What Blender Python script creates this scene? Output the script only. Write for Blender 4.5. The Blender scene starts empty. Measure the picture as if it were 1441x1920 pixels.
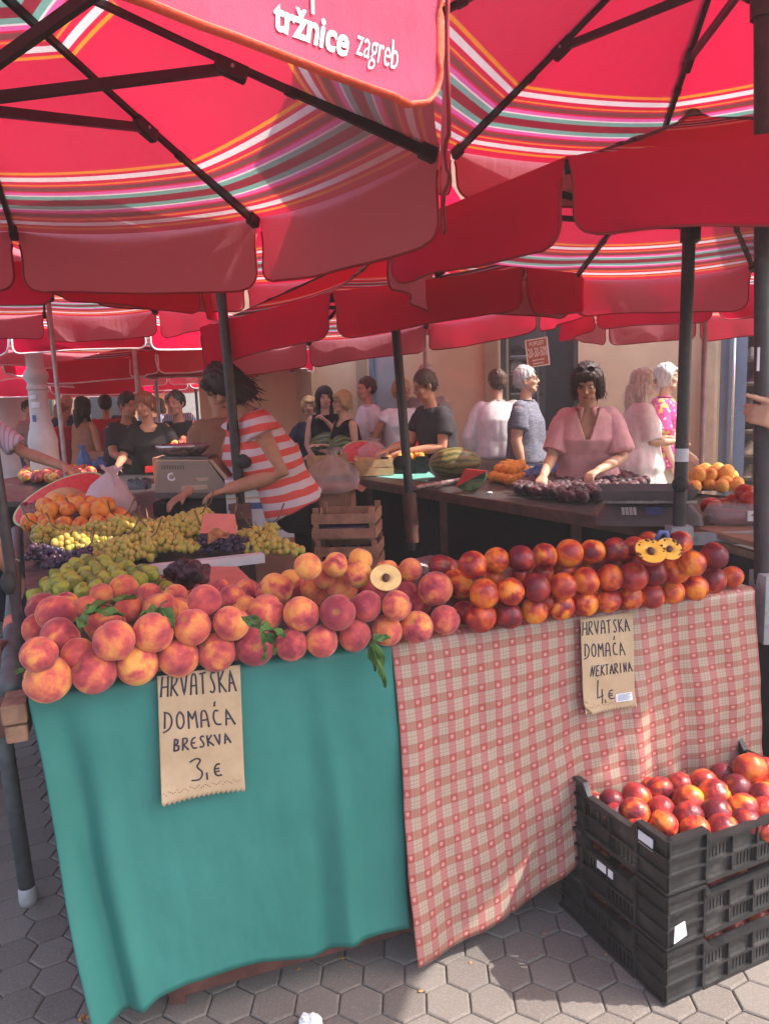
import bpy, bmesh, math, random
import numpy as np
from mathutils import Vector, Matrix, noise
R_ = math.radians
S = bpy.context.scene
COL = S.collection
# ---------------------------------------------------------------- camera
CAM_H, FPX, ROLL, PITCH = 1.52, 1400.0, .037, math.atan(210 / 1400)
cF = Vector((0, math.cos(PITCH), -math.sin(PITCH)))
_r0, _u0 = Vector((1, 0, 0)), Vector((0, math.sin(PITCH), math.cos(PITCH)))
cR = _r0 * math.cos(ROLL) - _u0 * math.sin(ROLL)
cU = _u0 * math.cos(ROLL) + _r0 * math.sin(ROLL)
cC = Vector((0, 0, CAM_H))
cam = bpy.data.cameras.new('camera')
camo = bpy.data.objects.new('camera', cam)
COL.objects.link(camo)
m = Matrix((cR, cU, -cF)).transposed().to_4x4()
m.translation = cC
camo.matrix_world = m
cam.sensor_fit = 'VERTICAL'
cam.sensor_height = 36
cam.lens = FPX / 1920 * 36
cam.clip_start, cam.clip_end = .05, 400
S.camera = camo
# ---------------------------------------------------------------- sky and sun
SUN_EL = 50.0
SUN_DIR = Vector((.993, -.118, 0)).normalized()          # horizontal direction towards the sun
w = bpy.data.worlds.new('World')
S.world = w
w.use_nodes = True
sky = w.node_tree.nodes.new('ShaderNodeTexSky')
sky.sky_type = 'NISHITA'
sky.sun_disc = False
sky.sun_elevation = R_(SUN_EL)
sky.sun_rotation = math.atan2(SUN_DIR.x, SUN_DIR.y)
sky.dust_density = 4.0
sky.air_density = 1.2
bg = w.node_tree.nodes['Background']
bg.inputs['Strength'].default_value = .15
w.node_tree.links.new(sky.outputs[0], bg.inputs[0])
sl = bpy.data.lights.new('sun', 'SUN')
sl.energy = 2.6
sl.angle = R_(.53)
sl.color = (1, .95, .86)
so = bpy.data.objects.new('sun', sl)
COL.objects.link(so)
d3 = Vector((SUN_DIR.x * math.cos(R_(SUN_EL)), SUN_DIR.y * math.cos(R_(SUN_EL)), math.sin(R_(SUN_EL))))
so.rotation_euler = d3.to_track_quat('Z', 'Y').to_euler()
so.location = d3 * 20
S.view_settings.view_transform = 'Standard'
S.view_settings.look = 'None'
S.view_settings.exposure = 1.82
S.view_settings.gamma = 1
S.cycles.max_bounces = 8
S.cycles.diffuse_bounces = 4
S.cycles.glossy_bounces = 3
S.cycles.transmission_bounces = 5
S.cycles.transparent_max_bounces = 10
S.cycles.sample_clamp_indirect = 6
S.cycles.caustics_reflective = False
S.cycles.caustics_refractive = False

def ray(px, py): return cF + cR * ((px - 720.5) / FPX) + cU * ((960 - py) / FPX)
def at(px, py, z):
    d = ray(px, py); return cC + d * ((z - CAM_H) / d.z)
def aty(px, py, y):
    d = ray(px, py); return cC + d * (y / d.y)
def onplane(px, py, p, n):
    d = ray(px, py); return cC + d * ((Vector(p) - cC).dot(n) / d.dot(n))
def depth(p): return (Vector(p) - cC).dot(cF)
# ---------------------------------------------------------------- mesh helpers
class MB:
    def __init__(s): s.v = []; s.f = []; s.uv = []; s.mi = []; s.cur = 0
    def add(s, vs, fs, uvs=None):
        o = len(s.v); s.v += [tuple(v) for v in vs]
        s.f += [tuple(i + o for i in f) for f in fs]; s.mi += [s.cur] * len(fs)
        s.uv += list(uvs) if uvs else [(0, 0)] * len(vs)
        return s
    def grid(s, fn, nu, nv, uvf=None, wrap=False):
        vs = []; us = []
        for j in range(nv + 1):
            for i in range(nu + (0 if wrap else 1)):
                u, v = i / nu, j / nv
                vs.append(fn(u, v)); us.append(uvf(u, v) if uvf else (u, v))
        n = nu if wrap else nu + 1; fs = []
        for j in range(nv):
            for i in range(nu):
                a, b = j * n + i, j * n + (i + 1) % n
                fs.append((a, b, b + n, a + n))
        return s.add(vs, fs, us)
    def box(s, c, size, rot=None, bev=0):
        x, y, z = [k / 2 for k in size]; c = Vector(c)
        if bev:
            bm = bmesh.new(); bmesh.ops.create_cube(bm, size=1)
            for q in bm.verts: q.co = Vector((q.co.x * 2 * x, q.co.y * 2 * y, q.co.z * 2 * z))
            bmesh.ops.bevel(bm, geom=list(bm.edges), offset=bev, segments=2, affect='EDGES', profile=.6)
            bm.verts.index_update()
            vs = [q.co.copy() for q in bm.verts]; fs = [[q.index for q in f.verts] for f in bm.faces]; bm.free()
        else:
            vs = [Vector((a, b, d)) for a in (-x, x) for b in (-y, y) for d in (-z, z)]
            fs = [(0, 1, 3, 2), (4, 6, 7, 5), (0, 4, 5, 1), (2, 3, 7, 6), (0, 2, 6, 4), (1, 5, 7, 3)]
        if rot is not None: vs = [rot @ q for q in vs]
        return s.add([q + c for q in vs], fs, [(q.x, q.y) for q in vs])
    def bar(s, a, b, wd, th, up=(0, 0, 1)):
        a, b = Vector(a), Vector(b); d = (b - a); L = d.length; d.normalize()
        sd = d.cross(Vector(up))
        if sd.length < 1e-4: sd = d.cross(Vector((1, 0, 0)))
        sd.normalize(); u = sd.cross(d)
        return s.box((a + b) / 2, (L, wd, th), Matrix((d, sd, u)).transposed())
    def tube(s, pts, rad, n=10, cap=True, flat=1.0, ref=None, closed=False):
        pts = [Vector(p) for p in pts]; m = len(pts)
        if not hasattr(rad, '__len__'): rad = [rad] * m
        vs = []; prev = None
        for i, p in enumerate(pts):
            if closed: t = pts[(i + 1) % m] - pts[i - 1]
            else: t = pts[min(i + 1, m - 1)] - pts[max(i - 1, 0)]
            if t.length < 1e-9: t = Vector((0, 0, 1))
            t.normalize()
            if ref is not None: a = t.cross(Vector(ref))
            elif prev is None: a = t.cross(Vector((0, 0, 1)) if abs(t.z) < .9 else Vector((1, 0, 0)))
            else: a = prev - t * prev.dot(t)
            if a.length < 1e-6: a = t.orthogonal()
            a.normalize(); prev = a; b = t.cross(a)
            for k in range(n):
                q = 2 * math.pi * k / n
                vs.append(p + a * (math.cos(q) * rad[i]) + b * (math.sin(q) * rad[i] * flat))
        fs = []
        for i in range(m if closed else m - 1):
            for k in range(n):
                a0 = i * n + k; a1 = i * n + (k + 1) % n; j = ((i + 1) % m) * n
                fs.append((a0, a1, j + (k + 1) % n, j + k))
        if cap and not closed:
            fs.append(tuple(range(n))[::-1]); fs.append(tuple((m - 1) * n + k for k in range(n)))
        return s.add(vs, fs)
    def lathe(s, prof, n=24, c=(0, 0, 0), cap=True):
        c = Vector(c); vs = []
        for r, z in prof:
            for k in range(n):
                q = 2 * math.pi * k / n; vs.append(c + Vector((r * math.cos(q), r * math.sin(q), z)))
        fs = [(i * n + k, i * n + (k + 1) % n, (i + 1) * n + (k + 1) % n, (i + 1) * n + k) for i in range(len(prof) - 1) for k in range(n)]
        if cap:
            fs.append(tuple(range(n))[::-1]); fs.append(tuple((len(prof) - 1) * n + k for k in range(n)))
        return s.add(vs, fs)
    def ell(s, c, r, rot=None, nu=16, nv=10, fn=None):
        c = Vector(c); r = r if hasattr(r, '__len__') else (r, r, r)
        vs = []; fs = []; us = []
        for j in range(nv + 1):
            th = math.pi * j / nv
            for i in range(nu):
                ph = 2 * math.pi * i / nu
                q = Vector((math.sin(th) * math.cos(ph), math.sin(th) * math.sin(ph), math.cos(th)))
                k = fn(q, th, ph) if fn else 1
                q = Vector((q.x * r[0] * k, q.y * r[1] * k, q.z * r[2] * k))
                if rot is not None: q = rot @ q
                vs.append(c + q); us.append((i / nu, j / nv))
        for j in range(nv):
            for i in range(nu):
                a, b = j * nu + i, j * nu + (i + 1) % nu
                fs.append((a, a + nu, b + nu, b))
        return s.add(vs, fs, us)
    def loft(s, rings, n=20, p=2.3):
        """rings: (centre, right vec*halfwidth, fwd vec*halfdepth)"""
        vs = []
        for c, a, b in rings:
            for k in range(n):
                q = 2 * math.pi * k / n; cx, sy = math.cos(q), math.sin(q)
                e = 2 / p
                vs.append(Vector(c) + a * (math.copysign(abs(cx) ** e, cx)) + b * (math.copysign(abs(sy) ** e, sy)))
        m = len(rings)
        fs = [(i * n + k, i * n + (k + 1) % n, (i + 1) * n + (k + 1) % n, (i + 1) * n + k) for i in range(m - 1) for k in range(n)]
        fs.append(tuple(range(n))[::-1]); fs.append(tuple((m - 1) * n + k for k in range(n)))
        return s.add(vs, fs)
    def poly(s, pts, thick, nrm=(0, 0, 1)):
        """flat outline given real thickness"""
        pts = [Vector(p) for p in pts]; n = len(pts); t = Vector(nrm).normalized() * thick
        vs = pts + [p - t for p in pts]
        fs = [tuple(range(n)), tuple(range(2 * n - 1, n - 1, -1))]
        fs += [(i, i + n, (i + 1) % n + n, (i + 1) % n) for i in range(n)]
        return s.add(vs, fs, [(p.x, p.y) for p in vs])
    def build(s, name, mat, parent=None, smooth=True, origin=None, auto=None, merge=False):
        me = bpy.data.meshes.new(name)
        vs = s.v
        if origin is not None:
            o = Vector(origin); vs = [tuple(Vector(v) - o) for v in vs]
        me.from_pydata(vs, [], s.f)
        uvl = me.uv_layers.new(name='UVMap')
        li = np.zeros(len(me.loops), dtype=np.int32); me.loops.foreach_get('vertex_index', li)
        uva = np.array(s.uv, dtype=np.float32)[li]; uvl.data.foreach_set('uv', uva.ravel())
        mats = mat if isinstance(mat, (list, tuple)) else [mat]
        for q in mats: me.materials.append(q)
        if len(mats) > 1: me.polygons.foreach_set('material_index', s.mi)
        if merge:
            bm = bmesh.new(); bm.from_mesh(me); bmesh.ops.remove_doubles(bm, verts=bm.verts, dist=1e-5)
            bmesh.ops.recalc_face_normals(bm, faces=bm.faces); bm.to_mesh(me); bm.free()
        me.polygons.foreach_set('use_smooth', [smooth] * len(me.polygons))
        if auto is not None: me.set_sharp_from_angle(angle=R_(auto))
        o = bpy.data.objects.new(name, me); COL.objects.link(o)
        if parent is not None: o.parent = parent
        if origin is not None: o.location = origin
        return o

def tag(o, label=None, cat=None, group=None, kind=None):
    if label: o['label'] = label
    if cat: o['category'] = cat
    if group: o['group'] = group
    if kind: o['kind'] = kind
    return o
def thing(name, label, cat, loc=(0, 0, 0), rz=0, group=None):
    o = bpy.data.objects.new(name, None); COL.objects.link(o)
    o.location = loc; o.rotation_euler = (0, 0, rz); o.empty_display_size = .1
    return tag(o, label, cat, group)
def solo(name, mb, mat, label, cat, group=None, loc=None, smooth=True, auto=None, kind=None):
    return tag(mb.build(name, mat, None, smooth, loc, auto), label, cat, group, kind)
def struct(name, mb, mat, smooth=False): return tag(mb.build(name, mat, None, smooth), kind='structure')
def copy_tree(o, parent=None):
    c = o.copy(); COL.objects.link(c)
    if parent is not None: c.parent = parent
    for ch in list(o.children): copy_tree(ch, c)
    return c
def remesh(mb, voxel, smooth_it=3, fn=None, keep=None):
    """one continuous skin over everything in the builder -> MB"""
    me = bpy.data.meshes.new('tmp'); me.from_pydata(mb.v, [], mb.f)
    o = bpy.data.objects.new('tmp', me); COL.objects.link(o)
    rm = o.modifiers.new('r', 'REMESH'); rm.mode = 'VOXEL'; rm.voxel_size = voxel
    if smooth_it:
        sm = o.modifiers.new('s', 'SMOOTH'); sm.factor = .5; sm.iterations = smooth_it
    dg = bpy.context.evaluated_depsgraph_get()
    ev = o.evaluated_get(dg); m2 = ev.to_mesh()
    n = len(m2.vertices); co = np.zeros(n * 3); m2.vertices.foreach_get('co', co); co = co.reshape(-1, 3)
    nr = np.zeros(n * 3); m2.vertices.foreach_get('normal', nr); nr = nr.reshape(-1, 3)
    fs = [tuple(p.vertices) for p in m2.polygons]
    ev.to_mesh_clear(); bpy.data.objects.remove(o); bpy.data.meshes.remove(me)
    out = MB()
    if fn: co = np.array([fn(Vector(c), Vector(q)) for c, q in zip(co, nr)])
    if keep is not None:
        k = np.array([bool(keep(Vector(c))) for c in co])
        fs = [f for f in fs if all(k[i] for i in f)]
    out.add([tuple(c) for c in co], fs)
    return out
def text_mb(txt, size=1.0, bold=0.0, res=3, shear=0, ext=0):
    cu = bpy.data.curves.new('t', 'FONT'); cu.body = txt; cu.size = size; cu.offset = bold; cu.resolution_u = res; cu.shear = shear; cu.extrude = ext
    o = bpy.data.objects.new('t', cu); COL.objects.link(o)
    dg = bpy.context.evaluated_depsgraph_get(); ev = o.evaluated_get(dg); m2 = ev.to_mesh()
    b = MB(); b.add([v.co.copy() for v in m2.vertices], [tuple(p.vertices) for p in m2.polygons])
    ev.to_mesh_clear(); bpy.data.objects.remove(o); bpy.data.curves.remove(cu)
    return b

# ---------------------------------------------------------------- material helpers
class NT:
    def __init__(s, name):
        s.m = bpy.data.materials.new(name); s.m.use_nodes = True
        s.t = s.m.node_tree; s.b = s.t.nodes['Principled BSDF']; s.out = s.t.nodes['Material Output']
    def n(s, typ, ins=None, **props):
        q = s.t.nodes.new(typ)
        for k, v in props.items(): setattr(q, k, v)
        for k, v in (ins or {}).items(): s.set(q.inputs[k], v)
        return q
    def set(s, sock, v):
        if isinstance(v, bpy.types.Node): v = v.outputs[0]
        if isinstance(v, bpy.types.NodeSocket): s.t.links.new(v, sock)
        else:
            if isinstance(v, tuple) and len(v) == 3 and sock.type == 'RGBA': v = (*v, 1)
            sock.default_value = v
    def math(s, op, a, b=None, c=None, clamp=False):
        q = s.n('ShaderNodeMath', operation=op, use_clamp=clamp)
        for i, v in enumerate((a, b, c)):
            if v is not None: s.set(q.inputs[i], v)
        return q.outputs[0]
    def mix(s, f, a, b, blend='MIX'):
        q = s.n('ShaderNodeMix', data_type='RGBA', blend_type=blend)
        s.set(q.inputs[0], f); s.set(q.inputs[6], a); s.set(q.inputs[7], b)
        return q.outputs[2]
    def ramp(s, f, stops, interp='LINEAR'):
        q = s.n('ShaderNodeValToRGB', {'Fac': f}); q.color_ramp.interpolation = interp
        e = q.color_ramp.elements
        while len(e) < len(stops): e.new(.5)
        for k, (p, c) in enumerate(stops):
            e[k].position = p; e[k].color = (*c, 1) if len(c) == 3 else c
        return q.outputs[0]
    def coord(s, kind='Object'): return s.n('ShaderNodeTexCoord').outputs[kind]
    def noise(s, vec, scale, detail=3, rough=.5, dist=0):
        q = s.n('ShaderNodeTexNoise', {'Scale': scale, 'Detail': detail, 'Roughness': rough, 'Distortion': dist})
        if vec is not None: s.set(q.inputs['Vector'], vec)
        return q.outputs[0]
    def mapping(s, vec, scale=(1, 1, 1), loc=(0, 0, 0)):
        return s.n('ShaderNodeMapping', {'Vector': vec, 'Scale': scale, 'Location': loc}).outputs[0]
    def sep(s, vec):
        q = s.n('ShaderNodeSeparateXYZ', {0: vec}); return q.outputs
    def band(s, x, a, b):
        return s.math('MULTIPLY', s.math('GREATER_THAN', x, a), s.math('LESS_THAN', x, b))
    def rng(s, f, a, b, c=0.0, d=1.0):
        q = s.n('ShaderNodeMapRange', {0: f, 1: a, 2: b, 3: c, 4: d}); q.interpolation_type = 'SMOOTHSTEP'; return q.outputs[0]
    def bump(s, h, strength=.3, dist=.01):
        q = s.n('ShaderNodeBump', {'Height': h, 'Strength': strength, 'Distance': dist}); s.set(s.b.inputs['Normal'], q); return q
    def P(s, **kw):
        nm = dict(color='Base Color', rough='Roughness', metal='Metallic', spec='Specular IOR Level', trans='Transmission Weight', sheen='Sheen Weight', sub='Subsurface Weight', alpha='Alpha', coat='Coat Weight', ior='IOR')
        for k, v in kw.items(): s.set(s.b.inputs[nm[k]], v)
        return s
def plain(name, color, rough=.6, var=.12, scale=8, bump=0, bscale=60, metal=0, spec=.5, dirt=None, **kw):
    """a solid colour broken up with noise"""
    t = NT(name); v = t.coord()
    f = t.noise(v, scale, 4, .6)
    lo = tuple(c * (1 - var) for c in color); hi = tuple(min(1, c * (1 + var)) for c in color)
    c = t.mix(t.rng(f, .3, .7), lo, hi)
    if dirt: c = t.mix(t.math('MULTIPLY', t.rng(t.noise(v, scale * .7, 6, .7), .52, .72), dirt[1]), c, dirt[0])
    t.P(color=c, rough=t.rng(t.noise(v, scale * 3, 3), .2, .8, max(0, rough - .08), min(1, rough + .08)), metal=metal, spec=spec, **kw)
    if bump: t.bump(t.noise(v, bscale, 4), bump, .004)
    return t.m
# ---------------------------------------------------------------- materials
RED = (.68, .007, .060)
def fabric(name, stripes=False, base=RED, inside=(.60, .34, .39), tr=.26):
    t = NT(name)
    if stripes:
        v = t.sep(t.coord('UV'))[1]
        cols = dict(o=(.85, .30, .02), w=(.82, .76, .76), b=(.15, .055, .05), g=(.75, .12, .40), t=(.12, .40, .34), k=(.22, .012, .03), r=base)
        seq = [('o', .035), ('r', .035), ('w', .065), ('r', .045), ('o', .02), ('r', .02), ('b', .06), ('r', .02), ('g', .045), ('w', .018), ('t', .055), ('k', .05)]
        half = sum(x for _, x in seq)
        full = [(c, x) for c, x in seq] + [(c, x) for c, x in seq[::-1]]
        def one(lo, hi):
            x = t.rng(v, lo, hi); x = t.math('DIVIDE', t.math('SUBTRACT', v, lo), hi - lo, clamp=True)
            st = []; p = 0
            for c, q in full:
                if not st or st[-1][1] != c: st.append((p / (2 * half), c))
                p += q
            return t.ramp(x, [(a, cols[c]) for a, c in st], 'CONSTANT')
        c = t.mix(t.band(v, .70, .975), base, one(.70, .975))
        c = t.mix(t.band(v, .10, .335), c, one(.10, .335))
        uu = t.sep(t.coord('UV'))[0]; sm_ = t.math('MAXIMUM', t.math('LESS_THAN', uu, .014), t.math('GREATER_THAN', uu, .986))
        c = t.mix(t.math('MULTIPLY', sm_, .45), c, (.22, .004, .02))
    else: c = t.mix(0.0, base, base)
    ob = t.coord()
    f = t.noise(ob, 2.2, 5, .6)
    c = t.mix(t.rng(f, .35, .7, 0, .16), c, (.45, .02, .04))
    c = t.mix(t.rng(t.noise(ob, 5.5, 6, .7), .60, .78, 0, .22), c, (.30, .05, .05))
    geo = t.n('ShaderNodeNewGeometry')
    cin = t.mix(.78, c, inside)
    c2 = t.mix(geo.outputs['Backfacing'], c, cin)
    wv = t.noise(t.mapping(ob, (1, 1, 1)), 420, 2)
    bm = t.n('ShaderNodeBump', {'Height': t.math('ADD', t.math('MULTIPLY', wv, .2), t.math('ADD', t.noise(ob, 9, 4), t.noise(t.mapping(ob, (1, 1, .22)), 30, 3))), 'Strength': .35, 'Distance': .01})
    df = t.n('ShaderNodeBsdfDiffuse', {'Color': c2, 'Roughness': .6, 'Normal': bm})
    tl = t.n('ShaderNodeBsdfTranslucent', {'Color': t.mix(1.0, c, (1, .95, .95), 'MULTIPLY'), 'Normal': bm})
    mx = t.n('ShaderNodeMixShader', {0: tr, 1: df, 2: tl})
    t.t.links.new(mx.outputs[0], t.out.inputs[0])
    return t.m
M = {}
M['canopy'] = fabric('striped red canopy', True)
M['valance'] = fabric('red awning cloth')
M['valance_sun'] = fabric('faded and sunlit red awning cloth', base=(.76, .15, .25), inside=(.60, .34, .39))  # paler copy: fading, plus sun on the near flap put into the colour
M['trim_dark'] = plain('dark red piping', (.28, .004, .015), .7)
M['trim_white'] = plain('white piping', (.8, .72, .72), .7)
M['trim_orange'] = plain('orange red hem', (.78, .09, .045), .75, bump=.4, bscale=150)
M['print'] = plain('white print', (.82, .8, .8), .7, .03)
M['pole_dark'] = plain('dark painted steel', (.035, .022, .028), .42, .25, 30, .1, 300, dirt=((.12, .08, .08), .35))
M['rib_dark'] = plain('dark frame steel', (.022, .010, .014), .45)
M['pole_light'] = plain('galvanised pole', (.42, .36, .36), .4, .15, 25, metal=.5)
M['pole_pink'] = plain('pinkish painted steel', (.30, .2, .21), .35, .2, 12, metal=.2)  # one even pinkish base colour
M['steel_grey'] = plain('grey painted pipe', (.075, .085, .095), .5, .25, 18, .15, 200, dirt=((.2, .18, .17), .4))
M['steel_white'] = plain('chipped light grey paint', (.36, .35, .36), .55, .12, 20, .15, 120, dirt=((.1, .06, .05), .7))
M['steel_brown'] = plain('brown red painted steel', (.13, .045, .035), .6, .3, 14, .2, 150, dirt=((.05, .03, .03), .6))
M['wood_old'] = plain('weathered wood', (.22, .12, .075), .8, .3, 22, .5, 90)
M['rubber'] = plain('black rubber', (.02, .02, .02), .7)
M['black_vinyl'] = plain('dark table sheet', (.045, .04, .042), .35, .25, 6, .25, 25)
M['dark_cloth'] = plain('very dark skirting', (.018, .012, .014), .9)
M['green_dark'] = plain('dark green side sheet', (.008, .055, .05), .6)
def vinyl():
    t = NT('green oilcloth'); v = t.coord()
    f = t.noise(v, 1.6, 4, .6)
    c = t.mix(t.rng(f, .3, .75), (.026, .160, .138), (.038, .195, .172))
    sp = t.rng(t.noise(t.mapping(v, (1, 1, 2.2)), 7, 6, .7), .66, .78)
    c = t.mix(t.math('MULTIPLY', sp, .55), c, (.03, .07, .06))
    dots = t.n('ShaderNodeTexVoronoi', {'Vector': v, 'Scale': 9.0})
    c = t.mix(t.math('MULTIPLY', t.math('LESS_THAN', dots.outputs['Distance'], .028), t.math('GREATER_THAN', t.noise(v, 3), .5)), c, (.4, .45, .4))
    t.P(color=c, rough=t.rng(t.noise(v, 5, 4), .3, .7, .36, .52), spec=.35)
    t.bump(t.math('ADD', t.noise(v, 14, 4, .6), t.math('MULTIPLY', t.noise(v, 320, 2), .08)), .15, .012)
    return t.m
M['vinyl'] = vinyl()
def plaid():
    t = NT('plaid heart oilcloth'); uv = t.sep(t.coord('UV'))
    wob = t.noise(t.coord('UV'), 6, 2)
    U = t.math('DIVIDE', uv[0], .053); V = t.math('DIVIDE', uv[1], .056)
    x, y = t.math('FRACT', U), t.math('FRACT', V)
    cream = (.56, .47, .38)
    c = t.mix(0, cream, cream)
    tan = (.40, .25, .19); pink = (.50, .11, .13); brick = (.40, .085, .06)
    for a, b, s in ((.60, .70, .55), (.78, .86, .55), (.505, .525, .8), (.93, .955, .8)):
        c = t.mix(t.math('MULTIPLY', t.band(x, a, b), s), c, tan); c = t.mix(t.math('MULTIPLY', t.band(y, a, b), s), c, tan)
    vb, hb = t.band(x, .0, .43), t.band(y, .0, .41)
    c = t.mix(t.math('MULTIPLY', vb, .70), c, pink)
    c = t.mix(t.math('MULTIPLY', hb, .62), c, brick)
    both = t.math('MULTIPLY', vb, hb)
    c = t.mix(t.math('MULTIPLY', both, .55), c, (.45, .05, .06))
    thin = t.math('MAXIMUM', t.math('MAXIMUM', t.band(x, .0, .025), t.band(x, .42, .445)), t.math('MAXIMUM', t.band(y, .0, .025), t.band(y, .40, .425)))
    c = t.mix(t.math('MULTIPLY', thin, .6), c, (.22, .11, .07))
    par = t.math('MODULO', t.math('ADD', t.math('FLOOR', U), t.math('FLOOR', V)), 2.0)
    sg = t.math('SUBTRACT', t.math('MULTIPLY', t.math('ABSOLUTE', par), 2.0), 1.0)
    hx = t.math('DIVIDE', t.math('SUBTRACT', x, .215), .095)
    hy = t.math('MULTIPLY', t.math('DIVIDE', t.math('SUBTRACT', y, .205), .095), sg)
    x2, y2 = t.math('MULTIPLY', hx, hx), t.math('MULTIPLY', hy, hy)
    k = t.math('SUBTRACT', t.math('ADD', x2, y2), 1.0)
    hf = t.math('SUBTRACT', t.math('POWER', t.math('ABSOLUTE', k), 3.0), 0)
    hf = t.math('MULTIPLY', hf, t.math('SIGN', k))
    heart = t.math('LESS_THAN', t.math('SUBTRACT', hf, t.math('MULTIPLY', x2, t.math('MULTIPLY', y2, hy))), 0.0)
    c = t.mix(t.math('MULTIPLY', heart, .5), c, (.80, .55, .50))
    ob = t.coord()
    c = t.mix(t.rng(t.noise(ob, 45, 5, .7), .45, .75, 0, .22), c, (.35, .22, .17))
    st = t.rng(t.noise(ob, 9, 5, .7), .66, .74)
    c = t.mix(t.math('MULTIPLY', st, .6), c, (.14, .08, .06))
    c = t.mix(1.0, c, (.80, .77, .76), 'MULTIPLY')
    t.P(color=c, rough=t.rng(t.noise(ob, 12, 4), .3, .7, .34, .5), spec=.4)
    t.bump(t.math('ADD', t.noise(ob, 24, 4, .6), t.math('MULTIPLY', t.noise(ob, 500, 1), .06)), .22, .008)
    return t.m
M['plaid'] = plaid()
def kraft():
    t = NT('kraft paper'); v = t.coord()
    c = t.mix(t.rng(t.noise(v, 12, 5, .7), .3, .75), (.43, .30, .185), (.50, .365, .24))
    c = t.mix(t.rng(t.noise(t.mapping(v, (1, 1, 40)), 30, 2), .4, .8, 0, .10), c, (.40, .27, .16))
    t.P(color=c, rough=.8, spec=.2); t.bump(t.noise(v, 30, 5, .6), .18, .004); return t.m
M['kraft'] = kraft()
M['ink'] = plain('felt pen ink', (.035, .025, .045), .6, .5, 60)
M['white_label'] = plain('white label', (.72, .72, .76), .6, .05)
def stone_fruit(name, yel, org, red, dark, rough, spec, coat=0, sheen=0, sc=1.0):
    t = NT(name); oi = t.n('ShaderNodeObjectInfo'); ob = t.coord()
    off = t.n('ShaderNodeVectorMath', {0: ob, 1: t.n('ShaderNodeCombineXYZ', {0: t.math('MULTIPLY', oi.outputs['Random'], 37.), 1: t.math('MULTIPLY', oi.outputs['Random'], 91.), 2: 3.})}, operation='ADD').outputs[0]
    bias = t.sep(oi.outputs['Color'])
    f = t.noise(off, 1.15 * sc, 3, .5, .3)
    streak = t.noise(t.mapping(off, (1, 1, .25)), 5.5 * sc, 4, .65)
    f = t.math('ADD', t.math('MULTIPLY', t.math('SUBTRACT', f, .5), 1.9), t.math('MULTIPLY', t.math('SUBTRACT', streak, .5), .28))
    f = t.math('MULTIPLY', f, t.math('ADD', .7, t.math('MULTIPLY', bias[1], 1.1)))
    f = t.math('ADD', f, bias[0])
    c = t.ramp(f, [(0.0, yel), (.30, org), (.55, red), (.95, dark)])
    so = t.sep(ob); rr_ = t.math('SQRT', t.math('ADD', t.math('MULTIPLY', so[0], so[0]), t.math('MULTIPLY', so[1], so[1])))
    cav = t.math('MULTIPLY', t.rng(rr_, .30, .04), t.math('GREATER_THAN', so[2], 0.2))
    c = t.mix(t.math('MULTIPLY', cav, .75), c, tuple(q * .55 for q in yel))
    spk = t.rng(t.noise(off, 26 * sc, 2), .62, .75)
    c = t.mix(t.math('MULTIPLY', spk, .10), c, (.75, .36, .14))
    spot = t.rng(t.noise(off, 3.2 * sc, 3), .72, .8)
    c = t.mix(t.math('MULTIPLY', spot, .35), c, (.16, .05, .02))
    t.P(color=c, rough=t.rng(t.noise(off, 4 * sc, 3), .3, .7, rough - .06, rough + .06), spec=spec, coat=coat, sheen=sheen)
    t.b.inputs['Sheen Roughness'].default_value = .5
    t.b.inputs['Sheen Tint'].default_value = (1, .8, .72, 1)
    t.bump(t.noise(off, 5 * sc, 3), .10, .04); return t.m
M['peach'] = stone_fruit('peach skin', (.78, .36, .09), (.72, .205, .085), (.55, .090, .085), (.28, .036, .058), .72, .2, 0, .26, .88)
M['nectarine'] = stone_fruit('nectarine skin', (.76, .26, .03), (.62, .105, .025), (.36, .026, .022), (.13, .010, .020), .38, .4, 0, 0, .75)
M['apricot'] = stone_fruit('apricot skin', (.80, .34, .05), (.76, .24, .035), (.66, .15, .03), (.5, .09, .02), .55, .3, 0, .1)
M['plum'] = stone_fruit('plum skin', (.10, .022, .035), (.060, .016, .030), (.038, .012, .026), (.022, .009, .020), .48, .35, 0, .25)
M['tomato'] = stone_fruit('tomato skin', (.62, .06, .02), (.55, .03, .015), (.45, .015, .012), (.3, .01, .01), .22, .5)
M['fig'] = stone_fruit('fig skin', (.40, .42, .05), (.34, .37, .045), (.25, .29, .04), (.15, .19, .03), .55, .35, 0, .1)
M['fig_dark'] = stone_fruit('dark fig skin', (.13, .045, .05), (.085, .028, .04), (.05, .016, .028), (.03, .012, .02), .5, .35)
M['mixfruit'] = stone_fruit('mixed fruit skin', (.7, .42, .10), (.6, .18, .05), (.42, .04, .05), (.2, .02, .05), .4, .4)
def flesh(name, c1, c2): return plain(name, c1, .4, .12, 30, .15, 90, spec=.5)
M['peach_flesh'] = flesh('peach flesh', (.78, .55, .22), 0)
M['nect_flesh'] = flesh('nectarine flesh', (.78, .40, .05), 0)
M['stone'] = plain('fruit stone', (.10, .03, .02), .7, .4, 60, .8, 120)
def grapes(name, a, b):
    t = NT(name); ob = t.coord()
    c = t.mix(t.rng(t.noise(ob, 35, 2), .35, .65), a, b)
    t.P(color=c, rough=.38, spec=.5, sub=.0); t.b.inputs['Sheen Weight'].default_value = .15
    return t.m
M['grape_green'] = grapes('pale green grapes', (.44, .40, .06), (.54, .36, .07))
M['grape_black'] = grapes('black grapes', (.022, .014, .045), (.06, .018, .05))
M['stem'] = plain('brown stalk', (.16, .10, .04), .7, .3, 40)
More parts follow.
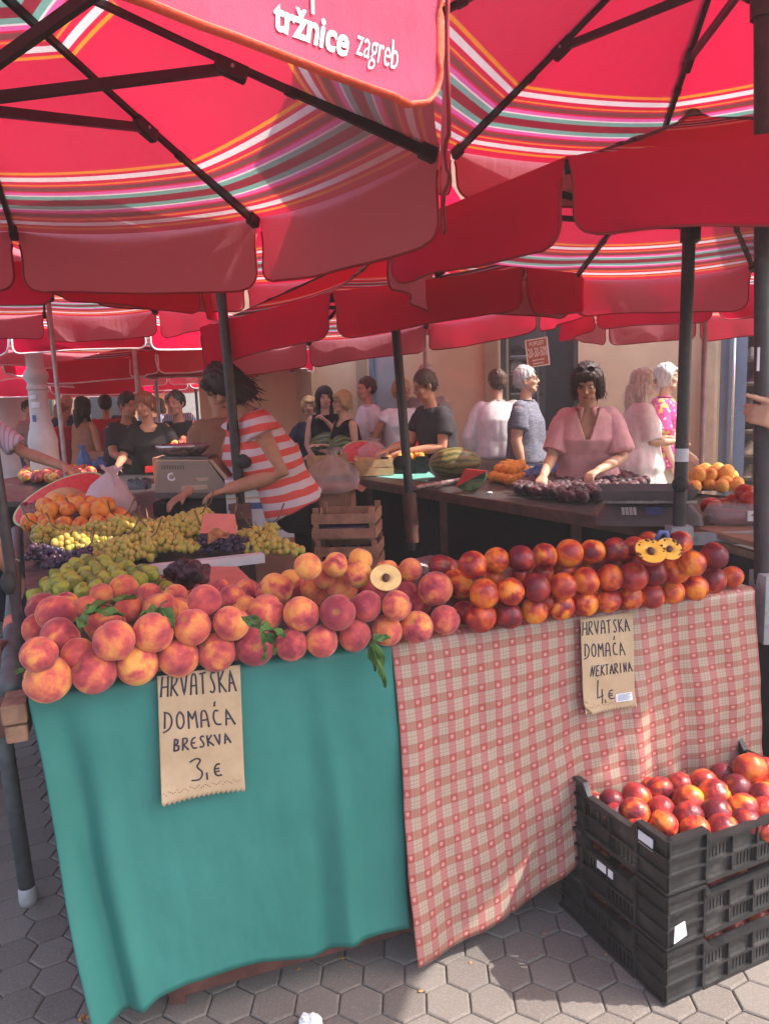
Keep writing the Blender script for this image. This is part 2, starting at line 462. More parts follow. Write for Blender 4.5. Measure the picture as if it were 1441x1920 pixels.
def leafm():
    t = NT('peach leaf'); uv = t.sep(t.coord('UV')); ob = t.coord()
    rib = t.math('ABSOLUTE', t.math('SUBTRACT', uv[0], .5))
    c = t.mix(t.rng(t.noise(ob, 40, 3), .3, .7), (.055, .14, .03), (.085, .19, .045))
    c = t.mix(t.math('LESS_THAN', rib, .03), c, (.2, .28, .1))
    vein = t.n('ShaderNodeTexWave', {'Vector': t.mapping(t.coord('UV'), (6, 22, 1)), 'Scale': 1.0, 'Distortion': 1.0})
    t.P(color=c, rough=.42, spec=.45); t.bump(vein.outputs[1], .25, .004); return t.m
M['leaf'] = leafm()
M['leaf_dry'] = plain('dry leaf', (.33, .16, .06), .8, .3, 40)
M['plastic_black'] = plain('black crate plastic', (.013, .012, .014), .42, .3, 14, .1, 120, dirt=((.11, .095, .085), .35))
M['plastic_white'] = plain('polystyrene', (.62, .58, .6), .6, .06)
M['card'] = plain('brown cardboard', (.36, .17, .11), .85, .12, 12, .1, 60)
M['card_pink'] = plain('salmon paper sheet', (.62, .20, .15), .8, .08, 12, .1, 40)
M['pinewood'] = plain('pine crate wood', (.50, .30, .16), .75, .2, 14, .3, 60)
M['redwood'] = plain('thin crate wood', (.42, .20, .12), .75, .22, 16, .3, 60)
M['plaster'] = plain('beige plaster', (.78, .52, .32), .9, .06, 3, .35, 45, dirt=((.60, .41, .26), .3))
M['plaster_dark'] = plain('brown pilaster plaster', (.42, .28, .18), .9, .08, 3, .3, 45)
M['stone_pier'] = plain('pale stone pier', (.55, .38, .25), .9, .12, 5, .7, 30, dirt=((.4, .25, .15), .5))
M['frame_blue'] = plain('blue grey door frame', (.20, .23, .31), .4, .08)
M['frame_dark'] = plain('dark window frame', (.08, .08, .085), .5)
M['chrome'] = plain('steel handle', (.7, .68, .68), .2, .05, metal=1)
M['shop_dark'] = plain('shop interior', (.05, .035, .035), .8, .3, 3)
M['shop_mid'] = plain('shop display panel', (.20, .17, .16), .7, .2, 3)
M['sign_rust'] = plain('rust red sign board', (.42, .085, .04), .5, .05)
M['sign_cream'] = plain('cream sign print', (.75, .58, .45), .6, .05)
def glass(name, tint=(.5, .55, .58), a=.16):
    t = NT(name); t.P(color=tint, rough=.04, spec=.5, alpha=a); return t.m
M['glass'] = glass('shop glass', (.3, .28, .28), .10)
M['frosted'] = glass('blue grey blind glass', (.36, .37, .38), 1.0)
M['clear_plastic'] = glass('clear plastic', (.9, .85, .86), .22)
def bagm(name, col, a=.75, tr=.4):
    t = NT(name); ob = t.coord()
    b = t.n('ShaderNodeBump', {'Height': t.noise(ob, 26, 4, .6, 1.5), 'Strength': .55, 'Distance': .02})
    p = t.b; t.P(color=col, rough=.32, spec=.5, alpha=a); t.set(p.inputs['Normal'], b)
    tl = t.n('ShaderNodeBsdfTranslucent', {'Color': col, 'Normal': b})
    mx = t.n('ShaderNodeMixShader', {0: tr, 1: p, 2: tl}); t.t.links.new(mx.outputs[0], t.out.inputs[0]); return t.m
M['bag_pink'] = bagm('thin white carrier bag', (.80, .66, .68), .86)
M['bag_blue'] = bagm('blue carrier bag', (.16, .32, .66), .9)
M['bag_clear'] = bagm('clear film', (.86, .76, .78), .2, .12)
def rind(name, dark, light, flip=False):
    t = NT(name); ob = t.coord(); s = t.sep(ob)
    ang = t.math('ARCTAN2', s[1], s[2])
    f = t.math('ADD', t.math('MULTIPLY', ang, 14 / 6.2832), t.math('MULTIPLY', t.noise(ob, 14, 4, .6), 1.1))
    st = t.math('ABSOLUTE', t.math('SUBTRACT', t.math('FRACT', f), .5))
    c = t.mix(t.rng(st, .10, .32), dark, light)
    c = t.mix(t.rng(t.noise(ob, 60, 4, .7), .45, .7, 0, .35), c, dark)
    t.P(color=c, rough=.35, spec=.45); return t.m
M['rind'] = rind('olive watermelon rind', (.075, .085, .03), (.25, .20, .07))
M['rind_green'] = rind('striped watermelon rind', (.014, .05, .016), (.15, .20, .07))
def wm_flesh():
    t = NT('watermelon flesh'); ob = t.coord()
    c = t.mix(t.rng(t.noise(ob, 30, 4), .3, .7), (.62, .025, .03), (.72, .05, .045))
    vo = t.n('ShaderNodeTexVoronoi', {'Vector': ob, 'Scale': 24.0})
    c = t.mix(t.math('MULTIPLY', t.math('LESS_THAN', vo.outputs['Distance'], .16), t.math('GREATER_THAN', t.noise(ob, 14), .56)), c, (.05, .012, .012))
    t.P(color=c, rough=.3, spec=.5); return t.m
M['wm_flesh'] = wm_flesh()
M['wm_white'] = plain('pale rind edge', (.50, .50, .26), .5)
M['melon'] = plain('netted melon skin', (.55, .30, .13), .7, .18, 20, .7, 90)
M['melon_cut'] = plain('melon flesh', (.70, .42, .22), .5, .08)
M['scale_beige'] = plain('beige grey scale body', (.30, .225, .18), .45, .06)
M['scale_trim'] = plain('cream scale edge', (.52, .36, .26), .45, .05)
M['scale_dark'] = plain('brown grey scale case', (.10, .085, .085), .4, .12)
M['steel_pan'] = plain('steel pan', (.42, .36, .36), .28, .1, 6, metal=.8)
M['scale_tray'] = plain('grey weighing tray', (.16, .125, .13), .35, .12, 8)
M['key_blue'] = plain('blue keys', (.07, .10, .26), .5)
M['key_white'] = plain('white keys', (.5, .46, .46), .5)
M['lcd'] = plain('dark display', (.05, .022, .02), .15)
M['teal_sheet'] = plain('teal sheet', (.16, .46, .40), .5)
M['red_tray'] = plain('bright red tray', (.72, .03, .02), .4)
M['berry'] = plain('blueberries', (.02, .02, .05), .5, .4, 60)
M['raspberry'] = plain('red berries', (.25, .012, .03), .5, .4, 90, .8, 140)
M['column'] = plain('white cast column', (.52, .47, .46), .6, .08, 5, .2, 30)
M['navy'] = plain('navy pipe wrap', (.04, .04, .07), .6)
M['tissue'] = plain('tissue paper', (.8, .8, .82), .9, .03)
def paver():
    t = NT('concrete pavers'); ob = t.coord()
    at_ = t.n('ShaderNodeAttribute', attribute_name='tile')
    c = t.mix(at_.outputs['Fac'], (.140, .116, .104), (.190, .163, .145))
    c = t.mix(t.rng(t.noise(ob, 3, 5, .6), .35, .75, 0, .45), c, (.145, .124, .113))
    c = t.mix(t.rng(t.noise(ob, 170, 3, .7), .45, .75, 0, .5), c, (.30, .265, .235))
    c = t.mix(t.rng(t.noise(ob, 9, 6, .7), .62, .74, 0, .6), c, (.075, .062, .058))
    t.P(color=c, rough=.88, spec=.25); t.bump(t.noise(ob, 210, 4, .7), .5, .004); return t.m
M['paver'] = paver()
M['grout'] = plain('dirt joints', (.085, .072, .064), .95, .3, 40, .5, 200)
def skin(name, c):
    t = NT(name); ob = t.coord()
    k = t.mix(t.rng(t.noise(ob, 14, 3), .3, .7), tuple(q * .88 for q in c), tuple(min(1, q * 1.1) for q in c))
    t.P(color=k, rough=.5, spec=.35); t.b.inputs['Subsurface Weight'].default_value = 0
    t.bump(t.noise(ob, 240, 3), .1, .002); return t.m
M['skin'] = skin('light skin', (.60, .335, .225))
M['skin_tan'] = skin('tanned skin', (.50, .235, .145))
M['skin_pale'] = skin('pale skin', (.62, .37, .27))
M['lip'] = plain('lips', (.34, .085, .075), .45)
M['eye'] = plain('dark eyes', (.02, .012, .01), .2)
M['eyewhite'] = plain('eye white', (.42, .36, .33), .3)
def hairm(name, c, c2):
    t = NT(name); ob = t.coord()
    wv = t.noise(t.mapping(ob, (1, 1, .12)), 160, 4, .6)
    k = t.mix(t.rng(wv, .35, .65), c, c2)
    t.P(color=k, rough=.5, spec=.4); t.bump(wv, .6, .006); return t.m
M['hair_dark'] = hairm('dark brown hair', (.018, .007, .006), (.045, .016, .012))
M['hair_black'] = hairm('black hair', (.012, .008, .009), (.03, .018, .018))
M['hair_grey'] = hairm('silver grey hair', (.42, .41, .40), (.62, .60, .58))
M['hair_longgrey'] = hairm('long grey blonde hair', (.46, .38, .29), (.68, .63, .57))
M['hair_blonde'] = hairm('blonde hair', (.40, .25, .11), (.58, .41, .22))
M['hair_brown'] = hairm('short brown hair', (.06, .03, .022), (.11, .06, .045))
M['hair_auburn'] = hairm('reddish hair', (.18, .06, .03), (.28, .1, .05))
def cloth(name, c, var=.08, bump=.3):
    return plain(name, c, .85, var, 18, bump, 260, spec=.2)
M['c_white'] = cloth('white cotton', (.80, .78, .80))
M['c_pink'] = cloth('pale pink linen', (.72, .38, .40))
M['c_dress'] = cloth('off white linen', (.75, .64, .63))
M['c_black'] = cloth('black cotton', (.016, .010, .012))
M['c_charcoal'] = cloth('charcoal cotton', (.045, .038, .045))
M['c_tan'] = cloth('tan cotton', (.32, .17, .11))
M['c_navy'] = cloth('navy cotton', (.03, .035, .09))
M['c_red'] = cloth('red cotton', (.4, .02, .03))
M['c_khaki'] = cloth('khaki cotton', (.42, .34, .27))
M['c_denim'] = cloth('dark denim', (.035, .04, .075))
M['c_grey'] = cloth('grey jersey', (.32, .28, .27))
def polo():
    t = NT('mottled blue grey jersey'); ob = t.coord()
    c = t.mix(t.rng(t.noise(t.mapping(ob, (1, 1, 6)), 22, 5, .7), .35, .68), (.10, .105, .15), (.25, .25, .30))
    t.P(color=c, rough=.85, spec=.2); t.bump(t.noise(ob, 300, 3), .3, .003); return t.m
M['c_polo'] = polo()
def bands_mat(name, a, b, period, duty, axis=2, phase=0, warp=.0):
    t = NT(name); ob = t.coord(); s = t.sep(ob)
    z = t.math('ADD', s[axis], t.math('MULTIPLY', t.noise(ob, 5, 2), warp))
    f = t.math('FRACT', t.math('ADD', t.math('DIVIDE', z, period), phase))
    c = t.mix(t.math('LESS_THAN', f, duty), a, b)
    c = t.mix(t.rng(t.noise(ob, 16, 4), .4, .8, 0, .12), c, (.3, .2, .2))
    t.P(color=c, rough=.85, spec=.2); t.bump(t.noise(ob, 280, 3), .3, .003); return t.m
M['c_lilac'] = bands_mat('white lilac striped shirt', (.68, .58, .66), (.45, .35, .5), .03, .3, 0)
M['c_check'] = bands_mat('blue white checked shirt', (.6, .6, .65), (.1, .2, .45), .03, .5, 0)
M['c_stripebag'] = bands_mat('cream black striped bag', (.62, .55, .42), (.06, .045, .03), .045, .34, 0, 0, .05)
def floral():
    t = NT('pink yellow floral blouse'); ob = t.coord()
    a = t.noise(ob, 13, 2, .4, .6); b = t.noise(t.mapping(ob, (1, 1, 1), (5, 3, 1)), 20, 2, .4)
    c = t.mix(t.rng(a, .54, .58), (.50, .075, .25), (.60, .44, .14))
    c = t.mix(t.rng(b, .62, .66), c, (.75, .55, .6))
    t.P(color=c, rough=.8, spec=.2); t.bump(t.noise(ob, 240, 3), .3, .003); return t.m
M['c_floral'] = floral()
# ---------------------------------------------------------------- ground: one sheet, hexagonal pavers on it
g = MB(); g.box((0, 20, -.0525), (160, 160, .1)); struct('ground', g, M['grout'])
def pavers():
    rnd = np.random.RandomState(3)
    ap = .0555; R = ap * 2 / math.sqrt(3); ang = -.035
    ca, sa = math.cos(ang), math.sin(ang)
    vs = []; fs = []; tv = []
    for j in range(-2, 150):
        y0 = .25 + j * R * 1.5
        for i in range(-75, 60):
            x0 = (i + (j % 2) * .5) * 2 * ap
            x, y = x0 * ca - y0 * sa, x0 * sa + y0 * ca
            if abs(x) > .62 * y + .9 or y > 11.5: continue
            dz = rnd.uniform(-.0012, .0012); tx, ty = rnd.uniform(-.018, .018, 2)
            base = len(vs); val = rnd.uniform()
            for rr, z in ((R * .986, -.012), (R * .980, -.0042), (R * .93, -.001), (R * .88, 0)):
                for k in range(6):
                    q = math.pi / 6 + k * math.pi / 3 + ang
                    dx, dy = rr * math.cos(q), rr * math.sin(q)
                    vs.append((x + dx, y + dy, z + dz + dx * tx + dy * ty)); tv.append(val)
            for L in range(3):
                for k in range(6):
                    a = base + L * 6 + k; b = base + L * 6 + (k + 1) % 6
                    fs.append((a, b, b + 6, a + 6))
            fs.append(tuple(base + 18 + k for k in range(6)))
    me = bpy.data.meshes.new('pavement'); me.from_pydata(vs, [], fs)
    at_ = me.attributes.new('tile', 'FLOAT', 'POINT'); at_.data.foreach_set('value', tv)
    me.materials.append(M['paver'])
    o = bpy.data.objects.new('pavement', me); COL.objects.link(o); o.location = (0, 0, .004)
    tag(o, kind='structure')
pavers()
# ---------------------------------------------------------------- facade of the shoe shop building
Q0, FE = Vector((2.75, 7.75, 0)), Vector((-.9, .43, 0)).normalized()
FN = Vector((-FE.y, FE.x, 0))                              # towards the market
if FN.y > 0: FN = -FN
FROT = Matrix((FE, FN, Vector((0, 0, 1)))).transposed()
def fs_(px, py=720): return (onplane(px, py, Q0, FN) - Q0).dot(FE)
def fz(px, py): return onplane(px, py, Q0, FN).z
def fpt(s, out, z): return Q0 + FE * s + FN * out + Vector((0, 0, z))
def fbox(b, s0, s1, z0, z1, o0, o1, bev=0):
    return b.box(fpt((s0 + s1) / 2, (o0 + o1) / 2, (z0 + z1) / 2), (abs(s1 - s0), abs(o1 - o0), z1 - z0), FROT, bev)
bld = thing('shop_building', 'beige plastered shop building with shoe windows behind the market stalls', 'building', tuple(Q0))
def bpart(b, name, mat, parent=bld, smooth=False):
    o = b.build(name, mat, None, smooth, tuple(Q0)); o.location = (0, 0, 0); o.parent = parent; return o
sA, sDoor0, sDoor1 = fs_(1560), fs_(1452), fs_(1348)
sW0, sW1 = fs_(1083), fs_(937)
sV0, sV1 = fs_(757), fs_(690)
sEnd = fs_(372)
b = MB(); TOP = 4.9
for a, c in ((sA - 3, sDoor0), (sDoor1, sW0), (sW1, sV0), (sV1, sEnd)): fbox(b, a, c, 0, TOP, -.35, 0)
for a, c, zz in ((sDoor0, sDoor1, 2.9), (sW0, sW1, 2.9), (sV0, sV1, 2.9)): fbox(b, a, c, zz, TOP, -.35, 0)
fbox(b, sW0, sW1, 0, .30, -.35, 0)
fbox(b, sV0, sV1, 0, .25, -.35, 0)
bpart(b, 'wall', M['plaster'])
b = MB(); fbox(b, fs_(593), fs_(565), 0, TOP, .002, .12); bpart(b, 'pilaster', M['plaster_dark'])
b = MB(); fbox(b, fs_(690), fs_(672), 0, TOP, .002, .05); bpart(b, 'pilaster', M['plaster_dark'])
b = MB(); fbox(b, fs_(937), fs_(912), 0, TOP, .002, .06); bpart(b, 'pilaster', M['plaster_dark'])
b = MB(); fbox(b, fs_(1344), fs_(1312), 0, 2.95, .002, .16, .02); bpart(b, 'pier', M['stone_pier'])
# the blue grey blind window
b = MB(); fbox(b, sV0, sV1, .25, 2.9, -.12, -.10); f_ = bpart(b, 'window', M['frosted'])
b = MB(); fbox(b, sV1 - .05, sV1, .25, 2.9, -.098, -.03); fbox(b, sV0, sV0 + .05, .25, 2.9, -.098, -.03); bpart(b, 'window_frame', M['frame_blue'], f_)
b = MB()
for k in range(5): fbox(b, sV0 + .12 + .24 * k, sV0 + .19 + .24 * k, .9, 2.6, -.34, -.30)
bpart(b, 'curtain', M['column'], f_)
# shoe window
b = MB(); fbox(b, sW0, sW1, .30, 2.9, -.10, -.085); wn = bpart(b, 'window', M['glass'])
b = MB(); fbox(b, sW1 - .05, sW1, .3, 2.9, -.083, -.02); fbox(b, sW0, sW0 + .05, .3, 2.9, -.083, -.02); fbox(b, sW0 + .05, sW1 - .05, .3, .36, -.083, -.02)
bpart(b, 'window_frame', M['frame_dark'], wn)
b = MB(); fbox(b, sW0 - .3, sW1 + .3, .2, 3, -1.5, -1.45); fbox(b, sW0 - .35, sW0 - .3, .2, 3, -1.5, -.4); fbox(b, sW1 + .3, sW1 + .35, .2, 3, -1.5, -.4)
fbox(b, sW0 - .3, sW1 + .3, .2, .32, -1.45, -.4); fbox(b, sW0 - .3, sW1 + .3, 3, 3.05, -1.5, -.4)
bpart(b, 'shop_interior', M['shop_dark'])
sm_ = fs_(985)
b = MB(); fbox(b, sm_, sW1 + .25, .33, 2.95, -.95, -.90); bpart(b, 'display_panel', M['shop_mid'])
b = MB(); fbox(b, sW0 - .25, sm_ - .1, .33, .95, -1.0, -.9); bpart(b, 'display_panel', M['column'])
# door and shoe racks
b = MB(); fbox(b, sDoor1 - .24, sDoor1, 0, 2.9, -.16, -.06); fbox(b, sDoor1 - .14, sDoor1 - .08, 0, 2.9, -.058, -.02); dr = bpart(b, 'door_frame', M['frame_blue'])
sh = fs_(1374)
b = MB(); b.tube([fpt(sh, .01, .25), fpt(sh, .07, .28), fpt(sh, .07, 2.6), fpt(sh, .01, 2.63)], .016, 10); bpart(b, 'door_handle', M['chrome'], dr, True)
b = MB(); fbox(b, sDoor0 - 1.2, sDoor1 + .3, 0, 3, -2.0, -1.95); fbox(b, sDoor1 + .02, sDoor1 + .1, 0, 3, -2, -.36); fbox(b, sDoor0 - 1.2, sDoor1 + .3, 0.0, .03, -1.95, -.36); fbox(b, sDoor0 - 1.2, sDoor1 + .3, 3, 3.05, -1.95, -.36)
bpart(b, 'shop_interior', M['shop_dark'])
def shoe_mesh():
    b = MB()
    pr = [(-.5, .17, .16, .26), (-.42, .30, .20, .42), (-.25, .30, .20, .46), (-.08, .30, .17, .40), (.1, .34, .12, .25), (.3, .40, .09, .17), (.44, .34, .07, .13), (.5, .12, .05, .09)]
    L = .27
    rings = [(Vector((x * L, 0, .02 + h * L * .5)), Vector((0, wd * L * .5, 0)), Vector((0, 0, h * L * .5))) for x, wd, _, h in pr]
    b.loft(rings, 12, 2.6); b.cur = 1
    b.loft([(Vector((x * L * 1.04, 0, .011)), Vector((0, wd * L * .54, 0)), Vector((0, 0, .012))) for x, wd, _, h in pr], 12, 3)
    return b
rack = thing('shoe_rack', 'dark shoe rack inside the shop doorway behind the pointing hand', 'rack', tuple(fpt((sDoor0 + sDoor1) / 2, -1.2, 0)))
rackz = [.25 + .26 * k for k in range(7)]
for z in rackz:
    b = MB(); fbox(b, sDoor0 - .6, sDoor1 - .02, z - .025, z, -1.4, -1.0); o = b.build('shelf', M['shop_mid'], None, False, tuple(rack.location)); o.location = (0, 0, 0); o.parent = rack
ang_f = math.atan2(FE.y, FE.x)
shoe_mats = [('white', M['c_white']), ('grey', M['c_grey']), ('black', M['c_black']), ('purple', plain('purple suede', (.2, .07, .22), .7))]
shoe_protos = {}
rnd = random.Random(5)
def put_shoe(kind, s, out, z, label, group, rot=0):
    if kind not in shoe_protos:
        o = shoe_mesh().build('shoe', [dict(shoe_mats)[kind], M['c_white']], None, True); shoe_protos[kind] = o
    else:
        o = shoe_protos[kind].copy(); COL.objects.link(o)
    o.location = fpt(s, out, z); o.rotation_euler = (0, 0, ang_f + math.pi / 2 + rot); tag(o, label, 'shoe', group)
rown = ['lowest', 'second lowest', 'third lowest', 'middle', 'third highest', 'second highest', 'highest']
for k, z in enumerate(rackz[:]):
    for i in range(5):
        kind = ['white', 'grey', 'white', 'black', 'grey', 'purple', 'white'][(k + (i // 3) * 2) % 7]
        put_shoe(kind, sDoor1 - .14 - i * .155, -1.16, z, f'{kind} shoe on the {rown[k]} shelf of the doorway rack', 'shoes on the doorway rack', rnd.uniform(-.2, .2))
dsh = thing('display_shelf', 'small shelves with shoes at the left of the shop window', 'shelf', tuple(fpt(sW1 - .3, -.7, 0)))
zs = [fz(960, 655) - .06, fz(960, 685) - .06, fz(960, 730) - .06]
for z in zs:
    b = MB(); fbox(b, sm_ + .02, sW1 + .1, z - .03, z, -.895, -.45); o = b.build('shelf', M['shop_mid'], None, False, tuple(dsh.location)); o.location = (0, 0, 0); o.parent = dsh
for k, (z, kind) in enumerate(zip(zs, ('black', 'white', 'black'))):
    for i in range(2):
        put_shoe(kind, sm_ + .2 + i * .35, -.62, z, ['dark shoe high on the shop window shelf above the white trainers', 'white trainer on the middle shelf of the shop window', 'dark shoe on the lowest shelf of the shop window'][k], 'shoes in the shop window', math.pi / 2 + .3)
for i in range(2): put_shoe('white', fs_(1062) + i * .3, -.7, .95 + .0, 'white shoe on the low white plinth inside the shop window', 'shoes in the shop window', math.pi / 2)
# sale sign standing in front of the window
sg = thing('sale_sign', 'rust red sale sign with cream lettering in front of the shoe window', 'sign')
c0 = onplane(1007, 661, Q0 + FN * .25, FN); sg.location = c0
ex, ez = FE * -1, Vector((0, 0, 1))
tilt = .10
ex = (ex * math.cos(tilt) + ez * math.sin(tilt)); ez = FN.cross(ex); ez = ez if ez.z > 0 else -ez
srot = Matrix((ex, FN, ez)).transposed()
SW = (onplane(1028, 661, Q0 + FN * .25, FN) - onplane(986, 661, Q0 + FN * .25, FN)).length * 1.0
SH = (onplane(1007, 635, Q0 + FN * .25, FN) - onplane(1007, 688, Q0 + FN * .25, FN)).length * 1.0
b = MB(); b.box((0, 0, 0), (SW, .012, SH), srot); b.build('board', M['sign_rust'], sg, False)
b = MB()
for p0, sz in (((0, 0, SH / 2 - .006), (SW, .006, .012)), ((0, 0, -SH / 2 + .006), (SW, .006, .012)), ((SW / 2 - .006, 0, 0), (.012, .006, SH - .024)), ((-SW / 2 + .006, 0, 0), (.012, .006, SH - .024))):
    b.box(srot @ Vector((p0[0], .0095, p0[2])), sz, srot)
b.build('sign_border', M['sign_cream'], sg, False)
b = MB()
def sign_text(t, zc, hgt, wid, bold):
    q = text_mb(t, 1.0, bold); a = np.array(q.v); x0, x1, y0, y1 = a[:, 0].min(), a[:, 0].max(), a[:, 1].min(), a[:, 1].max()
    vs = [srot @ Vector(((x - (x0 + x1) / 2) / (x1 - x0) * wid, .0085, zc + (y - (y0 + y1) / 2) / (y1 - y0) * hgt)) for x, y, _ in q.v]
    b.add(vs, q.f)
sign_text('POPUST', SH * .33, SH * .15, SW * .66, .02)
sign_text('-20-30-50%', SH * .02, SH * .34, SW * .92, .015)
for zz, ww in ((-.26, .55), (-.38, .48)):
    for k in range(7): b.box(srot @ Vector((SW * ww * (k - 3) / 7.0, .0085, SH * zz)), (SW * ww / 9, .003, SH * .045), srot)
b.build('lettering', M['sign_cream'], sg, False)
b = MB(); b.bar((0, 0, -SH / 2), tuple(Vector((0, 0, -c0.z)) ), .03, .02); b.build('sign_post', M['frame_dark'], sg, False)
# far buildings closing the square on the left
fb = thing('far_building', 'pale stuccoed building far behind the umbrellas on the left', 'building', (-12, 30, 0))
b = MB(); b.box((3, 0, 4), (26, 6, 8)); b.build('wall', plain('pale far plaster', (.52, .46, .42), .9), fb, False)
for k in range(7):
    b = MB(); b.box((-8 + 3 * k, -3.03, 2.0), (1.3, .08, 2.2)); b.box((-8 + 3 * k, -3.03, 5.6), (1.3, .08, 2.0)); b.build('window', M['frame_dark'], fb, False)
fb2 = thing('side_building', 'beige side street building with dark doorway beyond the striped shirt vendor', 'building', (-6.5, 15.2, 0))
b = MB(); b.box((0.2, 1.5, 3), (2.6, 3, 6)); b.box((-4.6, 4, 3), (5, 3, 6)); b.build('wall', M['plaster'], fb2, False)
b = MB(); b.box((1.0, -.02, 1.4), (.6, .1, 2.8)); b.build('door', M['frame_dark'], fb2, False)
b = MB(); b.box((-.3, -.03, 2.1), (.5, .1, 1.3)); b.build('window', M['frame_dark'], fb2, False)

# ---------------------------------------------------------------- market tables
ZT = .91
TL, TR_ = at(52, 1306, ZT), at(1412, 1104, ZT)
TE = (TR_ - TL).normalized()
TN = Vector((TE.y, -TE.x, 0))                              # out of the table front, towards the camera
TP = -TN
TLEN = (TR_ - TL).length
def tp(s, back, z=ZT): return Vector((TL.x, TL.y, 0)) + TE * s + TP * back + Vector((0, 0, z))
def fplane(px, py, out=0.0): return onplane(px, py, TL + TN * out, TN)
AL, AR = at(42, 966, .93), at(470, 962, .93)
AL.z = AR.z = ZT
st1 = thing('market_table', 'front market table with peaches and nectarines under green and plaid oilcloth', 'table', (TL.x, TL.y, 0))
def spart(b, name, mat, root, smooth=False):
    o = b.build(name, mat, None, smooth, tuple(root.location)); o.location = (0, 0, 0); o.parent = root; return o
b = MB(); q = [tp(.012, .012, ZT - .008), tp(TLEN - .01, .012, ZT - .008), tp(TLEN - .01, .62, ZT - .008), tp(.95, .72, ZT - .008), tp(.30, .75, ZT - .008)]
b.poly(q, .03); spart(b, 'tabletop', M['black_vinyl'], st1)
b = MB(); b.bar(tp(.012, .06, .87), tp(TLEN - .02, .06, .87), .03, .04); b.bar(tp(.05, .6, .87), tp(TLEN - .02, .6, .87), .03, .04)
b.bar(tp(.25, .10, .05), tp(1.02, .10, .05), .045, .045); b.bar(tp(1.1, .12, .05), tp(TLEN - .02, .12, .05), .045, .045); spart(b, 'rail', M['steel_brown'], st1)
for s, bk in ((.26, .10), (1.0, .10), (TLEN - .06, .08), (TLEN - .06, .56), (.3, .7)):
    b = MB(); b.bar(tp(s, bk, 0), tp(s, bk, .85), .04, .04); spart(b, 'leg', M['steel_brown'], st1)
b = MB(); wl = tp(-.028, .03, ZT - .03); b.box(wl, (.05, .10, .045), Matrix((TE, TP, Vector((0, 0, 1)))).transposed(), .006)
b.box(wl + Vector((0, 0, -.047)), (.045, .09, .04), Matrix((TE, TP, Vector((0, 0, 1)))).transposed(), .008); spart(b, 'edge_board', M['wood_old'], st1)
# left arm of the stall
st2 = thing('side_table', 'long side table of grapes, figs and oranges running back from the front table', 'table', (AL.x, AL.y, 0))
armp = [TL + TP * .02 + TE * .004, tp(.28, .76), tp(.55, .78), AR + Vector((.0, 0, 0)), AL, ]
b = MB(); b.poly([Vector((p.x, p.y, ZT - .006)) for p in armp], .03); spart(b, 'tabletop', M['black_vinyl'], st2)
A2 = AL + (AL - TL).normalized() * 1.9; B2 = AR + (AL - TL).normalized() * 1.7
b = MB(); b.poly([Vector((p.x, p.y, ZT - .007)) for p in (AL, AR, B2, A2)], .03); spart(b, 'tabletop', M['black_vinyl'], st2)
le = (AL - TL).normalized(); lo = Vector((-le.y, le.x, 0)); lo = lo if lo.x < 0 else -lo
b = MB(); b.tube([TL + lo * .035 + le * .10 + Vector((0, 0, -.012)), TL + lo * .035 + le * 2.7 + Vector((0, 0, -.012))], .024, 12); spart(b, 'rolled_sheet', M['steel_grey'], st2, True)
b = MB(); b.tube([TL + lo * .035 + le * .62 + Vector((0, 0, -.012)), TL + lo * .035 + le * .72 + Vector((0, 0, -.012))], .0265, 12); spart(b, 'tape', M['card_pink'], st2, True)
lt, lb_ = aty(20, 1290, 2.05), at(55, 1694, 0)
b = MB(); b.tube([Vector((lb_.x, lb_.y, .03)), Vector((lb_.x - .015, lb_.y - .02, .88))], .0235, 14); spart(b, 'leg', M['steel_grey'], st2, True)
b = MB(); b.lathe([(.026, 0), (.028, .02), (.027, .05), (.0245, .06)], 14, (lb_.x, lb_.y, 0)); spart(b, 'foot_cap', M['steel_white'], st2, True)
for p in (AL + Vector((.1, -.1, 0)), AR + Vector((-.05, -.05, 0)), A2 + Vector((.1, -.1, 0))):
    b = MB(); b.bar((p.x, p.y, 0), (p.x, p.y, .87), .04, .04); spart(b, 'leg', M['steel_brown'], st2)
b = MB(); b.grid(lambda u, v: AR + (tp(.55, .78) - AR) * u + Vector((.012 * math.sin(18 * u), .01, -.03 - .82 * v)), 14, 6); spart(b, 'skirt', M['dark_cloth'], st2)
b = MB(); pl = at(20, 1180, ZT); b.box(tp(-.17, .42, .80), (.16, .04, .26), None, .006); b.bar(tp(-.17, .42, .84), tp(.0, .30, .86), .02, .02); spart(b, 'bracket', M['steel_brown'], st2)
# right-hand stall with plums
P0 = at(1276, 992, ZT); Pf = at(672, 897, ZT)
te2 = (Pf - P0).normalized(); tn2 = Vector((te2.y, -te2.x, 0)); tn2 = tn2 if tn2.x > 0 else -tn2
TABLE2_W = 1.02
st3 = thing('market_table', 'dark market table of plums and watermelons behind the nectarines', 'table', (P0.x, P0.y, 0))
def t2(s, back, z=ZT): return Vector((P0.x, P0.y, z)) + te2 * s + tn2 * back
L2 = (Pf - P0).length + 1.2
b = MB(); b.poly([t2(0, 0, ZT), t2(0, TABLE2_W, ZT), t2(L2, TABLE2_W, ZT), t2(L2, 0, ZT)], .02); spart(b, 'tabletop', M['black_vinyl'], st3)
b = MB(); b.bar(t2(.02, .02, ZT - .045), t2(L2, .02, ZT - .045), .03, .045); b.bar(t2(.02, .0, ZT - .012), t2(L2, .0, ZT - .012), .025, .022); spart(b, 'rail', M['steel_brown'], st3)
for s, bk in ((.7, .05), (1.95, .05), (3.0, .05), (.7, .95), (2.3, .95), (3.4, .9)):
    b = MB(); b.bar(t2(s, bk, 0), t2(s, bk, ZT - .07), .045, .045); spart(b, 'leg', M['steel_brown'], st3)
